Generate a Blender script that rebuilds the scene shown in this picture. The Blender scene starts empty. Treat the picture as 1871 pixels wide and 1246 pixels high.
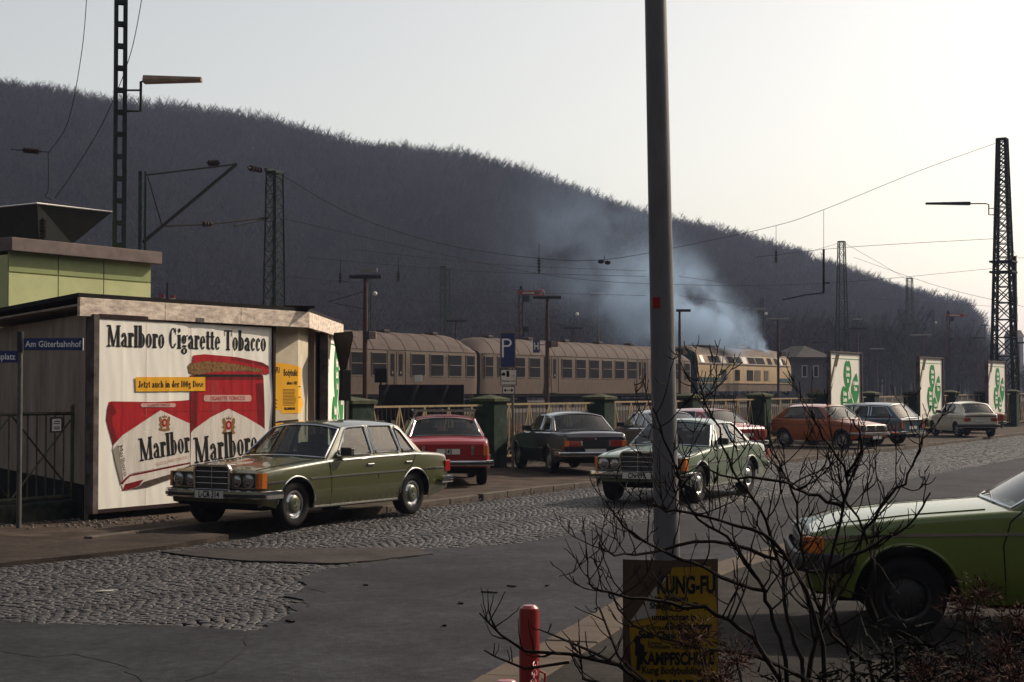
import bpy, bmesh, math, random
import numpy as np
from mathutils import Vector, Matrix
from mathutils.geometry import tessellate_polygon
random.seed(7)
R = math.radians
scene = bpy.context.scene

# ---------------- camera ----------------
F_PX, HOR, CAMZ = 2920.0, 714.0, 1.9
PITCH = math.atan((HOR-623.0)/F_PX)
cd = bpy.data.cameras.new('camera'); cam = bpy.data.objects.new('camera', cd)
scene.collection.objects.link(cam); scene.camera = cam
cam.location = (0, 0, CAMZ); cam.rotation_euler = (math.pi/2+PITCH, 0, 0)
cd.sensor_width = 36; cd.lens = 36*F_PX/1871; cd.clip_end = 6000; cd.clip_start = 0.1

# ---------------- sky and sun ----------------
SUN_AZ, SUN_EL = R(53), R(34)        # azimuth clockwise from the +Y view axis
world = bpy.data.worlds.new("World"); scene.world = world; world.use_nodes = True
wn = world.node_tree; wn.nodes.clear()
sky = wn.nodes.new('ShaderNodeTexSky'); sky.sky_type = 'NISHITA'; sky.sun_disc = False
sky.sun_elevation = SUN_EL; sky.sun_rotation = SUN_AZ
sky.air_density = 1.0; sky.dust_density = 2.4; sky.ozone_density = 1.0; sky.altitude = 150
bg = wn.nodes.new('ShaderNodeBackground'); bg.inputs[1].default_value = 0.15
wo = wn.nodes.new('ShaderNodeOutputWorld')
hs = wn.nodes.new('ShaderNodeHueSaturation'); hs.inputs['Saturation'].default_value = .60; hs.inputs['Value'].default_value = 1.0
tn_ = wn.nodes.new('ShaderNodeMix'); tn_.data_type='RGBA'; tn_.blend_type='MULTIPLY'; tn_.inputs[0].default_value = 1.0; tn_.inputs[7].default_value = (1.15, 1.03, .865, 1)
wn.links.new(sky.outputs[0], hs.inputs['Color']); wn.links.new(hs.outputs[0], tn_.inputs[6]); wn.links.new(tn_.outputs[2], bg.inputs[0]); wn.links.new(bg.outputs[0], wo.inputs[0])
sd = bpy.data.lights.new('sun', 'SUN'); sun = bpy.data.objects.new('sun', sd)
scene.collection.objects.link(sun)
sd.energy = 5.0; sd.angle = R(0.5); sd.color = (1.0, 0.87, 0.70)
sdir = Vector((math.sin(SUN_AZ)*math.cos(SUN_EL), math.cos(SUN_AZ)*math.cos(SUN_EL), math.sin(SUN_EL)))
sun.rotation_euler = sdir.to_track_quat('Z', 'Y').to_euler(); sun.location = (20, 10, 40)
scene.view_settings.view_transform = 'Standard'; scene.view_settings.look = 'None'
scene.view_settings.exposure = 0.03; scene.view_settings.gamma = 1.0
scene.cycles.max_bounces = 6; scene.cycles.transparent_max_bounces = 16
scene.cycles.volume_bounces = 0; scene.cycles.volume_step_rate = 2.0; scene.cycles.volume_max_steps = 96

# ---------------- measuring helpers ----------------
def ray(px, py):
    a, b = (px-935.5)/F_PX, (623.0-py)/F_PX
    c, s = math.cos(PITCH), math.sin(PITCH)
    return Vector((a, c-b*s, s+b*c))
def at(px, py, Y):
    d = ray(px, py); t = Y/d.y
    return Vector((d.x*t, Y, CAMZ+d.z*t))
def gnd(px, py, z=0.0):
    d = ray(px, py); t = (z-CAMZ)/d.z
    return Vector((d.x*t, d.y*t, z))
SD = Vector((0.515, 0.857, 0)).normalized()      # street direction
SN = Vector((0.857, -0.515, 0)).normalized()     # towards the road
ANG = math.atan2(SD.y, SD.x)

# ---------------- materials ----------------
MATS = {}
ALB = .68
def mat(name, col, rough=.65, metal=0., var=.15, scale=3., bump=0., bscale=40., coat=0., spec=.5, stretch=None, col2=None, thr=None):
    if name in MATS: return MATS[name]
    if max(col)<.5 and not metal>.6: col=[c*ALB for c in col]; col2=[c*ALB for c in col2] if col2 else None
    m = bpy.data.materials.new(name); m.use_nodes = True; MATS[name] = m
    nt = m.node_tree; b = nt.nodes['Principled BSDF']
    b.inputs['Roughness'].default_value = rough; b.inputs['Metallic'].default_value = metal
    if rough>=.6 and spec==.5: spec=.10
    b.inputs['Specular IOR Level'].default_value = spec
    if coat: b.inputs['Coat Weight'].default_value = coat; b.inputs['Coat Roughness'].default_value = .04
    tc = nt.nodes.new('ShaderNodeTexCoord'); src = tc.outputs['Object']
    if stretch:
        mp = nt.nodes.new('ShaderNodeMapping'); mp.inputs['Scale'].default_value = stretch
        nt.links.new(src, mp.inputs[0]); src = mp.outputs[0]
    if var or col2:
        n = nt.nodes.new('ShaderNodeTexNoise'); n.inputs['Scale'].default_value = scale; n.inputs['Detail'].default_value = 6
        n.inputs['Roughness'].default_value = .65
        nt.links.new(src, n.inputs['Vector'])
        r = nt.nodes.new('ShaderNodeValToRGB')
        lo, hi = (thr if thr else (.32, .68))
        r.color_ramp.elements[0].position = lo; r.color_ramp.elements[1].position = hi
        c1 = [c*(1-var) for c in col]; c2 = [min(1, c*(1+var)) for c in (col2 or col)]
        r.color_ramp.elements[0].color = (*c1, 1); r.color_ramp.elements[1].color = (*c2, 1)
        nt.links.new(n.outputs['Fac'], r.inputs[0]); nt.links.new(r.outputs[0], b.inputs['Base Color'])
    else: b.inputs['Base Color'].default_value = (*col, 1)
    if bump:
        n2 = nt.nodes.new('ShaderNodeTexNoise'); n2.inputs['Scale'].default_value = bscale; n2.inputs['Detail'].default_value = 5
        bp = nt.nodes.new('ShaderNodeBump'); bp.inputs['Strength'].default_value = bump; bp.inputs['Distance'].default_value = .02
        nt.links.new(tc.outputs['Object'], n2.inputs['Vector']); nt.links.new(n2.outputs['Fac'], bp.inputs['Height'])
        nt.links.new(bp.outputs[0], b.inputs['Normal'])
    return m
def glassmat(name, tint, trans):
    if name in MATS: return MATS[name]
    m = bpy.data.materials.new(name); m.use_nodes = True; MATS[name] = m
    nt = m.node_tree; nt.nodes.clear()
    o = nt.nodes.new('ShaderNodeOutputMaterial'); g = nt.nodes.new('ShaderNodeBsdfGlossy'); g.inputs['Roughness'].default_value = .02
    t = nt.nodes.new('ShaderNodeBsdfTransparent'); t.inputs[0].default_value = (*[c*trans for c in tint], 1)
    lw = nt.nodes.new('ShaderNodeLayerWeight'); lw.inputs[0].default_value = .5
    pw = nt.nodes.new('ShaderNodeMath'); pw.operation='POWER'; pw.inputs[1].default_value = 4.5; nt.links.new(lw.outputs['Facing'], pw.inputs[0])
    fr = nt.nodes.new('ShaderNodeMapRange'); fr.inputs[3].default_value=.06; fr.inputs[4].default_value=1.0; nt.links.new(pw.outputs[0], fr.inputs[0])
    mx = nt.nodes.new('ShaderNodeMixShader')
    nt.links.new(fr.outputs[0], mx.inputs[0]); nt.links.new(t.outputs[0], mx.inputs[1]); nt.links.new(g.outputs[0], mx.inputs[2])
    nt.links.new(mx.outputs[0], o.inputs[0]); return m

# ---------------- mesh builder ----------------
class MB:
    def __init__(s, *mats): s.v=[]; s.f=[]; s.mi=[]; s.mats=list(mats); s.M=Matrix(); s.c=0; s.sm=[]; s.smooth=False
    def mi_(s, m):
        if m not in s.mats: s.mats.append(m)
        s.c = s.mats.index(m); return s
    def add(s, vs, fs):
        b = len(s.v); s.v += [s.M @ Vector(p) for p in vs]
        for f in fs: s.f.append([b+i for i in f]); s.mi.append(s.c); s.sm.append(s.smooth)
    def box(s, c, d, rz=0., rx=0., ry=0.):
        m = Matrix.Translation(Vector(c)) @ Matrix.Rotation(rz,4,'Z') @ Matrix.Rotation(ry,4,'Y') @ Matrix.Rotation(rx,4,'X')
        x,y,z = [q/2 for q in d]
        vs = [m @ Vector(p) for p in ((-x,-y,-z),(x,-y,-z),(x,y,-z),(-x,y,-z),(-x,-y,z),(x,-y,z),(x,y,z),(-x,y,z))]
        s.add(vs, [(0,3,2,1),(4,5,6,7),(0,1,5,4),(1,2,6,5),(2,3,7,6),(3,0,4,7)])
    def bar(s, a, b, w, h=None):
        a, b = Vector(a), Vector(b); d = b-a; L = d.length
        if L < 1e-6: return
        q = d.to_track_quat('X','Z').to_matrix().to_4x4(); h = h or w
        m = Matrix.Translation((a+b)/2) @ q
        x,y,z = L/2, w/2, h/2
        vs = [m @ Vector(p) for p in ((-x,-y,-z),(x,-y,-z),(x,y,-z),(-x,y,-z),(-x,-y,z),(x,-y,z),(x,y,z),(-x,y,z))]
        s.add(vs, [(0,3,2,1),(4,5,6,7),(0,1,5,4),(1,2,6,5),(2,3,7,6),(3,0,4,7)])
    def tube(s, pts, r, n=6, closed=False, cap=True):
        pts = [Vector(p) for p in pts]; k = len(pts); rs = r if isinstance(r,(list,tuple)) else [r]*k
        vs = []; up = Vector((0,0,1)); prev = None
        for i,p in enumerate(pts):
            if closed: d = pts[(i+1)%k]-pts[i-1]
            else: d = pts[min(i+1,k-1)]-pts[max(i-1,0)]
            if d.length < 1e-9: d = Vector((0,0,1))
            d.normalize()
            if prev is None:
                a = d.cross(up)
                if a.length < .05: a = d.cross(Vector((1,0,0)))
            else: a = prev - d*prev.dot(d)
            a.normalize(); prev = a; b = d.cross(a)
            for j in range(n):
                t = 2*math.pi*j/n; vs.append(p + (a*math.cos(t)+b*math.sin(t))*rs[i])
        fs = []
        for i in range(k if closed else k-1):
            for j in range(n):
                i2 = (i+1)%k; fs.append((i*n+j, i*n+(j+1)%n, i2*n+(j+1)%n, i2*n+j))
        if cap and not closed: fs += [tuple(range(n))[::-1], tuple((k-1)*n+j for j in range(n))]
        s.add(vs, fs)
    def lathe(s, prof, n=24, axis='Z', o=(0,0,0)):
        vs = []; o = Vector(o)
        for (r,h) in prof:
            for j in range(n):
                t = 2*math.pi*j/n; c_, s_ = r*math.cos(t), r*math.sin(t)
                vs.append(o + Vector((c_,s_,h) if axis=='Z' else (c_,h,s_) if axis=='Y' else (h,c_,s_)))
        fs = []
        for i in range(len(prof)-1):
            for j in range(n):
                q = (i*n+j, i*n+(j+1)%n, (i+1)*n+(j+1)%n, (i+1)*n+j)
                fs.append(q if axis=='Z' else q[::-1])
        s.add(vs, fs)
    def poly(s, pts3, holes=None):
        loops = [[Vector(p) for p in pts3]] + [[Vector(p) for p in h] for h in (holes or [])]
        if not holes and len(pts3) <= 4: s.add(pts3, [tuple(range(len(pts3)))]); return
        tri = tessellate_polygon(loops); s.add([p for l in loops for p in l], [tuple(t) for t in tri])
    def prism(s, pts2, z0, z1):
        n = len(pts2); vs = [(p[0],p[1],z0) for p in pts2]+[(p[0],p[1],z1) for p in pts2]
        tri = tessellate_polygon([[Vector((p[0],p[1],0)) for p in pts2]])
        fs = []
        for t in tri:
            a,b,c = [Vector(pts2[i][:2]) for i in t]
            if (b-a).cross(c-a) < 0: t = (t[0],t[2],t[1])
            fs.append(tuple(i+n for i in t)); fs.append((t[0],t[2],t[1]))
        ar = sum(pts2[i][0]*pts2[(i+1)%n][1]-pts2[(i+1)%n][0]*pts2[i][1] for i in range(n))
        for i in range(n):
            j=(i+1)%n; q=(i,j,n+j,n+i); fs.append(q if ar>0 else q[::-1])
        s.add(vs, fs)
    def grid(s, P, nu, nv):
        vs = [P(i,j) for i in range(nu) for j in range(nv)]
        s.add(vs, [(i*nv+j, i*nv+j+1, (i+1)*nv+j+1, (i+1)*nv+j) for i in range(nu-1) for j in range(nv-1)])
    def ball(s, c, r, n=10):
        if not isinstance(r,(list,tuple)): r=(r,r,r)
        vs=[]; fs=[]; m=n//2
        for i in range(m+1):
            a=math.pi*i/m
            for j in range(n):
                b=2*math.pi*j/n; vs.append((c[0]+r[0]*math.sin(a)*math.cos(b),c[1]+r[1]*math.sin(a)*math.sin(b),c[2]+r[2]*math.cos(a)))
        for i in range(m):
            for j in range(n): fs.append((i*n+j,(i+1)*n+j,(i+1)*n+(j+1)%n,i*n+(j+1)%n))
        s.add(vs,fs)
    def text(s, body, size, origin, xdir, zdir, align='CENTER', bold=0., sx=1.):
        """flat lettering: xdir along the line, zdir up"""
        c = bpy.data.curves.new('t','FONT'); c.body = body; c.size = size; c.align_x = align; c.align_y='CENTER'; c.offset = bold; c.resolution_u = 3
        o = bpy.data.objects.new('t', c); scene.collection.objects.link(o)
        dg = bpy.context.evaluated_depsgraph_get(); me = bpy.data.meshes.new_from_object(o.evaluated_get(dg))
        O, X, Z = Vector(origin), Vector(xdir).normalized(), Vector(zdir).normalized()
        s.add([O + X*(v.co.x*sx) + Z*v.co.y for v in me.vertices], [tuple(p.vertices) for p in me.polygons])
        bpy.data.objects.remove(o); bpy.data.curves.remove(c); bpy.data.meshes.remove(me)
    def build(s, name, parent=None, world=False, sharp=35, bevel=0.):
        me = bpy.data.meshes.new(name)
        off = Vector(parent.location) if (world and parent) else Vector((0,0,0))
        me.from_pydata([tuple(v-off) for v in s.v], [], s.f)
        for m in s.mats: me.materials.append(m)
        me.polygons.foreach_set('material_index', s.mi); me.polygons.foreach_set('use_smooth', s.sm)
        if any(s.sm): me.set_sharp_from_angle(angle=R(sharp))
        me.update()
        o = bpy.data.objects.new(name, me); scene.collection.objects.link(o)
        if parent: o.parent = parent
        if bevel:
            b = o.modifiers.new('b','BEVEL'); b.width = bevel; b.segments = 2; b.limit_method='ANGLE'; b.angle_limit=R(40)
        return o
def tag(o, label=None, cat=None, group=None, kind=None):
    if label: o['label']=label
    if cat: o['category']=cat
    if group: o['group']=group
    if kind: o['kind']=kind
    return o
def thing(name, label, cat, loc=(0,0,0), rz=0., group=None):
    o = bpy.data.objects.new(name, None); scene.collection.objects.link(o); o.empty_display_size=.2
    o.location = loc; o.rotation_euler = (0,0,rz); return tag(o,label,cat,group)
def struct(name, mb, sharp=35): return tag(mb.build(name, sharp=sharp), kind='structure')
def copy_tree(o, parent=None):
    c = o.copy(); scene.collection.objects.link(c)
    if parent: c.parent = parent
    for ch in list(o.children): copy_tree(ch, c)
    return c
def lerp(a,b,t): return a+(b-a)*t
def interp(pts, x):
    if x <= pts[0][0]: return pts[0][1]
    for (a,b),(c,d) in zip(pts, pts[1:]):
        if x <= c: return b+(d-b)*(x-a)/(c-a) if c>a else d
    return pts[-1][1]
def sinterp(pts, x):
    return np.interp(x,[p[0] for p in pts],[p[1] for p in pts])
# =============== the ground ===============
def asphalt(name, col, rough=.85, scale=.35, fine=140):
    m = mat(name, col, rough, var=.38, scale=scale, bump=.6, bscale=fine, spec=.12)
    nt = m.node_tree; b = nt.nodes['Principled BSDF']; tc = nt.nodes['Texture Coordinate']
    # worn speckle of the aggregate and long patches
    n = nt.nodes.new('ShaderNodeTexNoise'); n.inputs['Scale'].default_value = 11; n.inputs['Detail'].default_value = 9; n.inputs['Roughness'].default_value = .85
    nt.links.new(tc.outputs['Object'], n.inputs['Vector'])
    mr = nt.nodes.new('ShaderNodeMapRange'); mr.inputs[1].default_value=.3; mr.inputs[2].default_value=.7; mr.inputs[3].default_value=.25; mr.inputs[4].default_value=1.8
    nt.links.new(n.outputs['Fac'], mr.inputs[0])
    old = b.inputs['Base Color'].links[0].from_socket
    vm = nt.nodes.new('ShaderNodeVectorMath'); vm.operation='SCALE'
    nt.links.new(old, vm.inputs[0]); nt.links.new(mr.outputs[0], vm.inputs['Scale']); nt.links.new(vm.outputs[0], b.inputs['Base Color'])
    n3 = nt.nodes.new('ShaderNodeTexNoise'); n3.inputs['Scale'].default_value = 1.1; n3.inputs['Detail'].default_value = 7; n3.inputs['Roughness'].default_value=.7
    nt.links.new(tc.outputs['Object'], n3.inputs['Vector'])
    m3 = nt.nodes.new('ShaderNodeMapRange'); m3.inputs[1].default_value=.35; m3.inputs[2].default_value=.6; m3.inputs[3].default_value=.62; m3.inputs[4].default_value=1.12
    nt.links.new(n3.outputs['Fac'], m3.inputs[0]); v3 = nt.nodes.new('ShaderNodeVectorMath'); v3.operation='SCALE'
    nt.links.new(vm.outputs[0], v3.inputs[0]); nt.links.new(m3.outputs[0], v3.inputs['Scale']); nt.links.new(v3.outputs[0], b.inputs['Base Color'])
    return m
m_asph = asphalt('asphalt', (.038,.038,.047), .85)
m_asph_brown = asphalt('old_asphalt', (.060,.046,.038), .95, .8)
m_dirt = mat('gravelly_dirt', (.050,.036,.027), .95, var=.4, scale=1.5, bump=.8, bscale=25, col2=(.085,.062,.048))
m_pave = asphalt('pavement_asphalt', (.036,.030,.028), .95, .6)
m_kerb = mat('kerb_stone', (.13,.105,.088), .85, var=.25, scale=4, bump=.4, bscale=60)
m_field = mat('field_ground', (.07,.06,.045), .95, var=.4, scale=.02)
m_joint = mat('dark_joint_sand', (.03,.027,.025), .95, var=.3, scale=20)

mb = MB(m_field); mb.add([(-2500,-400,-.06),(2500,-400,-.06),(2500,4000,-.06),(-2500,4000,-.06)], [(0,1,2,3)])
struct('ground', mb)

def W2(pts, z=0.): return [tuple(gnd(x,y,z)[:2]) for x,y in pts]
def rough_line(pts, step=.12, amp=.03):
    out=[]; rr=random.Random(3)
    for a,b in zip(pts, pts[1:]):
        a,b=Vector(a),Vector(b); n=max(1,min(260,int((b-a).length/step)))
        for i in range(n):
            p=a.lerp(b,i/n); q = amp*(1+2.2*(rr.random()<.12))
            out.append((p.x+rr.uniform(-q,q), p.y+rr.uniform(-q,q)))
    out.append(tuple(pts[-1])); return out
ROAD_PX = [(-500,1128),(0,1140),(130,1146),(250,1146),(400,1153),(450,1158),(475,1156),(500,1146),(520,1132),(540,1122),(530,1108),(560,1104),
  (540,1096),(515,1094),(545,1086),(560,1076),(548,1066),(552,1056),(600,1043),(680,1031),(740,1024),(790,1017),(760,1007),(888,1001),(950,995),(1012,985),(1104,968),
  (1197,953),(1300,934),(1400,916),(1571,890),(1666,876),(1786,854),(1871,837),(2060,808)]
road_edge = rough_line(W2(ROAD_PX), .11, .028)
# near side of the road: kerb curve of the foreground pavement
near_edge = [(-1.6,4.0),(-.95,7.5),(-.2,10.43),(.45,12.6),(1.02,14.56),(2.0,16.9),(3.24,19.3),(7.2,26.2),(14,37.8),(30,65.0),(60,115)]
road_poly = road_edge + [tuple(near_edge[-1])] + [tuple(p) for p in near_edge[::-1][1:]] + [(-3,0),(-14,0),(-14,12)]
mb = MB(m_asph); mb.prism(road_poly, -.04, .024)
struct('road', mb)
PATCH_PX = [(294,1012),(400,1005),(500,1006),(640,1005),(757,1003),(792,1016),(700,1026),(620,1034),(520,1031),(440,1028),(360,1021),(294,1012)]
patch = rough_line(W2(PATCH_PX), .12, .022)[:-1]
mb = MB(asphalt('patch_asphalt',(.06,.05,.048))); mb.prism(patch, -.03, .03); struct('asphalt_patch', mb)

def inside(p, poly):
    x,y=p; c=False; n=len(poly); j=n-1
    for i in range(n):
        xi,yi=poly[i]; xj,yj=poly[j]
        if (yi>y)!=(yj>y) and x < (xj-xi)*(y-yi)/(yj-yi)+xi: c = not c
        j=i
    return c
COB_UP_PX = [(-500,1078),(-200,1060),(0,1038),(120,1026),(240,1013),(330,1002),(450,985),(600,957),(700,939),(870,918),(1080,891),(1400,851),(1666,820),(1871,795),(2060,772)]
cob_up = W2(COB_UP_PX)
mb = MB(m_joint)
cob_base = cob_up + [tuple(p) for p in W2(ROAD_PX)[::-1]]
cb2 = cob_up + [(62,110),(20,35),(-3,8),(-12,8)]
mb.prism(cob_up + [(62,112),(20,38),(2,14.2),(-12,11.6)], -.05, .0035)
struct('cobble_bed', mb)
# cobbles: every stone a small block, laid in segmental arcs
m_cob = bpy.data.materials.new('cobble_stone'); m_cob.use_nodes = True
nt = m_cob.node_tree; b = nt.nodes['Principled BSDF']; g = nt.nodes.new('ShaderNodeNewGeometry')
rp = nt.nodes.new('ShaderNodeValToRGB'); rp.color_ramp.elements[0].color=(.020,.019,.022,1); rp.color_ramp.elements[1].color=(.062,.056,.055,1)
nt.links.new(g.outputs['Random Per Island'], rp.inputs[0]); nt.links.new(rp.outputs[0], b.inputs['Base Color'])
b.inputs['Roughness'].default_value=.55; b.inputs['Specular IOR Level'].default_value=.22
tc = nt.nodes.new('ShaderNodeTexCoord'); n2 = nt.nodes.new('ShaderNodeTexNoise'); n2.inputs['Scale'].default_value=45
bp = nt.nodes.new('ShaderNodeBump'); bp.inputs['Strength'].default_value=.3; bp.inputs['Distance'].default_value=.02
nt.links.new(tc.outputs['Object'], n2.inputs['Vector']); nt.links.new(n2.outputs['Fac'], bp.inputs['Height']); nt.links.new(bp.outputs[0], b.inputs['Normal'])
def make_cobbles():
    rr = random.Random(11); V=[]; Fc=[]
    cu = [(p[0],p[1]) for p in cob_up]
    w = 1.35; Rr = .86
    road_tab = sorted([(p[1],p[0]) for p in W2(ROAD_PX)])
    zone = cob_up + [(Vector(p)[0],Vector(p)[1]) for p in W2(ROAD_PX)[::-1]]
    # street coordinates: s along SD, t along SN
    O = Vector((-6,18,0))
    smin, smax = -16, 85
    for col in range(-4, 12):
        tc_ = (col+.5)*w
        k = 0; st = .105
        s0 = smin
        while s0 < smax:
            far = s0 > 26
            ds = .080 if not far else .12
            nst = 16 if not far else 9
            for i in range(nst):
                tl = (i+.5)/nst*w - w/2 + rr.uniform(-.012,.012) + (k%2)*.03
                h = math.sqrt(max(.01,Rr*Rr-tl*tl)); ang = -math.asin(max(-1,min(1,tl/Rr)))
                s_ = s0 + h + rr.uniform(-.01,.01); t_ = tc_+tl
                p = O + SD*s_ + SN*t_
                q=(p.x,p.y)
                if p.y < 8 or p.y > 88: continue
                if abs(p.x) > p.y*.36+.6: continue
                if not inside(q, zone): continue
                if inside(q, patch): continue
                a = ANG - math.pi/2 - ang + rr.uniform(-.12,.12)   # block's long side across
                cx,cy = math.cos(a), math.sin(a)
                hx = w/nst/2*.93*rr.uniform(.86,1.02); hy = ds/2*.93*rr.uniform(.86,1.02)
                zt = .012+rr.uniform(-.0045,.0045); tx,ty = rr.uniform(-.025,.025), rr.uniform(-.025,.025)
                b0 = len(V)
                for (sx,sy) in ((-1,-1),(1,-1),(1,1),(-1,1)):
                    jx,jy = rr.uniform(.9,1.05),rr.uniform(.9,1.05)
                    lx,ly = sx*hx*jx, sy*hy*jy
                    V.append((p.x+lx*cx-ly*cy, p.y+lx*cy+ly*cx, -.008))
                for (sx,sy) in ((-1,-1),(1,-1),(1,1),(-1,1)):
                    lx,ly = sx*hx*.97, sy*hy*.97
                    V.append((p.x+lx*cx-ly*cy, p.y+lx*cy+ly*cx, zt-.0045+lx*tx+ly*ty))
                for (sx,sy) in ((-1,-1),(1,-1),(1,1),(-1,1)):
                    lx,ly = sx*hx*.80, sy*hy*.80
                    V.append((p.x+lx*cx-ly*cy, p.y+lx*cy+ly*cx, zt+lx*tx+ly*ty))
                for r_ in (0,4):
                    for e in range(4): Fc.append((b0+r_+e, b0+r_+(e+1)%4, b0+r_+4+(e+1)%4, b0+r_+4+e))
                Fc.append((b0+8,b0+9,b0+10,b0+11))
            s0 += ds; k += 1
    me = bpy.data.meshes.new('cobbles'); me.from_pydata(V,[],Fc); me.materials.append(m_cob)
    me.polygons.foreach_set('use_smooth',[True]*len(Fc)); me.update()
    o = bpy.data.objects.new('cobblestones', me); scene.collection.objects.link(o)
    tag(o, 'small grey cobblestones laid in arcs between the kerb and the asphalt road', 'cobbles', kind='stuff')
make_cobbles()

# kerb and the parking strip behind it
KERB = [gnd(*p).xy for p in ((160,993),(320,973),(700,934),(870,912),(1080,886),(1400,848),(1666,818),(1871,793))]
KERB += [KERB[-1]+Vector((.55,1.0))*s for s in (30,)]
def stone_row(name, pts, w, z0, z1, L=1.0, gap=.012, m=None, jit=.01):
    mb = MB(m or m_kerb); rr=random.Random(5)
    for a,b in zip(pts,pts[1:]):
        a,b=Vector(a).to_3d(),Vector(b).to_3d(); d=b-a; n=max(1,round(d.length/L)); u=d.normalized(); nn=Vector((-u.y,u.x,0)); ang=math.atan2(u.y,u.x)
        for i in range(n):
            p=a+d*((i+.5)/n); dz=rr.uniform(-jit,jit)
            mb.box((p.x+nn.x*rr.uniform(-jit,jit),p.y+nn.y*rr.uniform(-jit,jit),(z0+z1)/2+dz),(d.length/n-gap,w,z1-z0),rz=ang+rr.uniform(-.006,.006))
    return tag(mb.build(name, bevel=.012), kind='structure')
stone_row('kerb', KERB[:4], .13, -.1, .085)
k0 = KERB[3]+ (KERB[4]-KERB[3])*.03
stone_row('kerb', [k0]+KERB[4:], .13, -.1, .085)
FENCE0 = Vector((-.54,38.8,0)); FSL = .601
def fence_pt(n, off=0.): return FENCE0 + Vector((FSL,1,0))*(4.88*(n-1)) - SN*off
strip = [tuple(p) for p in KERB] + [tuple(fence_pt(16,1.0).xy), tuple(fence_pt(-2,1.0).xy), (-9.5,28),(-14,24),(-14,14),(-8.5,15.1),(-6.2,17.6)]
mb = MB(m_dirt); mb.prism(strip, -.05, .052); struct('parking_strip', mb)
apron = W2([(-600,1086),(-200,1060),(0,1038),(120,1026),(240,1013),(300,1006),(420,985),(320,975),(160,992)]) + [(-8.2,21),(-14,15)]
mb = MB(m_asph_brown); mb.prism(rough_line(apron,.3,.03)[:-1], -.03, .058); struct('driveway', mb)
# rubble and grit along the wall foot and the kerb
mb = MB(mat('grit_stone',(.16,.13,.11),.9,var=.4,scale=9)); rr=random.Random(21)
for i in range(900):
    if i<220:
        px=rr.uniform(0,330); p=gnd(px, 958-(px*.03)+rr.gauss(0,5), .055); s_=rr.uniform(.01,.045)
    elif i<620:
        t=rr.random(); k=KERB[2].lerp(KERB[5],t); p=Vector((k.x+rr.gauss(.25,.18),k.y+rr.gauss(0,.18),.02)); s_=rr.uniform(.008,.03)
    else:
        t=rr.random(); p=fence_pt(lerp(1,6,t))+SN*abs(rr.gauss(.2,.8)); p.z=.06; s_=rr.uniform(.015,.05)
    q=s_
    mb.add([(p.x+rr.uniform(.6,1)*q*a,p.y+rr.uniform(.6,1)*q*b,p.z+(c*q*.5)) for a,b,c in ((-1,-1,0),(1,-1,0),(1,1,0),(-1,1,0),(-.5,-.4,1),(.5,-.5,1),(.4,.5,1),(-.5,.4,1))],
           [(4,5,6,7),(0,1,5,4),(1,2,6,5),(2,3,7,6),(3,0,4,7)])
tag(mb.build('gravel'),'loose stones and grit along the kerb and wall foot','gravel',kind='stuff')

# foreground pavement
pv = [tuple(p) for p in near_edge]+[(90,115),(60,-20),(-3,-20),(-2.5,0)]
mb = MB(m_pave); mb.prism(pv, -.05, .05); struct('pavement', mb)
off = [Vector(p)+Vector((.20,-.06)) for p in near_edge[1:9]]
stone_row('kerb', off, .40, -.08, .062, L=.9, gap=.014, m=mat('pale_kerb_slab',(.125,.095,.075),.85,var=.2,scale=3,bump=.3,bscale=70), jit=.004)

# wet-looking cracks: thin dark tar lines in the asphalt
mb = MB(mat('tar_seam',(.018,.016,.016),.6,var=.1)); 
def crack(pxs, w):
    pts=rough_line(W2(pxs,.02),.18,.03)
    for a,b in zip(pts,pts[1:]):
        d=(Vector(b)-Vector(a)); 
        if d.length<1e-4: continue
        n=Vector((-d.y,d.x)).normalized()*w/2
        mb.add([(a[0]-n.x,a[1]-n.y,.0275),(b[0]-n.x,b[1]-n.y,.0275),(b[0]+n.x,b[1]+n.y,.0275),(a[0]+n.x,a[1]+n.y,.0275)],[(0,1,2,3)])
crack([(455,1160),(438,1180),(436,1198),(405,1215),(380,1230),(340,1245)],.02)
crack([(560,1076),(575,1077),(596,1083)],.035); crack([(520,1095),(545,1098),(562,1110)],.03)
crack([(0,1190),(60,1200),(130,1196),(210,1215),(260,1246)],.012); crack([(640,1100),(700,1092),(790,1096),(880,1075),(960,1070)],.010); crack([(1010,1030),(1090,1010),(1180,1000)],.010)
struct('road_crack', mb)
mb = MB(mat('litter_dark',(.02,.018,.015),.9,var=.2)); rr=random.Random(2)
for (x,y) in ((890,1082),(905,1083),(935,1071),(668,1069),(842,1102),(812,1143),(1000,1070),(530,1135)):
    p=gnd(x,y,.03); a=rr.uniform(0,3); mb.box((p.x,p.y,.034),(rr.uniform(.03,.12),.03,.012),rz=a)
tag(mb.build('leaf_litter'),'few dark scraps of leaf litter lying on the asphalt','litter',kind='stuff')
mb = MB(mat('paper_scrap_white',(.45,.43,.40),.8)); p=gnd(190,1080,.02); mb.add([(p.x-.10,p.y-.02,.022),(p.x+.08,p.y-.03,.024),(p.x+.11,p.y+.06,.03),(p.x-.03,p.y+.08,.022)],[(0,1,2,3)])
tag(mb.build('paper_scrap'),'crumpled white paper scrap lying on the cobbles at lower left','litter')

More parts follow.
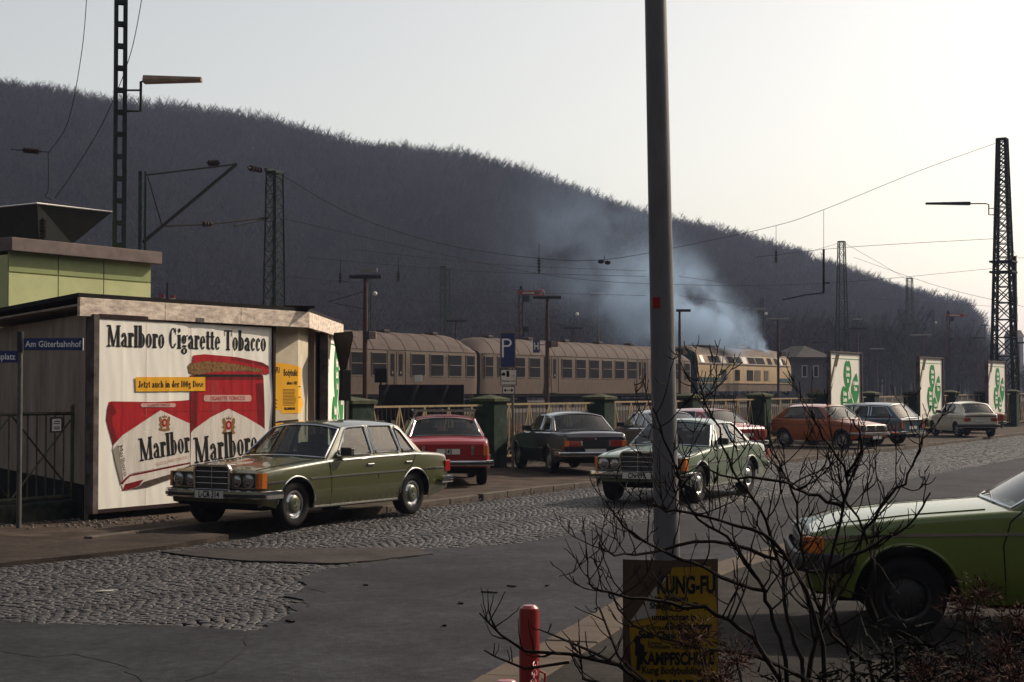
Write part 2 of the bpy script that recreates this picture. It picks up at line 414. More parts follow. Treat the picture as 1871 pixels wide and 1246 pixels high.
# unseen slope ring added around the viewer to cut sky fill and reflections
mb=MB(mat('sky_block_ground',(.03,.032,.022),.95,var=.4,scale=.03)); mb.smooth=True
def sky_block_ring(i,j):
    az=R(28+6*i); el=lerp(13,24,min(1,i/14)); fade=min(1,i/3)*min(1,(50-i)/4); r=(95 if i<14 else 70)+14*j
    h=(r*math.tan(R(el))*math.sin(min(1,j/9)*math.pi/2)**1.5*(.9+.1*math.sin(i*1.3)))*fade if j<=9 else 0
    if j>9: h=sky_block_ring(i,9)[2]*(1-(j-9)/14)
    return (r*math.sin(az), r*math.cos(az), h-.3)
mb.grid(sky_block_ring,51,15)
struct('hillside',mb)  # never in view; added to shut out sky light
# =============== condensed slab lettering drawn from strokes ===============
S_, H_, SF = .31, .09, .10     # stem, hairline, serif height
def _v(x,y0,y1,s=S_): return [('r',x-s/2,y0,x+s/2,y1)]
def _s(x,y,w=.46,h=SF): return [('r',x-w/2,y-(h if y>.5 else 0),x+w/2,y+(0 if y>.5 else h))]
def _o(cx,cy,rx,ry,a0=0,a1=360): return [('o',cx,cy,rx,ry,a0,a1)]
GL = {
 'M':(1.5,[*_v(.26,0,1.45,.13),*_s(.26,0,.42),*_s(.22,1.45,.36),('l',.30,1.42,.74,.02,.27),('l',.74,.02,1.18,1.42,.11),*_v(1.22,0,1.45,.29),*_s(1.22,0,.5),*_s(1.25,1.45,.4)]),
 'a':(.74,[*_v(.50,.1,.72,.25),('o',.31,.70,.19,.27,0,165),('d',.17,.74,.10),('o',.29,.25,.19,.22,60,330),('r',.27,.46,.5,.56),('r',.50,0,.70,.1),('r',.40,0,.6,.14)]),
 'r':(.64,[*_v(.24,0,.98),*_s(.25,0,.5),('r',.02,.89,.24,.98),('o',.44,.74,.17,.23,60,180),('d',.53,.82,.12)]),
 'l':(.46,[*_v(.23,0,1.5),*_s(.23,0),('r',0,1.41,.23,1.5)]),
 'b':(.78,[*_v(.22,0,1.5),('r',0,1.41,.22,1.5),('o',.40,.49,.24,.47,-120,120)]),
 'd':(.78,[*_v(.55,0,1.5),('r',.33,1.41,.55,1.5),('r',.55,0,.77,.09),('o',.38,.49,.24,.47,60,300)]),
 'o':(.74,[*_o(.37,.49,.25,.47)]),
 'C':(.98,[('o',.50,.73,.34,.70,38,322),('r',.76,.98,.84,1.45),('r',.78,.25,.84,.42)]),
 'i':(.46,[*_v(.24,0,.98),*_s(.24,0),('r',.02,.89,.24,.98),('d',.23,1.28,.15)]),
 'g':(.78,[*_o(.33,.66,.20,.30),('o',.36,-.14,.27,.21,0,360),('r',.14,.12,.6,.26),('l',.5,.85,.68,.98,.1),('d',.70,.93,.07)]),
 'e':(.72,[('o',.36,.49,.24,.47,0,320),('r',.2,.47,.62,.555)]),
 't':(.52,[*_v(.24,.08,1.30,.25),('r',0,.88,.50,.98),('o',.39,.17,.13,.15,180,330)]),
 'T':(1.05,[*_v(.52,0,1.45,.29),*_s(.52,0,.5),('r',.06,1.36,.98,1.45),('r',.06,1.02,.13,1.4),('r',.91,1.02,.98,1.4)]),
 'c':(.66,[('o',.35,.49,.23,.47,40,320),('d',.49,.78,.11)]),
 'J':(.66,[*_v(.42,.2,1.45),*_s(.42,1.45,.48),('o',.27,.24,.20,.26,190,355),('d',.13,.24,.12)]),
 'z':(.68,[('r',.06,.88,.62,.98),('r',.06,0,.62,.1),('l',.52,.93,.15,.05,.22),('r',.06,.7,.13,.95),('r',.55,.04,.62,.3)]),
 'u':(.84,[*_v(.20,.2,.98,.25),('r',0,.89,.2,.98),*_v(.60,0,.98,.25),('r',.4,.89,.6,.98),('r',.6,0,.82,.09),('o',.36,.22,.18,.23,180,330)]),
 'h':(.86,[*_v(.22,0,1.5),*_s(.22,0,.42),('r',0,1.41,.22,1.5),*_v(.62,0,.74,.25),*_s(.64,0,.42),('o',.42,.70,.20,.27,0,170)]),
 'n':(.86,[*_v(.22,0,.98),*_s(.22,0,.42),('r',0,.89,.22,.98),*_v(.62,0,.74,.25),*_s(.64,0,.42),('o',.42,.70,.20,.27,0,170)]),
 '1':(.54,[*_v(.28,0,1.45),*_s(.28,0,.5),('l',.05,1.2,.2,1.38,.09)]),
 '0':(.74,[*_o(.37,.72,.25,.70)]),
 'D':(1.0,[*_v(.26,0,1.45,.29),('r',.02,0,.45,.09),('r',.02,1.36,.45,1.45),('o',.45,.725,.38,.68,-90,90)]),
 's':(.64,[('o',.33,.72,.19,.25,50,270),('o',.33,.26,.20,.25,-90,130),('l',.2,.62,.46,.36,.24),('r',.07,.0,.13,.3),('r',.49,.68,.55,.98)]),
 ' ':(.42,[]), '.':(.4,[('d',.2,.1,.1)]),
}
def slab(s):
    """text -> (width, list of polygons) in units where the x-height is about 1"""
    x=0; out=[]
    for ch in s:
        w,pr = GL.get(ch,GL['o'])
        for p in pr:
            if p[0]=='r': q=[(p[1],p[2]),(p[3],p[2]),(p[3],p[4]),(p[1],p[4])]; out.append([(x+a,b) for a,b in q])
            elif p[0]=='l':
                _,x0,y0,x1,y1,t=p; out.append([(x+x0-t/2,y0),(x+x0+t/2,y0),(x+x1+t/2,y1),(x+x1-t/2,y1)])
            elif p[0]=='d':
                _,cx,cy,r=p; out.append([(x+cx+r*math.cos(k*math.pi/5),cy+r*math.sin(k*math.pi/5)) for k in range(10)])
            else:
                _,cx,cy,rx,ry,a0,a1=p; n=max(4,int((a1-a0)/20)); prev=None
                for k in range(n+1):
                    a=R(a0+(a1-a0)*k/n); c_,s2=math.cos(a),math.sin(a)
                    t = H_+(S_-H_)*abs(c_)**1.2; ti=t/2
                    o_=(x+cx+(rx+ti*.5)*c_, cy+(ry+H_*.2)*s2); i_=(x+cx+(rx-ti*1.15)*c_, cy+(ry-H_*.9)*s2)
                    if prev: out.append([prev[1],prev[0],o_,i_])
                    prev=(o_,i_)
        x+=w
    return x,out
class Sheet:
    """flat printed sheet: shapes stacked a hair apart in one mesh"""
    def __init__(s, mapf, step=.0006): s.mb=MB(); s.map=mapf; s.k=0; s.step=step
    def shape(s, m, pts, up=True):
        s.mb.mi_(m)
        if up: s.k+=1
        p=[s.map(a,b,s.k*s.step) for a,b in pts]
        s.mb.poly(p)
    def slab(s, m, body, x, y, h, wtot, shear=0., rot=0.):
        """x,y left end of the baseline; h = height of the x-height; wtot = width"""
        w,pl = slab(body); s.k+=1; sx=wtot/w; s.mb.mi_(m); c_,s2=math.cos(rot),math.sin(rot)
        for i,q in enumerate(pl):
            pts=[(a*sx+b*h*shear, b*h) for a,b in q]
            s.mb.poly([s.map(x+a*c_-b*s2, y+a*s2+b*c_, (s.k+(i%5)*.3)*s.step) for a,b in pts])
        s.k+=1
    def plain(s, m, body, x, y, size, align='CENTER', bold=0., sx=1.):
        s.k+=1; s.mb.mi_(m); t=MB(m); t.text(body,size,(0,0,0),(1,0,0),(0,1,0),align,bold,sx)
        for f in t.f: s.mb.add([s.map(x+t.v[i].x, y+t.v[i].y, s.k*s.step) for i in f],[tuple(range(len(f)))])
def ell(cx,cy,rx,ry,n=20,a0=0,a1=360): return [(cx+rx*math.cos(R(a0+(a1-a0)*k/n)),cy+ry*math.sin(R(a0+(a1-a0)*k/n))) for k in range(n+(0 if a1-a0>=360 else 1))]
# =============== cars ===============
m_chrome = mat('chrome',(.62,.62,.63),.12,1.,var=.06,scale=3)
m_alu = mat('bright_trim',(.55,.54,.52),.25,1.,var=.05)
m_tyre = mat('tyre_rubber',(.018,.017,.017),.85,var=.2,bump=.2)
m_black = mat('black_plastic',(.02,.02,.021),.5,var=.2)
m_in = mat('dark_interior',(.035,.03,.026),.9,var=.3)
m_seat = mat('seat_cloth',(.06,.045,.035),.9,var=.3)
m_gap = mat('panel_gap',(.006,.006,.006),.9,var=0)
m_under = mat('underbody',(.012,.011,.010),.95,var=.2)
m_glass = glassmat('car_glass',(.55,.62,.60),.8)
m_amber = mat('amber_lens',(.62,.16,.02),.25,coat=.6,var=.15,scale=30)
m_redl = mat('red_lens',(.42,.02,.015),.2,coat=.6,var=.2,scale=30)
m_clearl = mat('lamp_glass',(.30,.30,.30),.10,.7,coat=1.,var=.35,scale=40)
m_white = mat('plate_white',(.62,.60,.55),.5,var=.06)
m_ink = mat('black_ink',(.012,.012,.013),.6,var=0)
def paint(name,col,metal=.35,rough=.32): return mat('paint_'+name,col,.34,metal*.5,var=.10,scale=1.2,coat=.9,bump=.0,spec=.4)

def build_car(sp, loc, fwd, label, cat, group, z=0.):
    L,W,fo,wb,rw = sp['L'],sp['W'],sp['fo'],sp['wb'],sp['rw']
    pm = sp['paint']; H=sp['H']; top=sp['top']; sill=sp.get('sill',.25); ra=sp.get('arch',rw+.075)
    fwd = Vector((fwd[0],fwd[1],0)).normalized()
    T = thing(sp['kind'], label, cat, (loc[0],loc[1],z), math.atan2(fwd.y,fwd.x), group)
    U = lambda u,y,zz: (fo-u, y, zz)            # origin: ground under the front axle
    axles = (fo, fo+wb)
    def hw(u):
        w=W/2; e=min(u, L-u); tp = sp.get('taper',.075)
        if e < .75: w -= tp*(1-e/.75)**2
        if e < .07: w -= .045*(1-e/.07)**2
        return w
    def zs(u): return float(sinterp(top,u))
    zmid = sp.get('zmid',.52)
    def ys(u,zz):
        w=hw(u); t=zs(u)
        if zz>zmid: return w*(1-.055*((zz-zmid)/max(.1,t-zmid))**2)
        return w*(1-.06*((zmid-zz)/max(.1,zmid-sill))**2)
    def zb(u):
        b = sill
        if u<.5: b = sill+ (sp.get('fz',.36)-sill)*(1-u/.5)
        if u>L-.6: b = sill+(sp.get('rz',.38)-sill)*(1-(L-u)/.6)
        for a in axles:
            if abs(u-a)<ra: b=max(b, rw+math.sqrt(max(0,ra*ra-(u-a)**2)))
        return b
    xs=set(round(L*i/64,4) for i in range(65)) | {.015,.04,.07,L-.015,L-.04,L-.07}
    for a in axles:
        for k in range(17): xs.add(round(a-ra*math.cos(math.pi*k/16),4))
        xs.add(round(a-ra-.004,4)); xs.add(round(a+ra+.004,4))
    for p in top: xs.add(round(min(L,max(0,p[0])),4))
    xs=sorted(xs); g=sp['gh']   # greenhouse: uf windscreen base, ut windscreen top, rt roof end, rb rear glass base
    uf,ut,rt,rb = g['uf'],g['ut'],g['rt'],g['rb']
    NR=9
    rr_=.05
    def station(u):
        t=zs(u); b=zb(u); out=[]
        rad=sp.get('rad',.045)
        for i in range(NR):
            zz = lerp(b, t-rad, i/(NR-1)); out.append((ys(u,zz),zz))
        y0=out[-1][0]
        for a in (30,60,90): out.append((y0-rad*(1-math.cos(R(a))), t-rad+rad*math.sin(R(a))))
        return out
    body=MB(pm); body.smooth=True
    st=[station(u) for u in xs]; ns=len(st[0])
    for sgn in (1,-1):
        vs=[U(u,sgn*p[0],p[1]) for u,s_ in zip(xs,st) for p in s_]
        fs=[]
        for i in range(len(xs)-1):
            for j in range(ns-1):
                q=(i*ns+j,i*ns+j+1,(i+1)*ns+j+1,(i+1)*ns+j); fs.append(q if sgn<0 else q[::-1])
        body.add(vs,fs)
    # deck: bonnet and boot
    crown=sp.get('crown',.035)
    def deck(u0,u1):
        us=[u for u in xs if u0-1e-6<=u<=u1+1e-6]; nn=13
        def P(i,j):
            u=us[i]; s_=station(u)[-1]; k=(j/(nn-1))*2-1; y=-k*s_[0]
            f=1.; e=min(u,L-u); f=min(1,e/.25)
            zc=s_[1]+crown*f*(1-k*k)
            if sp.get('ridge') and u<uf: zc += .012*math.exp(-((abs(k)-.33)/.05)**2)*f
            return U(u,y,zc)
        body.grid(P,len(us),nn)
    deck(0,uf+.12); deck(max(rb-.10,uf),L)
    # cowl edge at the belt (sides closed inwards a little)
    for end,uu in ((0,0.),(1,L)):
        s_=station(uu); loop=[U(uu,p[0],p[1]) for p in s_]+[U(uu,-p[0],p[1]) for p in s_[::-1]]
        body.smooth=False; body.add(loop,[tuple(range(len(loop))) if end==0 else tuple(range(len(loop)))[::-1]]); body.smooth=True
    # ---- greenhouse
    yb=lambda u: station(u)[-1][0]-.005
    yr=g.get('yr',W/2-.26)
    def zr(u): # roof rail height
        t=(u-ut)/(rt-ut); return H-.075-.028*(2*t-1)**2
    def yg(u,zz):
        zbelt=zs(min(max(u,uf),rb)); t=(zz-zbelt)/(H-.09-zbelt); t=max(0,min(1.05,t))
        return lerp(yb(min(max(u,uf),rb)), yr, t**1.15)
    zbl=lambda u: zs(u)-.012
    rail=[(u,zr(u)) for u in [lerp(ut,rt,k/8) for k in range(9)]]
    outline=[(uf,zbl(uf))]+rail+[(rb,zbl(rb))]+[(u,zbl(u)) for u in [lerp(rb,uf,k/6) for k in range(1,6)]]
    wins=sp['wins']
    def roundpoly(p, r=.035):
        out=[]; n=len(p)
        for i in range(n):
            a,b,c=Vector(p[i-1]),Vector(p[i]),Vector(p[(i+1)%n]); d1=(a-b); d2=(c-b)
            rr2=min(r,d1.length*.4,d2.length*.4); A=b+d1.normalized()*rr2; C=b+d2.normalized()*rr2
            for k in range(4):
                t=k/3; out.append(tuple(A*(1-t)**2+b*2*t*(1-t)+C*t*t))
        return out
    wins=[roundpoly(w) for w in wins]
    glasses=[]
    for sgn in (1,-1):
        mp=lambda p,off=0.: U(p[0], sgn*(yg(p[0],p[1])-off), p[1])
        tri=tessellate_polygon([[Vector((a,b,0)) for a,b in outline]]+[[Vector((a,b,0)) for a,b in w] for w in wins])
        allp=outline+[q for w in wins for q in w]
        body.smooth=False; body.add([mp(p) for p in allp],[tuple(t) for t in tri]); body.smooth=True
        for w in wins:
            gb=MB(m_glass); gb.poly([mp(p,.012) for p in w]); gb.build('side_window',T)
    # roof
    nu,nn=10,13
    def PR(i,j):
        u=lerp(ut,rt,i/(nu-1)); k=(j/(nn-1))*2-1; z0=zr(u); y0=yg(u,z0)
        f=abs(k); y=-math.copysign(y0*(1-(1-f)**1.0),k) if f<1 else -k*y0
        bow=.05*(1-abs(2*(u-ut)/(rt-ut)-1)**6) if False else 0
        return U(u - (0.05*(1-k*k))*(1-2*i/(nu-1)), y, z0+.075*(1-abs(k)**2.6))
    body.grid(PR,nu,nn)
    def screen(u0,u1,bul0,bul1,name,m=(.09,.09,.10,.10)):
        # from base (u0) to top (u1); bulge pushes the middle out
        sg = 1 if u1>u0 else -1
        z0,z1=zbl(u0),zr(u1); y0=yb(u0); y1=yg(u1,z1)
        def P(s_,t,off=0):
            zc = z0+ (crown*(1-s_*s_))*(1-t)*.9 + .075*(1-abs(s_)**2.6)*t
            u=lerp(u0-sg*bul0*(1-s_*s_), u1-sg*bul1*(1-s_*s_), t)
            return U(u+sg*off, s_*lerp(y0,y1,t), lerp(z0,z1,t)*1.0+ (zc-z0))
        l,r_,b_,t_=m; sv=[-1,-1+l]+[lerp(-1+l,1-r_,k/10) for k in range(1,10)]+[1-r_,1]; tv=[0,b_,lerp(b_,1-t_,.33),lerp(b_,1-t_,.66),1-t_,1]
        for i in range(len(sv)-1):
            for j in range(len(tv)-1):
                if 1<=i<=len(sv)-3 and 1<=j<=len(tv)-3: continue
                q=[P(sv[i],tv[j]),P(sv[i+1],tv[j]),P(sv[i+1],tv[j+1]),P(sv[i],tv[j+1])]; body.add(q,[(0,1,2,3)])
        gb=MB(m_glass); gb.smooth=True; gb.grid(lambda i,j: P(sv[1+i],tv[1+j],.008), len(sv)-2, len(tv)-2); o=gb.build(name,T)
        loop=[P(s_,tv[1],-.003) for s_ in sv[1:-1]]+[P(sv[-2],t2,-.003) for t2 in tv[2:-1]]+[P(s_,tv[-2],-.003) for s_ in sv[1:-2][::-1]]+[P(sv[1],t2,-.003) for t2 in tv[2:-2][::-1]]
        tb=MB(m_chrome if sp.get('chrome') else m_black); tb.tube(loop,.015,5,closed=True); tb.build('window_trim',T)
        return P
    wsf = screen(uf,ut,.10,.05,'windscreen',sp.get('wm',(.05,.05,.06,.07)))
    screen(rb,rt,.06,.04,'rear_window',sp.get('rm',(.09,.09,.12,.10)))
    # window trims on the sides
    for sgn in (1,-1):
        for w in wins:
            tb=MB(m_chrome if sp.get('chrome') else m_black)
            tb.tube([U(p[0],sgn*(yg(*p)+.002),p[1]) for p in w],.015 if sp.get('chrome') else .009,4,closed=True); tb.build('window_trim',T)
        if sp.get('chrome'):
            tb=MB(m_chrome); tb.tube([U(u,sgn*(ys(u,zs(u)-.05)+.0),zs(u)-.03) for u in [lerp(uf+.15,rb-.1,k/10) for k in range(11)]],.009,4)
            tb.build('waist_trim',T)
    # underbody and interior
    ub=MB(m_under); 
    ub.box(U(L/2,0,.40),(L-.5,W-.50,.30)); ub.box(U(L/2,0,.30),(wb-2*ra-.02,W-.16,.14)); ub.box(U(fo*.45,0,.42),(.5,W-.35,.22)); ub.build('underbody',T)
    it=MB(m_in); it.box(U((uf+rb)/2,0,.48),(rb-uf,W-.26,.18)); it.box(U(uf+.22,0,.82),(.30,W-.30,.20)); it.box(U(rb-.10,0,zs(rb)-.08),(.45,W-.34,.05))
    it.tube([U(uf+.50+.0,.36+.17*math.cos(R(a)),.93+.15*math.sin(R(a))) for a in range(0,360,30)],.012,4,closed=True)
    it.mi_(m_seat)
    us=sp.get('seats',(uf+1.15,uf+2.0))
    for y in (.36,-.36):
        it.box(U(us[0],y,.78),(.14,.50,.62),ry=R(12)); it.box(U(us[0]+.06,y,1.13),(.10,.26,.16)); it.box(U(us[0]-.30,y,.52),(.5,.5,.16))
    it.box(U(us[1],0,.76),(.16,W-.42,.56),ry=R(14)); it.box(U(us[1]-.3,0,.52),(.5,W-.42,.16))
    it.build('interior',T,bevel=.02)
    # wheels
    for ax in axles:
        for sgn in (1,-1):
            yo=sgn*(W/2-sp.get('inset',.055)); ww=.17
            wm=MB(sp['rim']); wm.smooth=True
            yy=lambda q: yo-sgn*q
            O=U(ax,0,rw)
            R_=rw*.60
            wm.lathe([(R_+.005,yy(.03)),(R_,yy(.006)),(R_-.02,yy(.012)),(R_*.86,yy(.045)),(R_*.76,yy(.04)),(R_*.70,yy(.012)),(R_*.5,yy(-.004)),(R_*.2,yy(-.010)),(0.001,yy(-.012))],26,'Y',(O[0],0,O[2]))
            if sp.get('hub'):
                wm.mi_(sp['hub']); wm.lathe([(R_*.66,yy(.008)),(R_*.62,yy(-.004)),(R_*.40,yy(-.014)),(0.001,yy(-.017))],22,'Y',(O[0],0,O[2]))
                if sp.get('star'):
                    wm.mi_(m_chrome)
                    for k in range(3):
                        a=R(90+120*k); wm.bar((O[0],yy(-.02),O[2]),(O[0]+.05*math.cos(a),yy(-.02),O[2]+.05*math.sin(a)),.010)
            else:
                wm.mi_(m_black)
                for k in range(12):
                    a=R(30*k); wm.box((O[0]+R_*.62*math.cos(a),yy(.004),O[2]+R_*.62*math.sin(a)),(.03,.012,.018),ry=-a)
            wo_=wm.build('wheel',T,sharp=60)
            ty=MB(m_tyre); ty.smooth=True
            ty.lathe([(R_-.01,yy(.02)),(R_+.012,yy(-.004)),(rw*.80,yy(-.014)),(rw*.93,yy(-.008)),(rw*.99,yy(.018)),(rw,yy(.05)),(rw,yy(ww-.03)),(rw*.95,yy(ww)),(R_,yy(ww))],30,'Y',(O[0],0,O[2]))
            ty.build('tyre',wo_,sharp=60)
    # arch lips
    for ax in axles:
        for sgn in (1,-1):
            lip=MB(m_chrome if sp.get('archlip')=='chrome' else pm); lip.smooth=True
            pts=[]
            for k in range(21):
                a=R(4+172*k/20); u=ax-ra*math.cos(a); zz=rw+ra*math.sin(a); pts.append(U(u,sgn*(ys(u,zz)+.004),zz))
            lip.tube(pts,.013,6); lip.build('wheel_arch_trim',T)
    # panel gaps
    gp=body; body.mi_(m_gap); body.smooth=False
    def ribbon(pts, w, lift=.0025):
        for sgn in (1,-1):
            for (a,b) in zip(pts,pts[1:]):
                for k in range(3):
                    p=(lerp(a[0],b[0],k/3),lerp(a[1],b[1],k/3)); q=(lerp(a[0],b[0],(k+1)/3),lerp(a[1],b[1],(k+1)/3))
                    f=lambda t:(U(t[0],sgn*((ys(*t) if t[1]<zs(t[0])-.05 else ys(t[0],zs(t[0])-.05) if t[1]<=zs(t[0]) else yg(*t))+lift),t[1]))
                    gp.bar(f(p),f(q),.004,w)
    for d in sp['doors']: ribbon(d,.009)
    gp.bar(U(uf-.02,hw(uf)-.12,zs(uf)+.02),U(uf-.02,-hw(uf)+.12,zs(uf)+.02),.01) if False else None
    for sgn in (1,-1):   # bonnet shut lines
        us_=[.10+(uf-.16-.10)*k/8 for k in range(9)]
        pp=[]
        for u in us_:
            s_=station(u)[-1]; k=.86; pp.append(U(u,sgn*s_[0]*k, s_[1]+crown*min(1,u/.25)*(1-k*k)+.002))
        gp.tube(pp,.005,4)
    bo = body.build('body',T,sharp=42)
    # side rubbing strip
    if sp.get('strip'):
        zz0,w_,mm=sp['strip']
        for sgn in (1,-1):
            sb=MB(mm)
            us_=[lerp(.12,L-.08,k/40) for k in range(41)]; seg=[]
            for u in us_:
                zq = zz0+ (zs(u)-zs(L*.5))*.3
                seg.append(U(u,sgn*(ys(u,zq)+.004),zq))
            ok=[s2 for s2 in seg if s2[2]>zb(fo-s2[0])+.01]
            for a,b in zip(seg,seg[1:]):
                if a[2]>zb(fo-a[0])+.01 and b[2]>zb(fo-b[0])+.01: sb.bar(a,b,.010,w_)
                elif sb.v: sb.build('trim_strip',T); sb=MB(mm)
            if sb.v: sb.build('trim_strip',T)
    if sp.get('sillstrip'):
        for sgn in (1,-1):
            sb=MB(m_alu)
            a0,a1=fo+ra+.03,fo+wb-ra-.03; sb.bar(U(a0,sgn*(ys(a0,sill+.02)+.003),sill+.025),U(a1,sgn*(ys(a1,sill+.02)+.003),sill+.025),.01,.022)
            sb.build('sill_strip',T)
    for (u,zz) in sp.get('handles',[]):
        for sgn in (1,-1):
            hb=MB(m_chrome if sp.get('chrome') else m_black); y=sgn*(ys(u,zz)+.018)
            hb.box(U(u,y,zz),(.15,.014,.022)); hb.box(U(u-.06,sgn*(ys(u,zz)+.008),zz),(.02,.03,.03)); hb.box(U(u+.06,sgn*(ys(u,zz)+.008),zz),(.02,.03,.03)); hb.build('door_handle',T,bevel=.004)
    # mirror
    for sgn in ((1,-1) if sp.get('mirrors')==2 else (1,)):
        u=uf+.36; mb=MB(m_black); zz=zs(u)+.09; y=sgn*(yg(u,zz)+.12)
        mb.box(U(u,y,zz),(.09,.19,.115)); mb.bar(U(u+.02,sgn*(yg(u,zz)-.01),zs(u)+.03),U(u+.01,y,zz-.04),.03); mb.build('mirror',T,bevel=.02)
    # wipers
    for y in (.42,-.18):
        wp=MB(m_black); p0=wsf(-y/yb(uf)*.0-.0+y/.75,.03,-.012); p1=wsf(y/.75-.55,.16,-.016); wp.tube([p0,p1],.006,4); p2=wsf(y/.75-.85,.10,-.014); wp.tube([wsf(y/.75-.20,.22,-.016) if False else p1,p2],.005,4); wp.build('wiper',T)
    # bumpers
    def bumper(u0,out,zc,hh,mm,name,side=.35,mm2=None):
        bb=MB(mm); sg=-1 if u0<L/2 else 1; pts=[]
        wB=W/2-.03
        for k in range(-10,11):
            y=k/10*wB; pts.append((u0+sg*(out-.05*(k/10)**4),y))
        ue=u0-sg*side
        prof=[(0,-hh/2),(.022,-hh*.42),(.03,-hh*.12),(.03,hh*.12),(.022,hh*.42),(0,hh/2)]
        line=[(ue,-wB-.045)]+[(u0+sg*(out-.10),-wB-.035)]+pts[1:-1]+[(u0+sg*(out-.10),wB+.035),(ue,wB+.045)]
        vs=[];n=len(prof)
        for i,(u,y) in enumerate(line):
            a=Vector(line[max(0,i-1)]); b=Vector(line[min(len(line)-1,i+1)]); d=(b-a).normalized(); nn=Vector((d.y,-d.x))*(1 if sg<0 else -1)
            # outward normal
            if nn.x*sg<0 and abs(nn.x)>.3: nn=-nn
            if abs(nn.x)<=.3 and nn.y*y<0: nn=-nn
            for (o_,h_) in prof: vs.append(U(u+nn.x*o_,y+nn.y*o_,zc+h_))
        bb.smooth=True; bb.add(vs,[(i*n+j,i*n+j+1,(i+1)*n+j+1,(i+1)*n+j) for i in range(len(line)-1) for j in range(n-1)])
        if mm2: 
            bb.smooth=False; bb.mi_(mm2)
            for a,b in zip(line,line[1:]):
                if abs(a[1])<wB*1.1 : bb.bar(U(a[0]+sg*.032,a[1],zc-.01),U(b[0]+sg*.032,b[1],zc-.01),.014,hh*.34)
        return bb.build(name,T,sharp=50)
    bz=sp['bump']; bumper(0,.07,bz[0],bz[1],bz[2],'front_bumper',.35,bz[4] if len(bz)>4 else None); bumper(L,.06,bz[3],bz[1],bz[2],'rear_bumper',.35,bz[4] if len(bz)>4 else None)
    # plates
    for key,u,sg in (('fplate',-.105,-1),('rplate',L+.0,1)):
        pl=sp.get(key)
        if not pl: continue
        txt,zc,wd=pl[:3]; pb=MB(m_white); uu=u if sg<0 else L+pl[3] if len(pl)>3 else L+.02
        pb.box(U(uu,0,zc),(.008,wd,.115)); pb.mi_(m_ink)
        for (a,b,c_,d) in ((0,.056,wd,.006),(0,-.056,wd,.006)): pb.box(U(uu+sg*.005,a,zc+b),(.002,c_,d))
        pb.box(U(uu+sg*.005,wd/2-.004,zc),(.002,.006,.112)); pb.box(U(uu+sg*.005,-wd/2+.004,zc),(.002,.006,.112))
        if txt: pb.text(txt,.125,U(uu+sg*.0065,0,zc-.004),(0,-sg*-1 if sg<0 else -1,0) if False else ((0,1,0) if sg<0 else (0,-1,0)),(0,0,1),bold=.003,sx=.76)
        pb.build('licence_plate',T)
    st_=sp['style']
    st_(T,sp,U,hw,zs,ys,L,W)
    return T

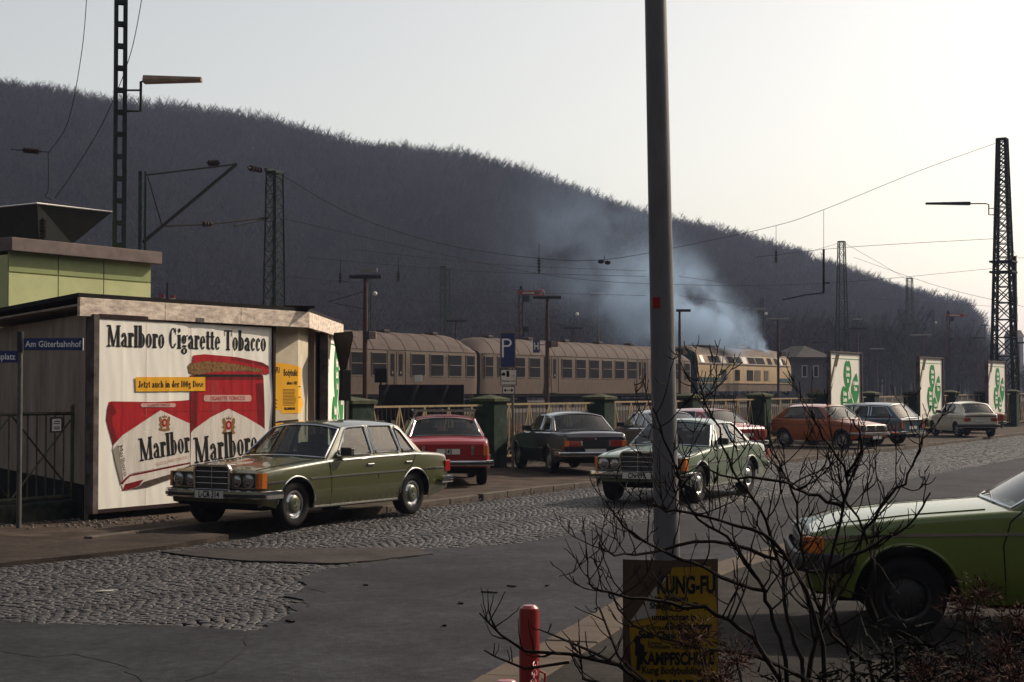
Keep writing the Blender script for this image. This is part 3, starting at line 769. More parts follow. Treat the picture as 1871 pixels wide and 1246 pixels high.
def lamp_round(T,U,u,y,z,r,name='headlight',m=None):
    b=MB(m_chrome); b.smooth=True; b.lathe([(r+.012,0),(r+.012,.014),(r,.016)],20,'X',(0,0,0))
    b.mi_(m or m_clearl); b.lathe([(r,.012),(r*.7,.028),(r*.35,.034),(.001,.036)],20,'X',(0,0,0))
    for i in range(len(b.v)): b.v[i]=Vector(U(u,y,z))+Vector(b.v[i])
    return b.build(name,T)
def style_classic(T,sp,U,hw,zs,ys,L,W):
    "upright chrome grille, twin round lamps behind a square glass, amber corners"
    zc=.665; top_=zs(.05)-.005
    g=MB(m_black); u=-.035; gw,gt,gb=.30,zs(.05)+.085,.46
    g.box(U(0,0,(gt+gb)/2),(.08,gw*2-.03,gt-gb-.03))
    g.mi_(m_chrome)
    outl=[(-gw,gb),(-gw-.012,gt-.05),(-gw+.03,gt),(gw-.03,gt),(gw+.012,gt-.05),(gw,gb)]
    for a,b in zip(outl,outl[1:]): g.bar(U(u,a[0],a[1]),U(u,b[0],b[1]),.05,.034)
    g.box(U(.03,0,gt+.006),(.16,gw*2-.04,.02))
    for k in range(1,5): g.box(U(u-.003,0,lerp(gb,gt,k/5)),(.012,gw*2-.02,.009))
    g.box(U(u-.012,0,(gt+gb)/2),(.012,.016,gt-gb))
    g.build('grille',T,bevel=.003)
    st=MB(m_chrome); st.tube([U(.03,.035*math.cos(R(a)),gt+.055+.035*math.sin(R(a))) for a in range(0,360,30)],.0035,4,closed=True)
    for k in range(3): a=R(90+120*k); st.bar(U(.03,0,gt+.055),U(.03,.035*math.cos(a),gt+.055+.035*math.sin(a)),.005)
    st.bar(U(.03,0,gt),U(.03,0,gt+.022),.008); st.build('bonnet_ornament',T)
    for sg in (1,-1):
        h=MB(m_black); y0,y1=.335,W/2-.135
        h.box(U(.015,sg*(y0+y1)/2,zc),(.06,y1-y0,.205)); h.mi_(m_alu)
        yc=sg*(y0+y1)/2; wd=(y1-y0)/2
        for a,b in (((-wd,-.1),(wd,-.1)),((wd,-.1),(wd,.1)),((wd,.1),(-wd,.1)),((-wd,.1),(-wd,-.1))): h.bar(U(-.018,yc+a[0],zc+a[1]),U(-.018,yc+b[0],zc+b[1]),.010)
        hh=h.build('headlight',T)
        lamp_round(hh,U,-.016,sg*(y1-.115),zc+.0,.083,'lamp_lens'); lamp_round(hh,U,-.016,sg*(y0+.085),zc-.005,.068,'lamp_lens')
        a=MB(m_amber); a.smooth=False
        y2=W/2-.125; 
        pts=[(-.018,y2),(-.014,W/2-.085),(.03,W/2-.062),(.11,W/2-.046),(.11,y2)]
        a.add([U(p[0],sg*p[1],zc-.102) for p in pts]+[U(p[0]+.004,sg*p[1],zc+.102) for p in pts],[(0,1,6,5),(1,2,7,6),(2,3,8,7),(3,4,9,8),(5,6,7,8,9),(4,3,2,1,0)])
        a.mi_(m_gap)
        for k in range(1,5): a.bar(U(-.02,sg*(y2+.005),zc-.1+.04*k),U(-.016,sg*(W/2-.085),zc-.1+.04*k),.003)
        a.build('indicator',T)
        t=MB(m_redl); yc=sg*(W/2-.24)
        t.box(U(L-.0,yc,.70),(.04,.34,.17)); t.box(U(L-.08,sg*(W/2-.058),.70),(.14,.035,.17)); t.mi_(m_amber); t.box(U(L+.002,sg*(W/2-.13),.70),(.045,.11,.165)); t.build('tail_light',T,bevel=.006)
def style_plain(T,sp,U,hw,zs,ys,L,W):
    o=sp.get('opt',{}); zc=o.get('hz',.66)
    g=MB(m_black); g.box(U(-.004,0,zc),(.03,W-.30,.19)); g.mi_(m_alu)
    for k in (-1,0,1): g.box(U(-.022,0,zc+k*.055),(.008,W-.62,.008))
    if o.get('roundel'):
        g.tube([U(-.03,.05*math.cos(R(a)),zc+.05*math.sin(R(a))) for a in range(0,360,30)],.005,4,closed=True)
    g.build('grille',T)
    for sg in (1,-1):
        if o.get('round'): lamp_round(T,U,-.018,sg*(W/2-.30),zc,.088)
        else:
            h=MB(m_chrome); h.box(U(-.014,sg*(W/2-.30),zc),(.02,.26,.17)); h.mi_(m_clearl); h.box(U(-.024,sg*(W/2-.30),zc),(.012,.23,.145)); h.build('headlight',T,bevel=.008)
        a=MB(m_amber); 
        if o.get('corner'): a.box(U(.06,sg*(W/2-.08),zc),(.15,.07,.17))
        else: a.box(U(-.03,sg*(W/2-.32),o.get('iz',.40)),(.02,.16,.06))
        a.build('indicator',T,bevel=.006)
        tw,th,tz=o.get('tail',(.30,.16,.68)); ty=sg*(W/2-.09-tw/2)
        t=MB(m_redl); t.box(U(L+.004,ty-sg*0,tz),(.03,tw,th)); t.mi_(m_amber); t.box(U(L+.007,ty+sg*(tw/2-tw*.13),tz),(.03,tw*.26,th*.98))
        if o.get('revlamp',1): t.mi_(m_clearl); t.box(U(L+.008,ty-sg*(tw/2-.03),tz),(.03,.05,th*.9))
        t.build('tail_light',T,bevel=.006)
    if o.get('panel'):
        p=MB(m_black); p.box(U(L+.0,0,o['panel']),(.02,W-.30,.18)); p.build('rear_panel',T)
    if o.get('badge'):
        b=MB(m_chrome); b.box(U(L+.004,0,zs(L)-.05),(.012,.05,.05)); b.box(U(L+.004,-W/2+.35,zs(L)-.06),(.01,.16,.025)); b.box(U(L+.004,W/2-.35,zs(L)-.06),(.01,.13,.022)); b.build('badge',T,bevel=.004)
    e=MB(m_alu); e.tube([U(L-.2,-.35,.26),U(L+.05,-.35,.25)],.022,8); e.build('exhaust_pipe',T)
    if o.get('rear_wiper'):
        e=MB(m_black); e.tube([U(L-.05,-.1,zs(L)+.06),U(L-.25,.28,zs(L)+.22)],.008,4); e.build('rear_wiper',T)

hubcap = mat('hubcap_green',(.16,.17,.10),.3,.5,var=.1,coat=.5)
CL_TOP=[(a*.965,b) for a,b in [(0,.73),(.03,.765),(.10,.79),(.4,.825),(1.0,.87),(1.55,.905),(2.6,.93),(3.6,.94),(4.0,.93),(4.4,.905),(4.60,.88),(4.70,.83),(4.725,.80)]]
CLASSIC=dict(kind='saloon_car',L=4.52,W=1.75,fo=.70,wb=2.795,rw=.318,H=1.438,top=CL_TOP,arch=.385,sill=.24,
  gh=dict(uf=1.44,ut=1.98,rt=3.38,rb=3.80,yr=.62),chrome=True,ridge=True,archlip='chrome',
  wins=[[(1.68,.94),(2.52,.955),(2.52,1.345),(2.14,1.338),(2.04,1.31)],[(2.61,.957),(3.22,.962),(3.17,1.345),(2.61,1.352)],[(3.28,.963),(3.60,.965),(3.38,1.27),(3.24,1.335)]],
  doors=[[(1.44,.87),(1.46,.26)],[(2.565,1.36),(2.565,.26)],[(3.56,.92),(3.46,.78),(3.26,.66),(3.20,.5)]],
  strip=(.675,.024,m_chrome),sillstrip=True,handles=[(2.38,.80),(3.34,.80)],bump=(.475,.12,m_chrome,.50,m_black),style=style_classic,seats=(2.62,3.45),
  rim=m_chrome,hub=hubcap,star=True,mirrors=1)
CARS=[]
c1=dict(CLASSIC,paint=paint('olive',(.062,.068,.010),.15),fplate=('L-CR 314',.475,.52),rplate=('L-CR 314',.62,.52))
build_car(c1,(-3.66,22.25),(-.520,-.854),'olive green saloon with chrome grille parked in front of the large cigarette billboard','car','cars parked by the railway',z=.035)
c2=dict(CLASSIC,kind='coupe_car',L=4.64,wb=2.71,H=1.395,paint=paint('sage',(.13,.195,.12)),hub=mat('hubcap_pale',(.3,.34,.28),.3,.5),
  top=[(a*.982,b) for a,b in CL_TOP],gh=dict(uf=1.42,ut=1.98,rt=3.10,rb=3.72,yr=.60),
  wins=[[(1.68,.94),(2.60,.955),(2.57,1.305),(2.14,1.30),(2.04,1.27)],[(2.68,.957),(3.42,.962),(3.14,1.24),(3.00,1.30),(2.66,1.31)]],
  doors=[[(1.48,.93),(1.50,.26)],[(2.80,.95),(2.78,.30)]],handles=[(2.62,.82)],fplate=('CN 999',.475,.52),rplate=('CN 999',.62,.52))
build_car(c2,(2.42,27.28),(-.44,-.898),'pale green coupe driving towards the camera on the cobbles behind the grey pole','car',z=.02,group=None)

def sedan(kind,L,W,H,wb,fo,paint_,top,gh,wins,doors,**k):
    d=dict(kind=kind,L=L,W=W,H=H,wb=wb,fo=fo,rw=.295,arch=.355,sill=.24,paint=paint_,top=top,gh=gh,wins=wins,doors=doors,rim=mat('steel_rim',(.30,.30,.30),.4,.7),
      bump=(.44,.11,m_chrome,.46,m_black),style=style_plain,handles=[],mirrors=1); d.update(k); return d
RK_TOP=[(0,.70),(.05,.76),(.5,.83),(1.3,.90),(1.45,.91),(3.6,.93),(3.9,.92),(4.3,.90),(4.42,.87),(4.47,.82)]
red = sedan('estate_saloon',4.47,1.70,1.37,2.67,.85,paint('red',(.42,.006,.010),.0),RK_TOP,dict(uf=1.42,ut=2.02,rt=3.30,rb=3.86,yr=.60),
  [[(1.75,.95),(2.50,.96),(2.50,1.28),(2.16,1.27)],[(2.58,.96),(3.20,.96),(3.10,1.28),(2.58,1.285)],[(3.26,.96),(3.52,.95),(3.30,1.20)]],
  [[(2.54,1.3),(2.54,.26)]],rm=(.05,.05,.10,.08),chrome=True,strip=(.60,.02,m_black),
  rplate=('LD-H 240',.66,.52,.01),opt=dict(tail=(.32,.19,.70),hz=.62))
red['rplate']=('240',.68,.46,.012)
pR=Vector((-1.22,30.65,0)); fR=Vector((-.10,.995,0)).normalized()
oR=build_car(red,pR+fR*(4.47-.85),fR,'red car with a roof rack parked nose to the railing, seen from behind','car','cars parked by the railway',z=.055)
rk=MB(m_alu)
for dx in (-1.55,-2.15):
    for s in (1,-1): rk.bar((dx,s*.60,1.27),(dx,s*.54,1.43),.022); rk.bar((dx,s*.60,1.27),(dx,s*.66,1.30),.02)
    rk.bar((dx,-.62,1.44),(dx,.62,1.44),.03)
for s in (-.62,0,.62): rk.bar((-1.50,s,1.46),(-2.45,s,1.46),.022)
rk.bar((-2.45,-.62,1.46),(-2.45,.62,1.46),.028)
for dx in (-2.45,):
    for s in (1,-1): rk.bar((dx,s*.58,1.27),(dx,s*.60,1.45),.02)
rk.build('roof_rack',oR)
st=MB(m_white); st.add([(-3.62-.012-.0,.0,0)]*0,[]) if False else None
dd=MB(m_white); dd.add([(-(4.47-.85)-.014,-.60+.075*math.cos(R(a))*-1,.69+.05*math.sin(R(a))) for a in range(0,360,20)],[tuple(range(18))]); dd.mi_(m_ink); dd.text('D',.075,(-(4.47-.85)-.017,-.60,.69),(0,-1,0),(0,0,1)); dd.build('country_sticker',oR)

nv_top=[(0,.68),(.06,.74),(.6,.82),(1.3,.89),(3.5,.93),(4.1,.92),(4.28,.90),(4.355,.83)]
navy=sedan('compact_saloon',4.355,1.61,1.38,2.56,.75,paint('navy',(.006,.007,.018),.2),nv_top,dict(uf=1.35,ut=1.98,rt=3.05,rb=3.60,yr=.58),
  [[(1.72,.95),(2.52,.95),(2.50,1.28),(2.14,1.27)],[(2.60,.95),(3.32,.95),(3.04,1.24),(2.88,1.28),(2.60,1.285)]],[[(2.60,.93),(2.58,.26)]],rm=(.04,.04,.07,.07),
  chrome=True,strip=(.55,.02,m_alu),opt=dict(tail=(.42,.13,.69),badge=1,panel=.69,hz=.62),rplate=('',.52,.5,.012))
fN=Vector((-.27,.963,0)); lN=Vector((-fN.y,fN.x,0))
pN=Vector((.80,35.9,0))-lN*.78
build_car(navy,pN+fN*2.56,fN,'dark navy blue saloon with big rear window parked beside the parking sign','car','cars parked by the railway',z=.055)
fb_top=[(0,.66),(.06,.72),(.6,.80),(1.2,.88),(3.3,.93),(3.75,.92),(3.9,.86)]
brown=sedan('hatchback_car',3.90,1.59,1.37,2.455,.75,paint('dark_brown',(.045,.034,.032),.4),fb_top,dict(uf=1.15,ut=1.80,rt=2.75,rb=3.72,yr=.56),
  [[(1.52,.95),(2.15,.96),(2.13,1.27),(1.92,1.26)],[(2.21,.96),(2.72,.96),(2.62,1.26),(2.21,1.275)],[(2.78,.96),(3.25,.95),(2.85,1.18),(2.74,1.21)]],[[(2.18,1.28),(2.18,.26)]],rm=(.06,.06,.10,.10),
  chrome=True,opt=dict(tail=(.30,.14,.66),hz=.60))
fB=Vector((-.27,.963,0)).normalized(); lB=Vector((-fB.y,fB.x,0))
pB=Vector((3.2,40.0,0))-lB*.78
build_car(brown,pB+fB*(2.455-.3),fB,'dark brown fastback car half hidden behind the grey pole and the coupe','car','cars parked by the railway',z=.06)
fd=Vector((-.62,.785,0)).normalized()
red2=dict(red,kind='saloon_car',L=4.4,paint=paint('crimson',(.42,.012,.018),.0),strip=None); red2['rplate']=('',.66,.5,.012)
red2['top']=[(a*.985,b) for a,b in RK_TOP]
rc=Vector((6.25,42.6,0))
build_car(red2,rc+fd*(4.4-.85),fd,'crimson saloon seen between the pole and the green brick pillar','car','cars parked by the railway',z=.06)
gf_top=[(0,.70),(.04,.755),(.5,.83),(1.0,.895),(1.12,.905),(3.3,.93),(3.62,.93),(3.70,.86)]
golf=sedan('hatchback_car',3.705,1.61,1.41,2.40,.70,paint('orange',(.47,.10,.012),.0),gf_top,dict(uf=1.02,ut=1.62,rt=3.02,rb=3.62,yr=.585),
  [[(1.40,.955),(2.18,.96),(2.16,1.31),(1.80,1.30)],[(2.30,.96),(3.20,.965),(2.98,1.27),(2.88,1.30),(2.30,1.315)]],[[(2.24,1.33),(2.24,.28)],[(1.12,.88),(1.14,.28)]],
  rm=(.07,.07,.08,.10),opt=dict(round=1,roundel=1,tail=(.26,.14,.72),hz=.645,iz=.47),bump=(.48,.09,m_alu,.46),handles=[(2.08,.82)],strip=(.745,.012,m_black),fplate=('',.36,.46),crown=.03)
fG=Vector((.64,-.77,0)).normalized(); lG=Vector((-fG.y,fG.x,0))
pG=Vector((10.5,50.98,0))+lG*.78
build_car(golf,pG,fG,'orange two-door hatchback turned towards the road beside a green brick pillar','car','cars parked by the railway',z=.06)
es_top=[(0,.66),(.05,.72),(.5,.80),(1.2,.88),(3.6,.92),(4.1,.92),(4.20,.86)]
blue=sedan('estate_car',4.2,1.66,1.44,2.45,.75,paint('steel_blue',(.03,.10,.14),.2),es_top,dict(uf=1.22,ut=1.86,rt=3.60,rb=4.12,yr=.60),
  [[(1.58,.95),(2.25,.96),(2.23,1.31),(1.98,1.30)],[(2.33,.96),(2.90,.96),(2.88,1.32),(2.33,1.32)],[(3.0,.98),(3.82,.98),(3.56,1.29),(3.0,1.31)]],[[(2.29,1.33),(2.29,.26)],[(2.95,1.33),(2.95,.5)]],
  rm=(.07,.07,.06,.08),chrome=True,opt=dict(tail=(.17,.26,.70),hz=.62,corner=1),rplate=('',.60,.5,.012),bump=(.42,.10,m_chrome,.43))
fE=Vector((-.72,.70,0)).normalized(); rE=Vector((fE.y,-fE.x,0))
cE=Vector((13.0,53.6,0))+rE*.83
build_car(blue,cE+fE*(4.2-.75),fE,'steel blue estate car with sunlit tailgate in front of a shamrock billboard','car','cars parked by the railway',z=.06)
wh=dict(golf,kind='hatchback_car',paint=paint('cream_white',(.60,.54,.42),.0)); 
wh['wins']=[[(1.40,.955),(2.0,.96),(1.98,1.31),(1.80,1.30)],[(2.08,.96),(2.62,.965),(2.60,1.315),(2.08,1.315)],[]]
wh['wins']=[wh['wins'][0],[(2.08,.96),(2.66,.965),(2.60,1.315),(2.08,1.315)]]
wh['doors']=[[(2.04,1.33),(2.04,.28)],[(2.72,1.30),(2.72,.6)]]; wh['rm']=(.11,.11,.10,.12)
wh['opt']=dict(round=1,tail=(.30,.14,.70),hz=.645,rear_wiper=1); wh['rplate']=('',.66,.50,.012); wh['bump']=(.48,.11,m_black,.46); wh['fplate']=None
fW=Vector((-.12,.993,0)).normalized(); rW=Vector((fW.y,-fW.x,0))
cW=Vector((17.75,63.2,0))+rW*.80
build_car(wh,cW+fW*(3.705-.70),fW,'cream white five-door hatchback parked in front of the middle shamrock billboard','car','cars parked by the railway',z=.06)
br=dict(red,kind='saloon_car',paint=paint('rust_orange',(.40,.11,.04),.0),strip=None); br['rplate']=None
br['opt']=dict(tail=(.30,.18,.70),hz=.62)
fO=Vector((-.30,.954,0)).normalized()
build_car(br,Vector((20.7,69.6,0))+fO*3.5,fO,'rust orange saloon parked beyond the cream white hatchback','car','cars parked by the railway',z=.06)
# foreground car
fg_top=[(0,.73),(.05,.775),(.3,.835),(.8,.90),(1.48,.955),(3.5,.965),(4.1,.95),(4.3,.90),(4.36,.86)]
fg=sedan('saloon_car',4.30,1.69,1.40,2.50,.74,paint('apple_green',(.15,.20,.02),.1),fg_top,dict(uf=1.50,ut=2.10,rt=3.2,rb=3.8,yr=.60),
  [[(1.88,.985),(2.56,.99),(2.54,1.30),(2.24,1.29)],[(2.60,.99),(3.30,.985),(3.05,1.29),(2.60,1.30)]],[[(1.62,.985),(1.50,.88),(1.44,.70),(1.46,.30)],[(2.56,1.3),(2.56,.28)]],
  rw=.305,arch=.40,strip=(.79,.022,m_chrome),opt=dict(corner=1,hz=.665),bump=(.56,.15,m_black,.56),chrome=True,sillstrip=False,fplate=('',.42,.5),handles=[(2.4,.86)],sill=.26,crown=.05,rim=mat('shaded_steel_rim',(.03,.028,.026),.5,.3))  # near-black rim: the wheel's shade put into its colour
fF=Vector((-.992,.12,0)).normalized(); lF=Vector((-fF.y,fF.x,0))   # left side faces the camera
pF=Vector(((1653-935.5)/F_PX*12.0,12.0,0))-lF*.79
build_car(fg,pF,fF,'apple green car at the right edge with black bumper and orange corner lamp','car',None,z=.05)
# =============== kiosk, billboards, railings, signs ===============
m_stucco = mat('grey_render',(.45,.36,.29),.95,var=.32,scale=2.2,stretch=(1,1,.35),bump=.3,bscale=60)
m_stucco_lit = mat('sunlit_render',(.50,.44,.34),.95,var=.16,scale=3,bump=.35,bscale=50)  # paler copy of the render; sunlight put into its colour
m_fascia = mat('weathered_fascia',(.52,.42,.36),.9,var=.30,scale=5,stretch=(1,1,3),col2=(.66,.56,.47),bump=.3,bscale=30)
m_tar = mat('tar_paper',(.018,.016,.016),.9,var=.3,bump=.3)
m_plinth = mat('dark_plinth',(.012,.012,.012),.95,var=.4,scale=2)
m_paper = mat('poster_paper',(.80,.77,.70),.8,var=.05,scale=2,stretch=(3,3,.5))
m_red = mat('print_red',(.499,.012,.02),.6,var=.22,scale=6,stretch=(3,3,.6))
m_dred = mat('print_dark_red',(.22,.006,.010),.6,var=.3,scale=6)
m_pink = mat('print_pink',(.52,.30,.27),.6,var=.1)
m_grey = mat('print_pack_grey',(.60,.55,.50),.6,var=.12,scale=8,stretch=(4,4,.5))
m_yel = mat('print_yellow',(.72,.36,.02),.6,var=.06)
m_gold = mat('print_gold',(.33,.17,.06),.6,var=.2,scale=20)
m_tob = mat('print_tobacco',(.16,.07,.02),.7,var=.6,scale=25,col2=(.30,.16,.06))
m_green = mat('print_green',(.03,.32,.08),.6,var=.1)
m_print = mat('print_black',(.012,.012,.013),.6,var=.1)
m_brownprint = mat('print_brown',(.11,.075,.055),.7,var=.3,scale=8)
m_frame = mat('board_frame',(.09,.075,.065),.8,var=.4,scale=4,col2=(.16,.13,.12))
m_framedark = mat('board_frame_dark',(.035,.018,.018),.8,var=.3)

KX = Vector((-6.01,23.0,0))
# ---- kiosk building
K = thing('kiosk_building','low flat-roofed roadside building with a weathered pale fascia and grey gable','building',(-5.0,26,0))
A=Vector((-6.10,22.85,0)); Bc=Vector((-3.62,27.05,0)); Cc=Vector((-3.62,31.6,0)); Dd=Vector((-9.2,28.4,0)); Ee=Vector((-9.4,33.5,0))
wl=MB(m_stucco)
def wallq(a,b,z0,z1,m): wl.mi_(m); wl.add([(a.x,a.y,z0),(b.x,b.y,z0),(b.x,b.y,z1),(a.x,a.y,z1)],[(0,1,2,3)])
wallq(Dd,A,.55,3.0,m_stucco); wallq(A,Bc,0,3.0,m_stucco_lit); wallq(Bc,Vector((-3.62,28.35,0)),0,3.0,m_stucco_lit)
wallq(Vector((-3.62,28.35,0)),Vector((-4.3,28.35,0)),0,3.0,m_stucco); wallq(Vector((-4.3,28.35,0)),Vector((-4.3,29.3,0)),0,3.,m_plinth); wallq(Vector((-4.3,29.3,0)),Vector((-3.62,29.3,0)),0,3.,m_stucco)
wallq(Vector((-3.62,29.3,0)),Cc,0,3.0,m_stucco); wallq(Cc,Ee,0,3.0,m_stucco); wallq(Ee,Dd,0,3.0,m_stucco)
wl.build('wall',K,world=True)
pb=MB(m_plinth); pb.prism([((Dd+(A-Dd)*t)+Vector((-.864,-.504,0))*o)[:2] for t,o in ((0,0),(0,.02),(1,.02),(1,0))],0,.56); pb.build('plinth',K,world=True)
# roof slab + fascia boards
a2=A+Vector((-.02,-.32,0)); ro=[a2, Vector((-3.42,26.75,0)), Vector((-3.38,31.8,0)), Ee+Vector((-.3,.4,0)), Dd+Vector((-.35,-.05,0))]
rf=MB(m_tar); rf.prism([tuple(p[:2]) for p in ro],3.22,3.285); rf.build('roof',K,world=True)
fb=MB(m_fascia)
def board(a,b,z0,z1,t=.05,n=1):
    d=b-a
    for i in range(n):
        p=a+d*((i+.5)/n); fb.box((p.x,p.y,(z0+z1)/2),(d.length/n-.006,t,z1-z0),rz=math.atan2(d.y,d.x))
board(ro[0],ro[1],2.955,3.22,n=3); board(ro[1],ro[2],2.955,3.22,n=2)
fb.build('fascia',K,world=True,bevel=.006)
sf=MB(m_stucco); sf.prism([tuple(p[:2]) for p in ro],3.10,3.13); sf.build('soffit',K,world=True)
lr=MB(m_tar); p=Vector((-3.6,26.6,0)); lr.box((-3.7,27.1,3.30),(.5,1.2,.03),rz=.3); lr.build('roofing_felt_edge',K,world=True)
# yellow bills glued to the wall corner, and the torn brown panel below
def plane_map(o,xd,nd):
    o,xd,nd=Vector(o),Vector(xd).normalized(),Vector(nd).normalized()
    return lambda a,b,off=0.: tuple(o+xd*a+Vector((0,0,1))*b+nd*(off+.004))
def at_plane(px,py,P,N):
    d=ray(px,py); o=Vector((0,0,CAMZ)); P=Vector(P);N=Vector(N); t=(P-o).dot(N)/d.dot(N); return o+d*t
pm_=plane_map(Bc-SD*.83,SD,SN)
sh=Sheet(pm_); Y0=1.58
sh.shape(m_yel,[(.0,Y0),(.40,Y0-.0),(.40,Y0+.78),(.0,Y0+.80)]); sh.shape(m_yel,[(.37,Y0-.06),(.83,Y0-.06),(.83,Y0+.74),(.37,Y0+.79)])
sh.plain(m_print,'NG-FU',.21,Y0+.66,.13,bold=.005,sx=.66); sh.plain(m_print,'Bodybuild',.62,Y0+.62,.15,bold=.005,sx=.62); sh.plain(m_print,'alters 100',.66,Y0+.45,.075,bold=.003,sx=.9)
rr=random.Random(4)
for k in range(9):
    y=Y0+.52-.06*k; sh.shape(m_print,[(.06,y),(.06+rr.uniform(.1,.26),y),(.06+.18,y+.018),(.06,y+.018)],False)
for k in range(12):
    y=Y0+.34-.024*k; sh.shape(m_print,[(.42,y),(.42+rr.uniform(.28,.38),y),(.42+.33,y+.008),(.42,y+.008)],False)
sh.plain(m_print,'DILLENBURG',.60,Y0+.02,.055,bold=.003,sx=.9)
tag(sh.mb.build('yellow_bill'),'pair of yellow bills pasted on the building wall right of the cigarette billboard','poster')
pm2=plane_map(Bc,(0,1,0),(1,0,0)); sh=Sheet(pm2)
sh.shape(m_yel,[(.0,Y0-.06),(.25,Y0-.06),(.62,Y0+.08),(.30,Y0+.32),(.32,Y0+.70),(.0,Y0+.74)]); sh.shape(m_print,[(.02,Y0+.38),(.28,Y0+.38),(.28,Y0+.40),(.02,Y0+.40)]); sh.shape(m_print,[(.02,Y0+.2),(.28,Y0+.2),(.28,Y0+.22),(.02,Y0+.22)])
tag(sh.mb.build('yellow_bill'),'yellow bill with a torn corner wrapped on the sunlit end wall','poster')
pn=MB(mat('torn_brown_panel',(.06,.045,.036),.9,var=.5,scale=5)); pn.add([pm_(a,b,.01) for a,b in ((.0,.3),(.83,.3),(.83,1.42),(.3,1.40),(.0,1.33))],[(0,1,2,3,4)]); pn.build('lower_wall_panel',K,world=True)
pn=MB(m_paper); pn.add([pm_(a,b,.014) for a,b in ((.02,1.2),(.30,1.24),(.42,1.34),(.0,1.33))],[(0,1,2,3)]); pn.mi_(m_yel); pn.add([pm_(a,b,.018) for a,b in ((.25,1.27),(.42,1.31),(.42,1.37),(.2,1.36))],[(0,1,2,3)]); tag(pn.build('torn_bill'),'torn white and yellow bill remnant below the yellow bills','poster')

# ---- big cigarette billboard (poster art traced from the print in its own plane)
PN = SN; PO = KX+SN*.16
corners_px=[(175,930.5),(492,903.5),(492.5,598.5),(173.5,582)]    # BL BR TR TL in the photo
C3=[at_plane(x,y,PO,PN) for x,y in corners_px]
BW=(C3[1]-C3[0]).dot(SD); z0b=(C3[0].z+C3[1].z)/2; z1b=(C3[2].z+C3[3].z)/2; x0b=(C3[0]-PO).dot(SD)
B = thing('billboard','large billboard with red and white cigarette tobacco poster on the building front','billboard',(PO.x,PO.y,0),ANG)
loc=lambda a,b,off=0.: (x0b+a, -off, z0b+b)      # board coordinates: a along, b up
BH=z1b-z0b
# homography photo px -> board (a,b)
def homog(src,dst):
    Am=[];bb=[]
    for (x,y),(u,v) in zip(src,dst):
        Am.append([x,y,1,0,0,0,-u*x,-u*y]);bb.append(u);Am.append([0,0,0,x,y,1,-v*x,-v*y]);bb.append(v)
    h=np.linalg.solve(np.array(Am,float),np.array(bb,float)); 
    return lambda x,y:(lambda w:((h[0]*x+h[1]*y+h[2])/w,(h[3]*x+h[4]*y+h[5])/w))(h[6]*x+h[7]*y+1)
Hm=homog(corners_px,[(0,0),(BW,0),(BW,BH),(0,BH)])
cr=lambda x,y: Hm(160+x/3.367,570+y/3.367)       # from my enlarged crop of the poster
C=lambda L_:[cr(x,y) for x,y in L_]
fr=MB(m_frame)
for (cx,w_,m) in ((x0b-.075,.11,m_frame),(x0b+BW+.035,.07,m_framedark)): fr.mi_(m); fr.box((cx,-.0,(z0b+z1b)/2),(w_,.14,BH+.12))
fr.mi_(m_framedark); fr.box((x0b+BW/2,.0,z1b+.035),(BW,.10,.07)); fr.box((x0b+BW/2,.0,z0b-.03),(BW,.10,.06))
fr.box((x0b+BW/2,.05,(z0b+z1b)/2),(BW,.04,BH)); fr.build('frame',B,bevel=.006)
lg=MB(m_plinth); lg.box((x0b+BW/2,.06,z0b/2-.03),(BW+.1,.06,z0b-.07)); lg.build('skirting',B)
cl=MB(m_alu); cl.box((x0b+BW*.54,-.06,z1b+.06),(.16,.06,.06)); cl.bar((x0b+BW*.54,-.06,z1b+.05),(x0b+BW*1.02,-.05,z1b+.06),.03); cl.build('clip_rail',B)
# wrinkled paper base
pp=MB(m_paper); pp.smooth=True; rr=random.Random(8)
cols=[0]; 
fold=[BW*k/8 for k in range(1,8)]
def wr(a,b):
    v=.0028*math.sin(a*7+1.3*b)*math.sin(b*2.1+a)+.0009*math.sin(a*29+math.sin(b*3)*2)
    for f in fold: v+=.0022*math.exp(-((a-f)/.03)**2)
    if a>BW-.30: v+=.028*((a-BW+.30)/.30)**2*(.6+.4*math.sin(b*5))*max(0,math.sin(math.pi*b/BH))
    return v
NA,NB=150,50
pp.grid(lambda i,j: loc(BW*i/(NA-1), BH*j/(NB-1), .034+wr(BW*i/(NA-1),BH*j/(NB-1))), NA, NB)
base=len(pp.v)
def art(m,pts,k):
    """print laid on the wrinkled paper: subdivide so that it follows the folds"""
    pp.mi_(m)
    tri=tessellate_polygon([[Vector((p[0],p[1],0)) for p in pts]])
    st=[[Vector(pts[i][:2]) for i in t] for t in tri]; vs=[];fs=[]
    while st:
        t=st.pop(); e=[(t[(i+1)%3]-t[i]).length for i in range(3)]; mx=max(e)
        if mx>.09:
            i=e.index(mx); m_=(t[i]+t[(i+1)%3])/2; o_=t[(i+2)%3]; st+= [[t[i],m_,o_],[m_,t[(i+1)%3],o_]]; continue
        if (t[1]-t[0]).cross(t[2]-t[0])<0: t=[t[0],t[2],t[1]]
        b=len(vs); vs+=[loc(q.x,q.y,.0375+wr(q.x,q.y)+k*.0016) for q in t]; fs.append((b,b+1,b+2))
    pp.add(vs,fs)
def art_slab(m,body,p0,p1,h,k,shear=0.,stretch=1.):
    w,pl=slab(body); p0,p1=Vector(p0),Vector(p1); d=(p1-p0); L_=d.length; u=d.normalized(); n=Vector((-u.y,u.x))
    for i,q in enumerate(pl): art(m,[tuple(p0+u*(a*L_/w+b*h*shear)+n*(b*h)) for a,b in q],k+(i%4)*.12)
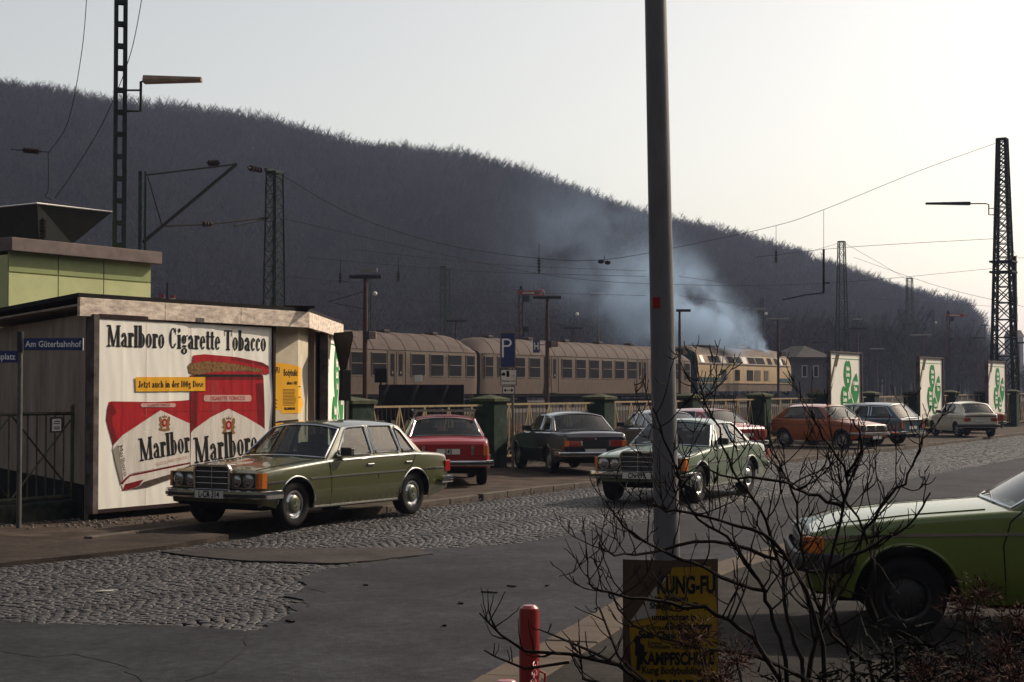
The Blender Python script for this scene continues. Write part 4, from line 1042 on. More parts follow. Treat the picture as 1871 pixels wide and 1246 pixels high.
def art_txt(m,body,c,size,k,ang=0.,sx=1.,bold=0.):
    t=MB(m); t.text(body,size,(0,0,0),(1,0,0),(0,1,0),'CENTER',bold,sx); ca,sa=math.cos(ang),math.sin(ang); pp.mi_(m)
    for f in t.f: pp.add([loc(c[0]+t.v[i].x*ca-t.v[i].y*sa,c[1]+t.v[i].x*sa+t.v[i].y*ca,.0375+wr(*c)+k*.0016+.002) for i in f],[tuple(range(len(f)))])
pp.smooth=False
# headline
art_slab(m_print,'Marlboro Cigarette Tobacco',cr(92,214),cr(1085,243),(cr(430,136)[1]-cr(430,226)[1]),1)
# tin
art(m_red,C([(613,420),(1068,420),(1075,600),(1078,760),(1078,905),(620,925),(612,600)]),1)
art(m_dred,C([(612,420),(660,425),(655,915),(620,925)]),2); art(m_dred,C([(1020,440),(1068,440),(1078,760),(1076,905),(1045,905),(1030,600)]),2)
art(mat('print_red_light',(.46,.03,.035),.6,var=.15,scale=6),C([(735,425),(790,425),(800,650),(745,650)]),2)
art(m_grey,C([(620,745),(640,722),(740,650),(852,597),(960,650),(1055,705),(1078,725),(1078,905),(618,940)]),3)
art(m_dred,C([(610,392),(1065,392),(1068,420),(613,420)]),1.5)
art(m_red,C([(630,366),(1058,366),(1062,394),(632,394)]),2.2); art(m_print,C([(640,385),(1050,385),(1055,400),(640,400)]),3)
art(m_tob,C([(598,335),(612,315),(700,300),(900,318),(1060,350),(1098,365),(1090,386),(1050,372),(900,362),(740,372),(640,392),(606,375)]),3)
art(m_red,C([(624,318),(630,268),(700,261),(900,278),(1060,312),(1100,335),(1100,383),(1068,384),(1052,352),(900,322),(760,306),(700,304)]),3.8)
art(m_dred,C([(860,277),(1060,312),(1100,335),(1100,350),(1050,332),(880,300)]),4.3)
lab=lambda x0,y0,x1,y1:[(x0+8,y0),(x1-8,y0),(x1,y0+8),(x1,y1-8),(x1-8,y1),(x0+8,y1),(x0,y1-8),(x0,y0+8)]
art(m_pink,C(lab(697,513,992,553)),4)
art_txt(m_red,'CIGARETTE  TOBACCO',cr(845,534),.085,5,sx=.92)
# pack
art(m_red,C([(112,556),(125,552),(400,556),(560,548),(612,543),(612,690),(430,610),(352,668),(198,760),(142,830),(96,668),(100,605)]),1)
art(m_dred,C([(104,590),(125,560),(160,620),(132,648),(136,700),(170,800),(142,830),(96,665)]),2)
art(mat('print_red_light',(.46,.03,.035),.6),C([(135,552),(300,556),(300,566),(140,562)]),2)
art(m_grey,C([(136,845),(142,820),(198,760),(430,607),(612,688),(616,925),(250,995),(204,1030),(178,965),(150,900)]),3)
art(mat('print_pack_side',(.36,.32,.28),.6,var=.15),C([(140,845),(172,815),(205,1030),(192,1065),(150,905)]),4)
art(m_dred,C([(186,1052),(240,1003),(616,925),(616,934),(246,1012),(196,1062)]),4.6)
art(m_grey,C([(196,1068),(240,1012),(616,936),(540,990),(330,1070),(205,1095)]),3.4)
art(m_dred,C([(200,1098),(215,1060),(330,1030),(300,1072),(240,1092)]),4.2); art(mat('print_shade_brown',(.09,.06,.05),.7,var=.6,scale=15),C([(330,1045),(540,985),(545,1010),(360,1075),(240,1094),(300,1074)]),4.8)
art(m_pink,C(lab(308,563,525,588)),4.5); art_txt(m_dred,'CIGARETTE TOBACCO',cr(417,576),.055,5.2,ang=.02,sx=.85)
def crest(cx,cy,s_):
    f=lambda L_:C([(cx+a*s_,cy+b*s_) for a,b in L_])
    art(m_gold,f([(-36,-38),(-24,-44),(-14,-20),(-18,0),(-10,30),(-24,44),(-34,40),(-28,20),(-40,10),(-30,0),(-36,-18)]),4)
    art(m_gold,f([(36,-38),(24,-44),(14,-20),(18,0),(10,30),(24,44),(34,40),(28,20),(40,10),(30,0),(36,-18)]),4)
    art(m_gold,f([(-14,-34),(-16,-48),(-6,-42),(0,-54),(6,-42),(16,-48),(14,-34)]),4.2); art(m_gold,f([(-40,36),(40,36),(34,48),(0,54),(-34,48)]),4.4)
    art(m_red,f([(17*math.cos(R(a)),-2+27*math.sin(R(a))) for a in range(0,360,24)]),5)
    art(m_pink,f([(8*math.cos(R(a)),-2+13*math.sin(R(a))) for a in range(0,360,30)]),5.4)
crest(455,685,.95); crest(853,700,1.08)
art_slab(m_print,'Marlboro'[:7],cr(302,922),cr(617,862),.235,5); art_slab(m_print,'Marlboro',cr(640,935),cr(1035,870),.275,5)
art_txt(m_pink,'SELECTED FINE TOBACCO',cr(505,915),.062,5.4,ang=.13,sx=.95)
art_txt(m_print,'Marlboro',cr(200,915),.11,5.6,ang=-1.33,sx=1.1)
for f_ in [BW*k/4 for k in (1,2,3)]: art(m_pink,[(f_-.0025,.02),(f_+.0025,.02),(f_+.0025,BH-.02),(f_-.0025,BH-.02)],.5)
art(m_dred,[(.9,BH*.505),(BW-.4,BH*.505),(BW-.4,BH*.505+.004),(.9,BH*.505+.004)],2.6)
# yellow strip
art(m_yel,C([(272,402),(704,402),(706,488),(276,492)]),6)
art_slab(m_print,'Jetzt auch in der 100g Dose',cr(290,468),cr(694,464),(cr(430,440)[1]-cr(430,466)[1])*1.08,7)
po=pp.build('poster',B)

# ---- shamrock billboards
def shamrock(o,xd,label,legs=.5,W_=3.56,H_=2.56,loc_=None,group='shamrock billboards along the railing',side=''):
    xd=Vector(xd).normalized(); a=math.atan2(xd.y,xd.x)
    T=thing('billboard',label,'billboard',o,a,group)
    f=MB(m_framedark); z0=legs
    f.box((W_/2,.045,z0+H_/2),(W_,.05,H_)); 
    f.mi_(m_frame)
    for x in (-.03,W_+.03): f.box((x,.02,z0+H_/2),(.06,.15,H_+.10))
    f.box((W_/2,.02,z0+H_+.025),(W_,.13,.05)); f.box((W_/2,.02,z0-.03),(W_,.13,.06)); f.build('frame',T)
    for x in (.4,W_-.4): l=MB(m_frame); l.box((x,.1,z0/2),(.09,.09,z0)); l.build('leg',T)
    sh=Sheet(lambda a_,b_,off=0.:(a_,.018-off,z0+b_)); sh.step=.0016
    sh.shape(m_paper,[(0,0),(W_,0),(W_,H_),(0,H_)])
    sh.shape(m_green,[(.25,2.32),(3.35,2.32),(3.35,2.35),(.25,2.35)]); sh.shape(m_green,[(1.4,.06),(3.45,.06),(3.45,.09),(1.4,.09)])
    sh.shape(m_brownprint,[(.70,2.50),(1.10,2.50),(.80,2.05),(.15,1.10),(.02,1.05),(.05,1.5)])
    for k in range(3): sh.shape(m_paper,[(.12+.10*k,1.25+.1*k),(.15+.10*k,1.23+.1*k),(.62+.08*k,2.02),(.58+.08*k,2.05)])
    def leaf(cx,cy,rx,ry,ang):
        pts=[]
        for k in range(36):
            t=2*math.pi*k/36; r=1-.16*math.exp(-((t-math.pi/2)/.25)**2)
            x,y=rx*math.cos(t)*(1-.25*(-math.sin(t)) if math.sin(t)<0 else 1)*r,ry*math.sin(t)*r
            if math.sin(t)<0: x*=(1-.45*math.sin(-t)**2 if True else 1)*1.0
            pts.append((cx+x*math.cos(ang)-y*math.sin(ang),cy+x*math.sin(ang)+y*math.cos(ang)))
        sh.shape(m_green,pts)
    leaf(1.95,1.72,.43,.62,0.); leaf(1.55,.78,.44,.55,.1) if False else None
    leaf(1.60,.82,.42,.56,-.35+.3); leaf(2.78,1.22,.42,.62,2.9); leaf(2.35,.50,.46,.44,.2)
    sh.shape(m_paper,[(2.05,1.25),(2.10,1.28),(2.70,.62),(2.95,.10),(2.90,.08),(2.62,.60)])
    for (x,y,ts) in ((1.95,1.98,('Mein','Lotto','im')),(2.78,1.45,('nächsten','Toto')),(1.60,1.05,('Mein','Lotto','Glück')),(2.35,.55,('beim','Fussball'))):
        for i,t in enumerate(ts): sh.plain(m_paper,t,x,y-.22*i,.21,bold=.014,sx=.85)
    sh.plain(m_print,'Ihr Lotto',.75,.36,.12,sx=.9); sh.plain(m_print,'im Kreisblatt',.80,.18,.12,sx=.9)
    sh.mb.build('poster',T)
    return T
shamrock((-3.45,29.55,0),(0,1,0),'green shamrock billboard standing edge-on beside the low building, behind the olive saloon',.46,group='shamrock billboards along the railing')
def board_at(px0,px1,label,n_off):
    # foot on the line just in front of the railing
    def hit(px):
        k=(px-935.5)/F_PX; b=FENCE0+SN*.55
        m_=(k*b.y-b.x)/(FSL-k); return b+Vector((FSL,1,0))*m_
    a,b=hit(px0),hit(px1); shamrock((a.x,a.y,0),(b-a),label,.74,W_=(b-a).length-.1)
board_at(1516,1574,'nearest of three shamrock billboards on the railing, behind the orange hatchback',0)
board_at(1679,1723,'middle one of three shamrock billboards on the railing, behind the cream hatchback',0)
board_at(1804,1838,'farthest shamrock billboard on the railing, next to the tall lattice mast',0)

# ---- railing with brick pillars along the car park
m_pil = mat('green_pillar_render',(.010,.025,.017),.9,var=.45,scale=3,bump=.5,bscale=20,col2=(.028,.052,.034))
m_cap = mat('mossy_cap',(.085,.095,.055),.95,var=.4,scale=5,bump=.4)
m_rail = mat('pale_railing_paint',(.40,.31,.18),.7,var=.25,scale=6)
m_bar = mat('dark_bar_paint',(.06,.05,.035),.8,var=.4,scale=6)
def pillar(n):
    p=fence_pt(n); zt=1.70+.02*n; T=thing('brick_pillar',f'green rendered brick pillar','pillar',(p.x,p.y,.05),ANG,'green pillars of the railing')
    w=.62 if n else .8
    b=MB(m_pil); b.box((0,0,zt/2-.06),(w,w,zt-.1)); b.build('shaft',T,bevel=.02)
    c=MB(m_cap); c.box((0,0,zt-.09),(w+.10,w+.10,.07)); h=w/2+.05
    c.add([(-h,-h,zt-.055),(h,-h,zt-.055),(h,h,zt-.055),(-h,h,zt-.055),(0,0,zt+.04)],[(0,1,4),(1,2,4),(2,3,4),(3,0,4)]); c.build('cap',T)
    return T
PILL=['green pillar partly hidden by the back of the yield sign','tall green pillar between the red car and the parking sign','green pillar behind the roof of the brown fastback','green pillar right behind the grey lamp pole','green pillar left of the orange hatchback','green pillar left of the nearest shamrock billboard on the railing',
 'green pillar right of the nearest shamrock billboard','green pillar left of the middle shamrock billboard','green pillar right of the middle shamrock billboard','green pillar left of the farthest shamrock billboard','green pillar right of the farthest shamrock billboard']
for n in range(0,11):
    T=pillar(n); T['label']=PILL[n]
RAILL=['railing between the yield sign and the pillar next to the parking sign','railing right behind the parking sign and the navy saloon','railing behind the brown fastback and the crimson saloon','railing right of the grey lamp pole behind the crimson saloon','railing behind the orange hatchback','railing hidden mostly by the nearest shamrock billboard',
 'railing between nearest and middle shamrock billboards','railing behind the middle shamrock billboard','railing between the middle and the farthest shamrock billboards','railing behind the farthest shamrock billboard','railing beyond the farthest shamrock billboard']
def railing(a,b,label,group,zt=1.57,zb=.25,nV=5,split=None):
    d=b-a; L_=d.length; T=thing('railing',label,'railing',(a.x,a.y,.05),math.atan2(d.y,d.x),group)
    r=MB(m_rail); r.box((L_/2,0,zt),(L_,.05,.045)); r.box((L_/2,0,zb),(L_,.05,.045)); r.build('rail',T) 
    v=MB(m_bar); n=int(L_/.17)
    for i in range(1,n): v.box((L_*i/n,.0,(zt+zb)/2),(.012,.012,zt-zb))
    v.build('baluster',T) if False else None
    br=MB(m_rail)
    for i in range(nV):
        x0=L_*i/nV; x1=L_*(i+1)/nV; xm=(x0+x1)/2
        br.bar((x0+.06,-.025,zb+.02),(xm,-.025,zt-.02),.012,.035); br.bar((xm,-.03,zt-.02),(x1-.06,-.03,zb+.02),.012,.035); br.box((xm,-.02,(zt+zb)/2),(.028,.02,zt-zb))
    for i in range(nV+1):
        x0=min(L_-.03,max(.03,L_*i/nV)); zm=zb+.45
        if i<nV: br.bar((x0,-.036,zb),(x0+.25,-.036,zm-.12),.022,.012)
    br.v+=[]; 
    off=len(br.v); br.v+=v.v; br.f+=[[off+i for i in f] for f in v.f]; br.mats.append(m_bar); br.mi+=[len(br.mats)-1]*len(v.f); br.sm+=v.sm
    br.build('bars',T)
    return T
for n in range(0,11):
    a,b=fence_pt(n)+SD*.36,fence_pt(n+1)-SD*.36; railing(a,b,RAILL[n],'railings along the car park',zt=1.50+.02*n)
# low railing and plinth at the left, in front of the gable
ga,gb=Vector((-9.0,19.05,0)),Vector((-6.42,23.42,0))
G=thing('railing','green railing with crossed braces on a low wall at the left edge','railing',(ga.x,ga.y,0),math.atan2((gb-ga).y,(gb-ga).x))
m_gr=mat('old_green_railing',(.085,.105,.07),.8,var=.35,scale=5,col2=(.15,.14,.09)); L_=(gb-ga).length
r=MB(m_gr)
for z in (1.57,.37): r.tube([(0,0,z),(L_,0,z)],.028,6)
r.build('rail',G); r=MB(m_gr)
for i in range(int(L_/.17)+1): r.tube([(L_-.17*i-.02,0,.37),(L_-.17*i-.02,0,1.57)],.012,5)
for x1 in (L_-.02,L_-1.22,L_-2.42,L_-3.62):
    r.bar((x1,-.02,.40),(x1-1.15,-.02,1.54),.035,.01); r.bar((x1,-.032,1.54),(x1-1.15,-.032,.40),.035,.01)
r.build('bars',G)
r=MB(m_gr); r.tube([(L_,0,.1),(L_,0,1.66)],.04,8); r.ball((L_,0,1.66),.05,8); r.build('post',G)
w=MB(mat('mossy_plinth',(.018,.038,.028),.95,var=.6,scale=4,bump=.6,bscale=15,col2=(.05,.05,.035))); d=(gb-ga).normalized()
w.box(((ga+gb)/2).to_tuple()[:2]+(.16,),((gb-ga).length+.4,.30,.30),rz=math.atan2(d.y,d.x))
tag(w.build('low_wall',bevel=.03),'low mossy green plinth wall under the left railing','wall')
mb=MB(m_white); p=at(105,776,22.6)
S=thing('notice_plate','small framed white notice plate hung on the left railing','sign',(p.x,p.y-.05,p.z),ANG)
mb.box((0,0,0),(.17,.008,.17)); mb.mi_(m_print)
for z in (.05,.02,-.03,-.055): mb.box((0,-.006,z),(.11,.003,.012))
mb.build('plate',S); mb=MB(m_black)
for a,b in (((-.1,0,-.1),(.1,0,-.1)),((.1,0,-.1),(.1,0,.1)),((.1,0,.1),(-.1,0,.1)),((-.1,0,.1),(-.1,0,-.1))): mb.bar(a,b,.022)
mb.build('plate_frame',S)

# ---- street name sign
m_steel=mat('galvanised_steel',(.16,.155,.15),.55,.5,var=.25,scale=8); m_blue=mat('enamel_blue',(.018,.045,.20),.35,var=.1,coat=.5); m_enw=mat('enamel_white',(.80,.80,.78),.4,var=.05)
p=gnd(34,965,.05); N=thing('street_sign','blue street name signs on a steel post in front of the left railing','street sign',(p.x,p.y,.0))
b=MB(m_steel); b.tube([(0,0,0),(0,0,2.66)],.034,10); b.mi_(m_black); b.tube([(0,0,2.42),(0,0,2.70)],.045,10); b.build('post',N)
b=MB(m_blue); b.box((.45,-.02,2.53),(.80,.012,.165)); b.mi_(m_enw); b.text('Am Güterbahnhof',.115,(.45,-.0275,2.528),(1,0,0),(0,0,1),bold=.002,sx=.88); b.box((.853,-.02,2.53),(.008,.014,.167)); o=b.build('name_plate',N)
b=MB(m_blue); u=Vector((-.86,.5,0)); 
for q in (0,): b.box((-.43,-.02,2.36),(.80,.012,.16)); 
b.mi_(m_enw); b.text('splatz',.115,(-.06,-.0275,2.358),(1,0,0),(0,0,1),align='RIGHT',bold=.002,sx=.88); b.build('name_plate',N)

# ---- yield sign seen from behind, with a meter box
p=gnd(633,0+880,.0); p=Vector(((633-935.5)/F_PX*28.6,28.6,0)); 
Y=thing('yield_sign','triangular yield sign seen from its grey back, beside the shamrock billboard','road sign',(p.x-.05,p.y,.05),R(-63))
b=MB(mat('sign_back_grey',(.055,.05,.045),.7,.3,var=.2)); tri=[]
for (cx,cz,a0) in ((-.40,.36,90),(0,-.36,210),(.40,.36,-30)):
    pass
pts=[(-.44,2.89),(.44,2.89),(.475,2.82),(.05,2.10),(-.05,2.10),(-.475,2.82)]
vs=[(x,-.01,z) for x,z in pts]+[(x,.0,z) for x,z in pts]; b.add(vs,[tuple(range(6)),tuple(range(6,12))[::-1]]+[(i,6+i,6+(i+1)%6,(i+1)%6) for i in range(6)])
b.tube([(x,-.012,z) for x,z in pts],.014,6,closed=True); b.mi_(m_enw); b.add([(x*.97,.008,z) for x,z in pts],[tuple(range(6))[::-1]]); b.build('sign_plate',Y)
b=MB(m_steel); b.tube([(0,.04,0),(0,.04,2.85)],.032,8); b.build('post',Y)
b=MB(m_black); b.box((.07,0,1.95),(.20,.16,.55)); b.build('junction_box',Y,bevel=.01)

# ---- parking sign
p=gnd(937,861,.05); P=thing('parking_sign','blue parking sign with white plates below on a thin post','road sign',(p.x,p.y,.05))
zz=lambda py: CAMZ-(py-HOR)*p.y/F_PX-.05; xx=lambda px:(px-935.5)/F_PX*p.y-p.x
b=MB(m_steel); b.tube([(0,.04,0),(0,.04,zz(610))],.03,8); b.build('post',P)
m_rim=mat('sign_edge_tan',(.35,.27,.17),.7,var=.2)
def plate(x0,y0,x1,y1,m,edge,nm,y=-.0):
    b=MB(edge); X0,X1,Z0,Z1=xx(x0),xx(x1),zz(y1),zz(y0); b.box(((X0+X1)/2,y,(Z0+Z1)/2),(X1-X0,.03,Z1-Z0)); b.mi_(m); b.box(((X0+X1)/2,y-.017,(Z0+Z1)/2),(X1-X0-.04,.01,Z1-Z0-.04)); return b
b=plate(913.5,607,942,672,m_blue,m_rim,''); b.mi_(m_enw)
X,Z=xx(925.5),zz(634.5)
b.box((X-.085,-.026,Z-.015),(.042,.006,.43)); 
pts=[(.0,.20),(.08,.20)]+[(.08+.105*math.sin(R(a)),.105+.095*math.cos(R(a))) for a in range(0,181,20)]+[(.0,.01),(.0,.047),(.08,.047)]+[(.08+.063*math.sin(R(180-a)),.105+.058*math.cos(R(180-a))) for a in range(0,181,20)]+[(.0,.163)]
b.poly([(X-.065+x,-.028,Z+z) for x,z in pts]); b.build('parking_plate',P,bevel=.0)
b=plate(914.5,674.5,944.5,704,m_white,m_steel,''); b.mi_(m_ink); X,Z=xx(929.5),zz(689)
b.ball((X-.12,-.024,Z+.06),(.05,.004,.03)); b.box((X-.12,-.024,Z+.09),(.055,.004,.03)); b.box((X-.02,-.025,Z+.075),(.065,.004,.14)); b.text('1 Std.',.055,(X+.10,-.026,Z+.03),(1,0,0),(0,0,1),sx=.8); b.text('Werktags 7-18 h',.058,(X,-.026,Z-.09),(1,0,0),(0,0,1),bold=.001,sx=.80); b.build('time_plate',P)
b=plate(917.5,705.5,941,720.5,m_white,m_steel,''); b.mi_(m_ink); X,Z=xx(929.2),zz(713)
b.box((X,-.025,Z),(.16,.004,.018)); 
for s in (1,-1): b.add([(X+s*.06,-.026,Z-.045),(X+s*.06,-.026,Z+.045),(X+s*.115,-.026,Z)],[(0,1,2) if s<0 else (0,2,1)])
b.build('arrow_plate',P)

# ---- grey lamp pole with poster board
m_pole=mat('zinc_pole',(.19,.185,.20),.45,.3,var=.22,scale=6,stretch=(1,1,.4),bump=.15,bscale=80)
PY=10.1; bx=(1222-935.5)/F_PX*PY
P=thing('lamp_pole','thick grey steel lamp pole with a red sticker rising out of the picture','pole',(bx,PY,.05))
b=MB(m_pole); b.smooth=True; lean=-.0178
b.tube([(lean*z,0,z) for z in (0,1,2,3,4.4,6,8)],[.084,.081,.078,.074,.069,.064,.058],24); b.build('shaft',P)
b=MB(mat('red_sticker',(.42,.03,.02),.6)); z=CAMZ-(554-HOR)*PY/F_PX-.05
b.smooth=True; b.grid(lambda i,j:(lean*z+(.0795)*math.sin(R(-50+9*i)),-(.0795)*math.cos(R(-50+9*i)),z-.035+.07*j),5,2); b.build('sticker',P)
b=MB(m_pole); b.tube([(lean*8,0,8),(lean*8-.2,-.1,8.4),(-.9,-.5,8.6)],.04,8); b.build('arm',P); b=MB(m_alu); b.box((-1.3,-.7,8.6),(.9,.3,.14),rz=.47); b.build('lamp_head',P,bevel=.04)
Q=thing('poster_board','brown board strapped to the grey pole with a peeling yellow poster','poster board',(bx,PY-.09,.05),R(-2))
b=MB(mat('hardboard_brown',(.095,.062,.042),.9,var=.25,scale=3)); b.smooth=True
bw=.305
def bend(a,off=0.): return -off+.05*(a/.3)**2
def zb_(py): return CAMZ-(py-HOR)*PY/F_PX-.05
x_=lambda px:(px-1225)/F_PX*PY
b.grid(lambda i,j:(lerp(x_(1139),x_(1311),i/12),bend(lerp(-.3,.3,i/12)),lerp(-.02,zb_(1020)+(.006 if i>6 else 0),j/6)),13,7); b.grid(lambda i,j:(lerp(x_(1139),x_(1311),1-i/12),.012+bend(lerp(-.3,.3,1-i/12)),lerp(-.02,zb_(1020)+(.006 if i<6 else 0),j/6)),13,7); b.build('board',Q)
# poster traced in the board plane from my enlarged view (scale 4.683, origin 1100,980)
tq=lambda x,y:(x_(1100+x/4.683),zb_(980+y/4.683))
class PSheet(Sheet): pass
def pmap(a,z,off=0.): return (a,bend(a,off+.004),z)
sh=PSheet(pmap); sh.step=.0008
my2=mat('poster_yellow',(.34,.20,.015),.75,var=.12,scale=5)
T_=lambda L2:[tq(*q) for q in L2]
def strips(m,pts):
    sh.mb.mi_(m); sh.k+=1
    tri=tessellate_polygon([[Vector((p[0],p[1],0)) for p in pts]]); st=[[Vector(pts[i][:2]) for i in t] for t in tri]
    while st:
        t=st.pop(); e=[abs((t[(i+1)%3]-t[i]).x) for i in range(3)]; mx=max(e)
        if mx>.06: i=e.index(mx); m_=(t[i]+t[(i+1)%3])/2; o_=t[(i+2)%3]; st+=[[t[i],m_,o_],[m_,t[(i+1)%3],o_]]; continue
        sh.mb.add([pmap(q.x,q.y,sh.k*sh.step) for q in t],[(0,1,2)])
strips(my2,T_([(580,300),(600,245),(925,240),(975,560),(985,830),(985,1420),(270,1440),(235,720),(455,655),(468,440)]))
strips(mat('paper_backside',(.42,.38,.33),.8,var=.05),T_([(580,292),(500,360),(440,430),(245,705),(455,655),(470,470)]))
for (t,x,y,s_,bo,sx_) in (('KUNG-FU',715,400,.150,.006,.56),('im System',590,508,.05,.002,1.),('Shaolin, Long Choy',650,570,.054,.002,.85),('unterrichtet in',610,665,.055,.002,.85),('CHEFTRAINER',490,757,.028,.001,.9),('Großmeister',735,742,.062,.003,.9),('Saet Chok Thong',580,815,.062,.003,.9),('Kommen',450,880,.03,.001,.8),('Traditioneller Team Sparring',590,912,.032,.001,.8),('KAMPFSCHULE',640,1015,.105,.005,.66),('Kung Bodybuilding',590,1110,.062,.002,.8),('DILLENBURG',560,1235,.085,.004,.9)):
    sh.plain(m_print,t,*tq(x,y),s_,bold=bo,sx=sx_)
# small kicking figure printed at the left
sh.shape(m_print,T_([(290,820),(330,830),(325,880),(360,905),(365,985),(340,990),(325,1100),(310,1118),(290,1110),(300,1000),(280,985),(285,900),(270,860)]))
sh.mb.build('yellow_poster',Q)

# ---- red and white bollards with a chain
m_rb=mat('bollard_red',(.36,.018,.016),.35,var=.2,scale=12,coat=.6); m_wb=mat('bollard_white',(.62,.58,.52),.45,var=.15,scale=10)
def bollard(x,y,label):
    T=thing('bollard',label,'bollard',(x,y,.05),0,'red and white bollards with a chain')
    b=MB(m_rb); b.smooth=True; h=.86-.05
    b.lathe([(.049,.42),(.049,h-.03),(.045,h-.008),(.03,h+.006),(.001,h+.009)],20); b.mi_(m_wb); b.lathe([(.049,.12),(.049,.42)],20); b.mi_(m_rb); b.lathe([(.049,0),(.049,.12)],20); b.build('tube',T)
    b=MB(m_rb); b.tube([(.0+.05,0,.50),(.075,-.01,.49),(.075,-.01,.44),(.05,0,.43)],.006,6); b.build('chain_eye',T); return T
q1=Vector(((967-935.5)/F_PX*7.75,7.75,0)); q2=Vector(((925-935.5)/F_PX*5.75,5.75,0))
bollard(q1.x,q1.y,'red and white bollard standing by the pale kerb at the bottom'); bollard(q2.x,q2.y,'bollard whose red top just shows at the bottom edge')
def chain(a,b,sag,label):
    mb=MB(mat('chain_red',(.40,.05,.035),.4,var=.3,scale=30,coat=.5)); n=46; pts=[a.lerp(b,i/n)+Vector((0,0,-sag*4*(i/n)*(1-i/n))) for i in range(n+1)]
    for i in range(n):
        c=(pts[i]+pts[i+1])/2; d=(pts[i+1]-pts[i]); L2=d.length*.75; u=d.normalized(); w=Vector((-u.y,u.x,0)); w=(w if w.length>.1 else Vector((1,0,0))).normalized(); v=u.cross(w)
        if i%2: w=v
        mb.tube([c+u*(L2*math.cos(t))+w*(.012*math.sin(t)) for t in [k*math.pi/4 for k in range(8)]],.0042,5,closed=True)
    return tag(mb.build('chain'),label,'chain')
chain(Vector((q1.x+.03,q1.y-.045,.60)),Vector((q2.x,q2.y+.05,.55)),.16,'red chain hanging from the red and white bollard')
# =============== railway yard ===============
m_ball=mat('ballast',(.10,.078,.065),.95,var=.45,scale=6,bump=1.,bscale=12,col2=(.14,.11,.09))
m_plat=mat('platform_slab',(.10,.085,.075),.9,var=.15,scale=2)
m_railst=mat('rail_steel',(.14,.08,.055),.6,.4,var=.4,scale=4)
m_mast=mat('green_mast_paint',(.045,.062,.048),.7,.1,var=.3,scale=4)
m_mast2=mat('dark_mast_paint',(.022,.03,.026),.75,.1,var=.3,scale=4)
m_post=mat('rusty_post',(.10,.055,.04),.8,.1,var=.35,scale=6)
m_wire=mat('overhead_wire',(.015,.014,.015),.9,0,var=0)
m_ins=mat('brown_insulator',(.04,.024,.02),.7,var=.2)
def yard_pt(s,t): return FENCE0+SD*s-SN*t     # s along, t behind the railing
def quadst(mb,s0,s1,t0,t1,z0,z1):
    mb.prism([tuple(yard_pt(a,b)[:2]) for a,b in ((s0,t0),(s0,t1),(s1,t1),(s1,t0))],z0,z1)
mb=MB(m_ball); quadst(mb,-60,340,2.2,140,-.05,.42); struct('rail_yard',mb)
mb=MB(m_plat); quadst(mb,-50,150,14.2,22.2,.40,.98); struct('platform',mb)
mb=MB(m_plat); quadst(mb,-50,170,34,41,.40,1.15); struct('platform',mb)
mb=MB(m_railst)
for t in (5.0,9.5,24.7,29.5,44.5,49,54,60,66):
    for o in (-.72,.72): quadst(mb,-55,260,t+o-.035,t+o+.035,.50,.66)
    if t<12:
        for k in range(120):
            s=-20+k*.65; mb.mi_(m_ball); p=yard_pt(s,t); mb.box((p.x,p.y,.46),(.24,2.5,.14),rz=ANG)
        mb.mi_(m_railst)
struct('railway_tracks',mb)
# scrub along the yard edge behind the railing
mb=MB(mat('dry_scrub',(.07,.035,.022),.95,var=.5,scale=8)); rr=random.Random(77)
for k in range(2600):
    s=rr.uniform(-14,40); t=abs(rr.gauss(0,.7))+.5; dens=math.sin(s*.7)+math.sin(s*.23+1)
    if dens<rr.uniform(-.8,1.5): continue
    p=yard_pt(s,t); h=rr.uniform(.2,.8)*(.7+.5*max(0,dens)); a=rr.uniform(0,6.3); l=rr.uniform(0,.25)
    mb.add([(p.x-.01,p.y,.0),(p.x+.01,p.y,.0),(p.x+l*math.cos(a),p.y+l*math.sin(a),h+.1)],[(0,1,2)])
tag(mb.build('dry_scrub'),'dry reddish scrub growing behind the railing','scrub',kind='stuff')

# ---- train: coaches and diesel locomotive on the line t=23.7+
m_coach=mat('brushed_coach_steel',(.15,.108,.082),.7,.1,var=.14,scale=6,stretch=(1,1,.25)); m_croof=mat('coach_roof',(.115,.084,.072),.8,var=.18,scale=1.5)
m_cwin=mat('coach_window_glass',(.016,.016,.019),.6,var=.5,scale=.6,spec=.02); m_cframe=mat('coach_window_frame',(.20,.155,.13),.5,.4); m_copen=mat('open_window_dark',(.006,.006,.007),.9,var=0)
m_skirt=mat('coach_skirt',(.075,.065,.065),.8,var=.3,scale=4); m_bogie=mat('bogie_black',(.012,.011,.011),.9,var=.3)
TR0=Vector((-1.63,83.0,0)); RH=.72    # near side plane of the train
def train_pt(px):  # where the train's near side crosses this photo column
    k=(px-935.5)/F_PX; m_=(k*TR0.y-TR0.x)/(.601-k); return TR0+Vector((.601,1,0))*m_
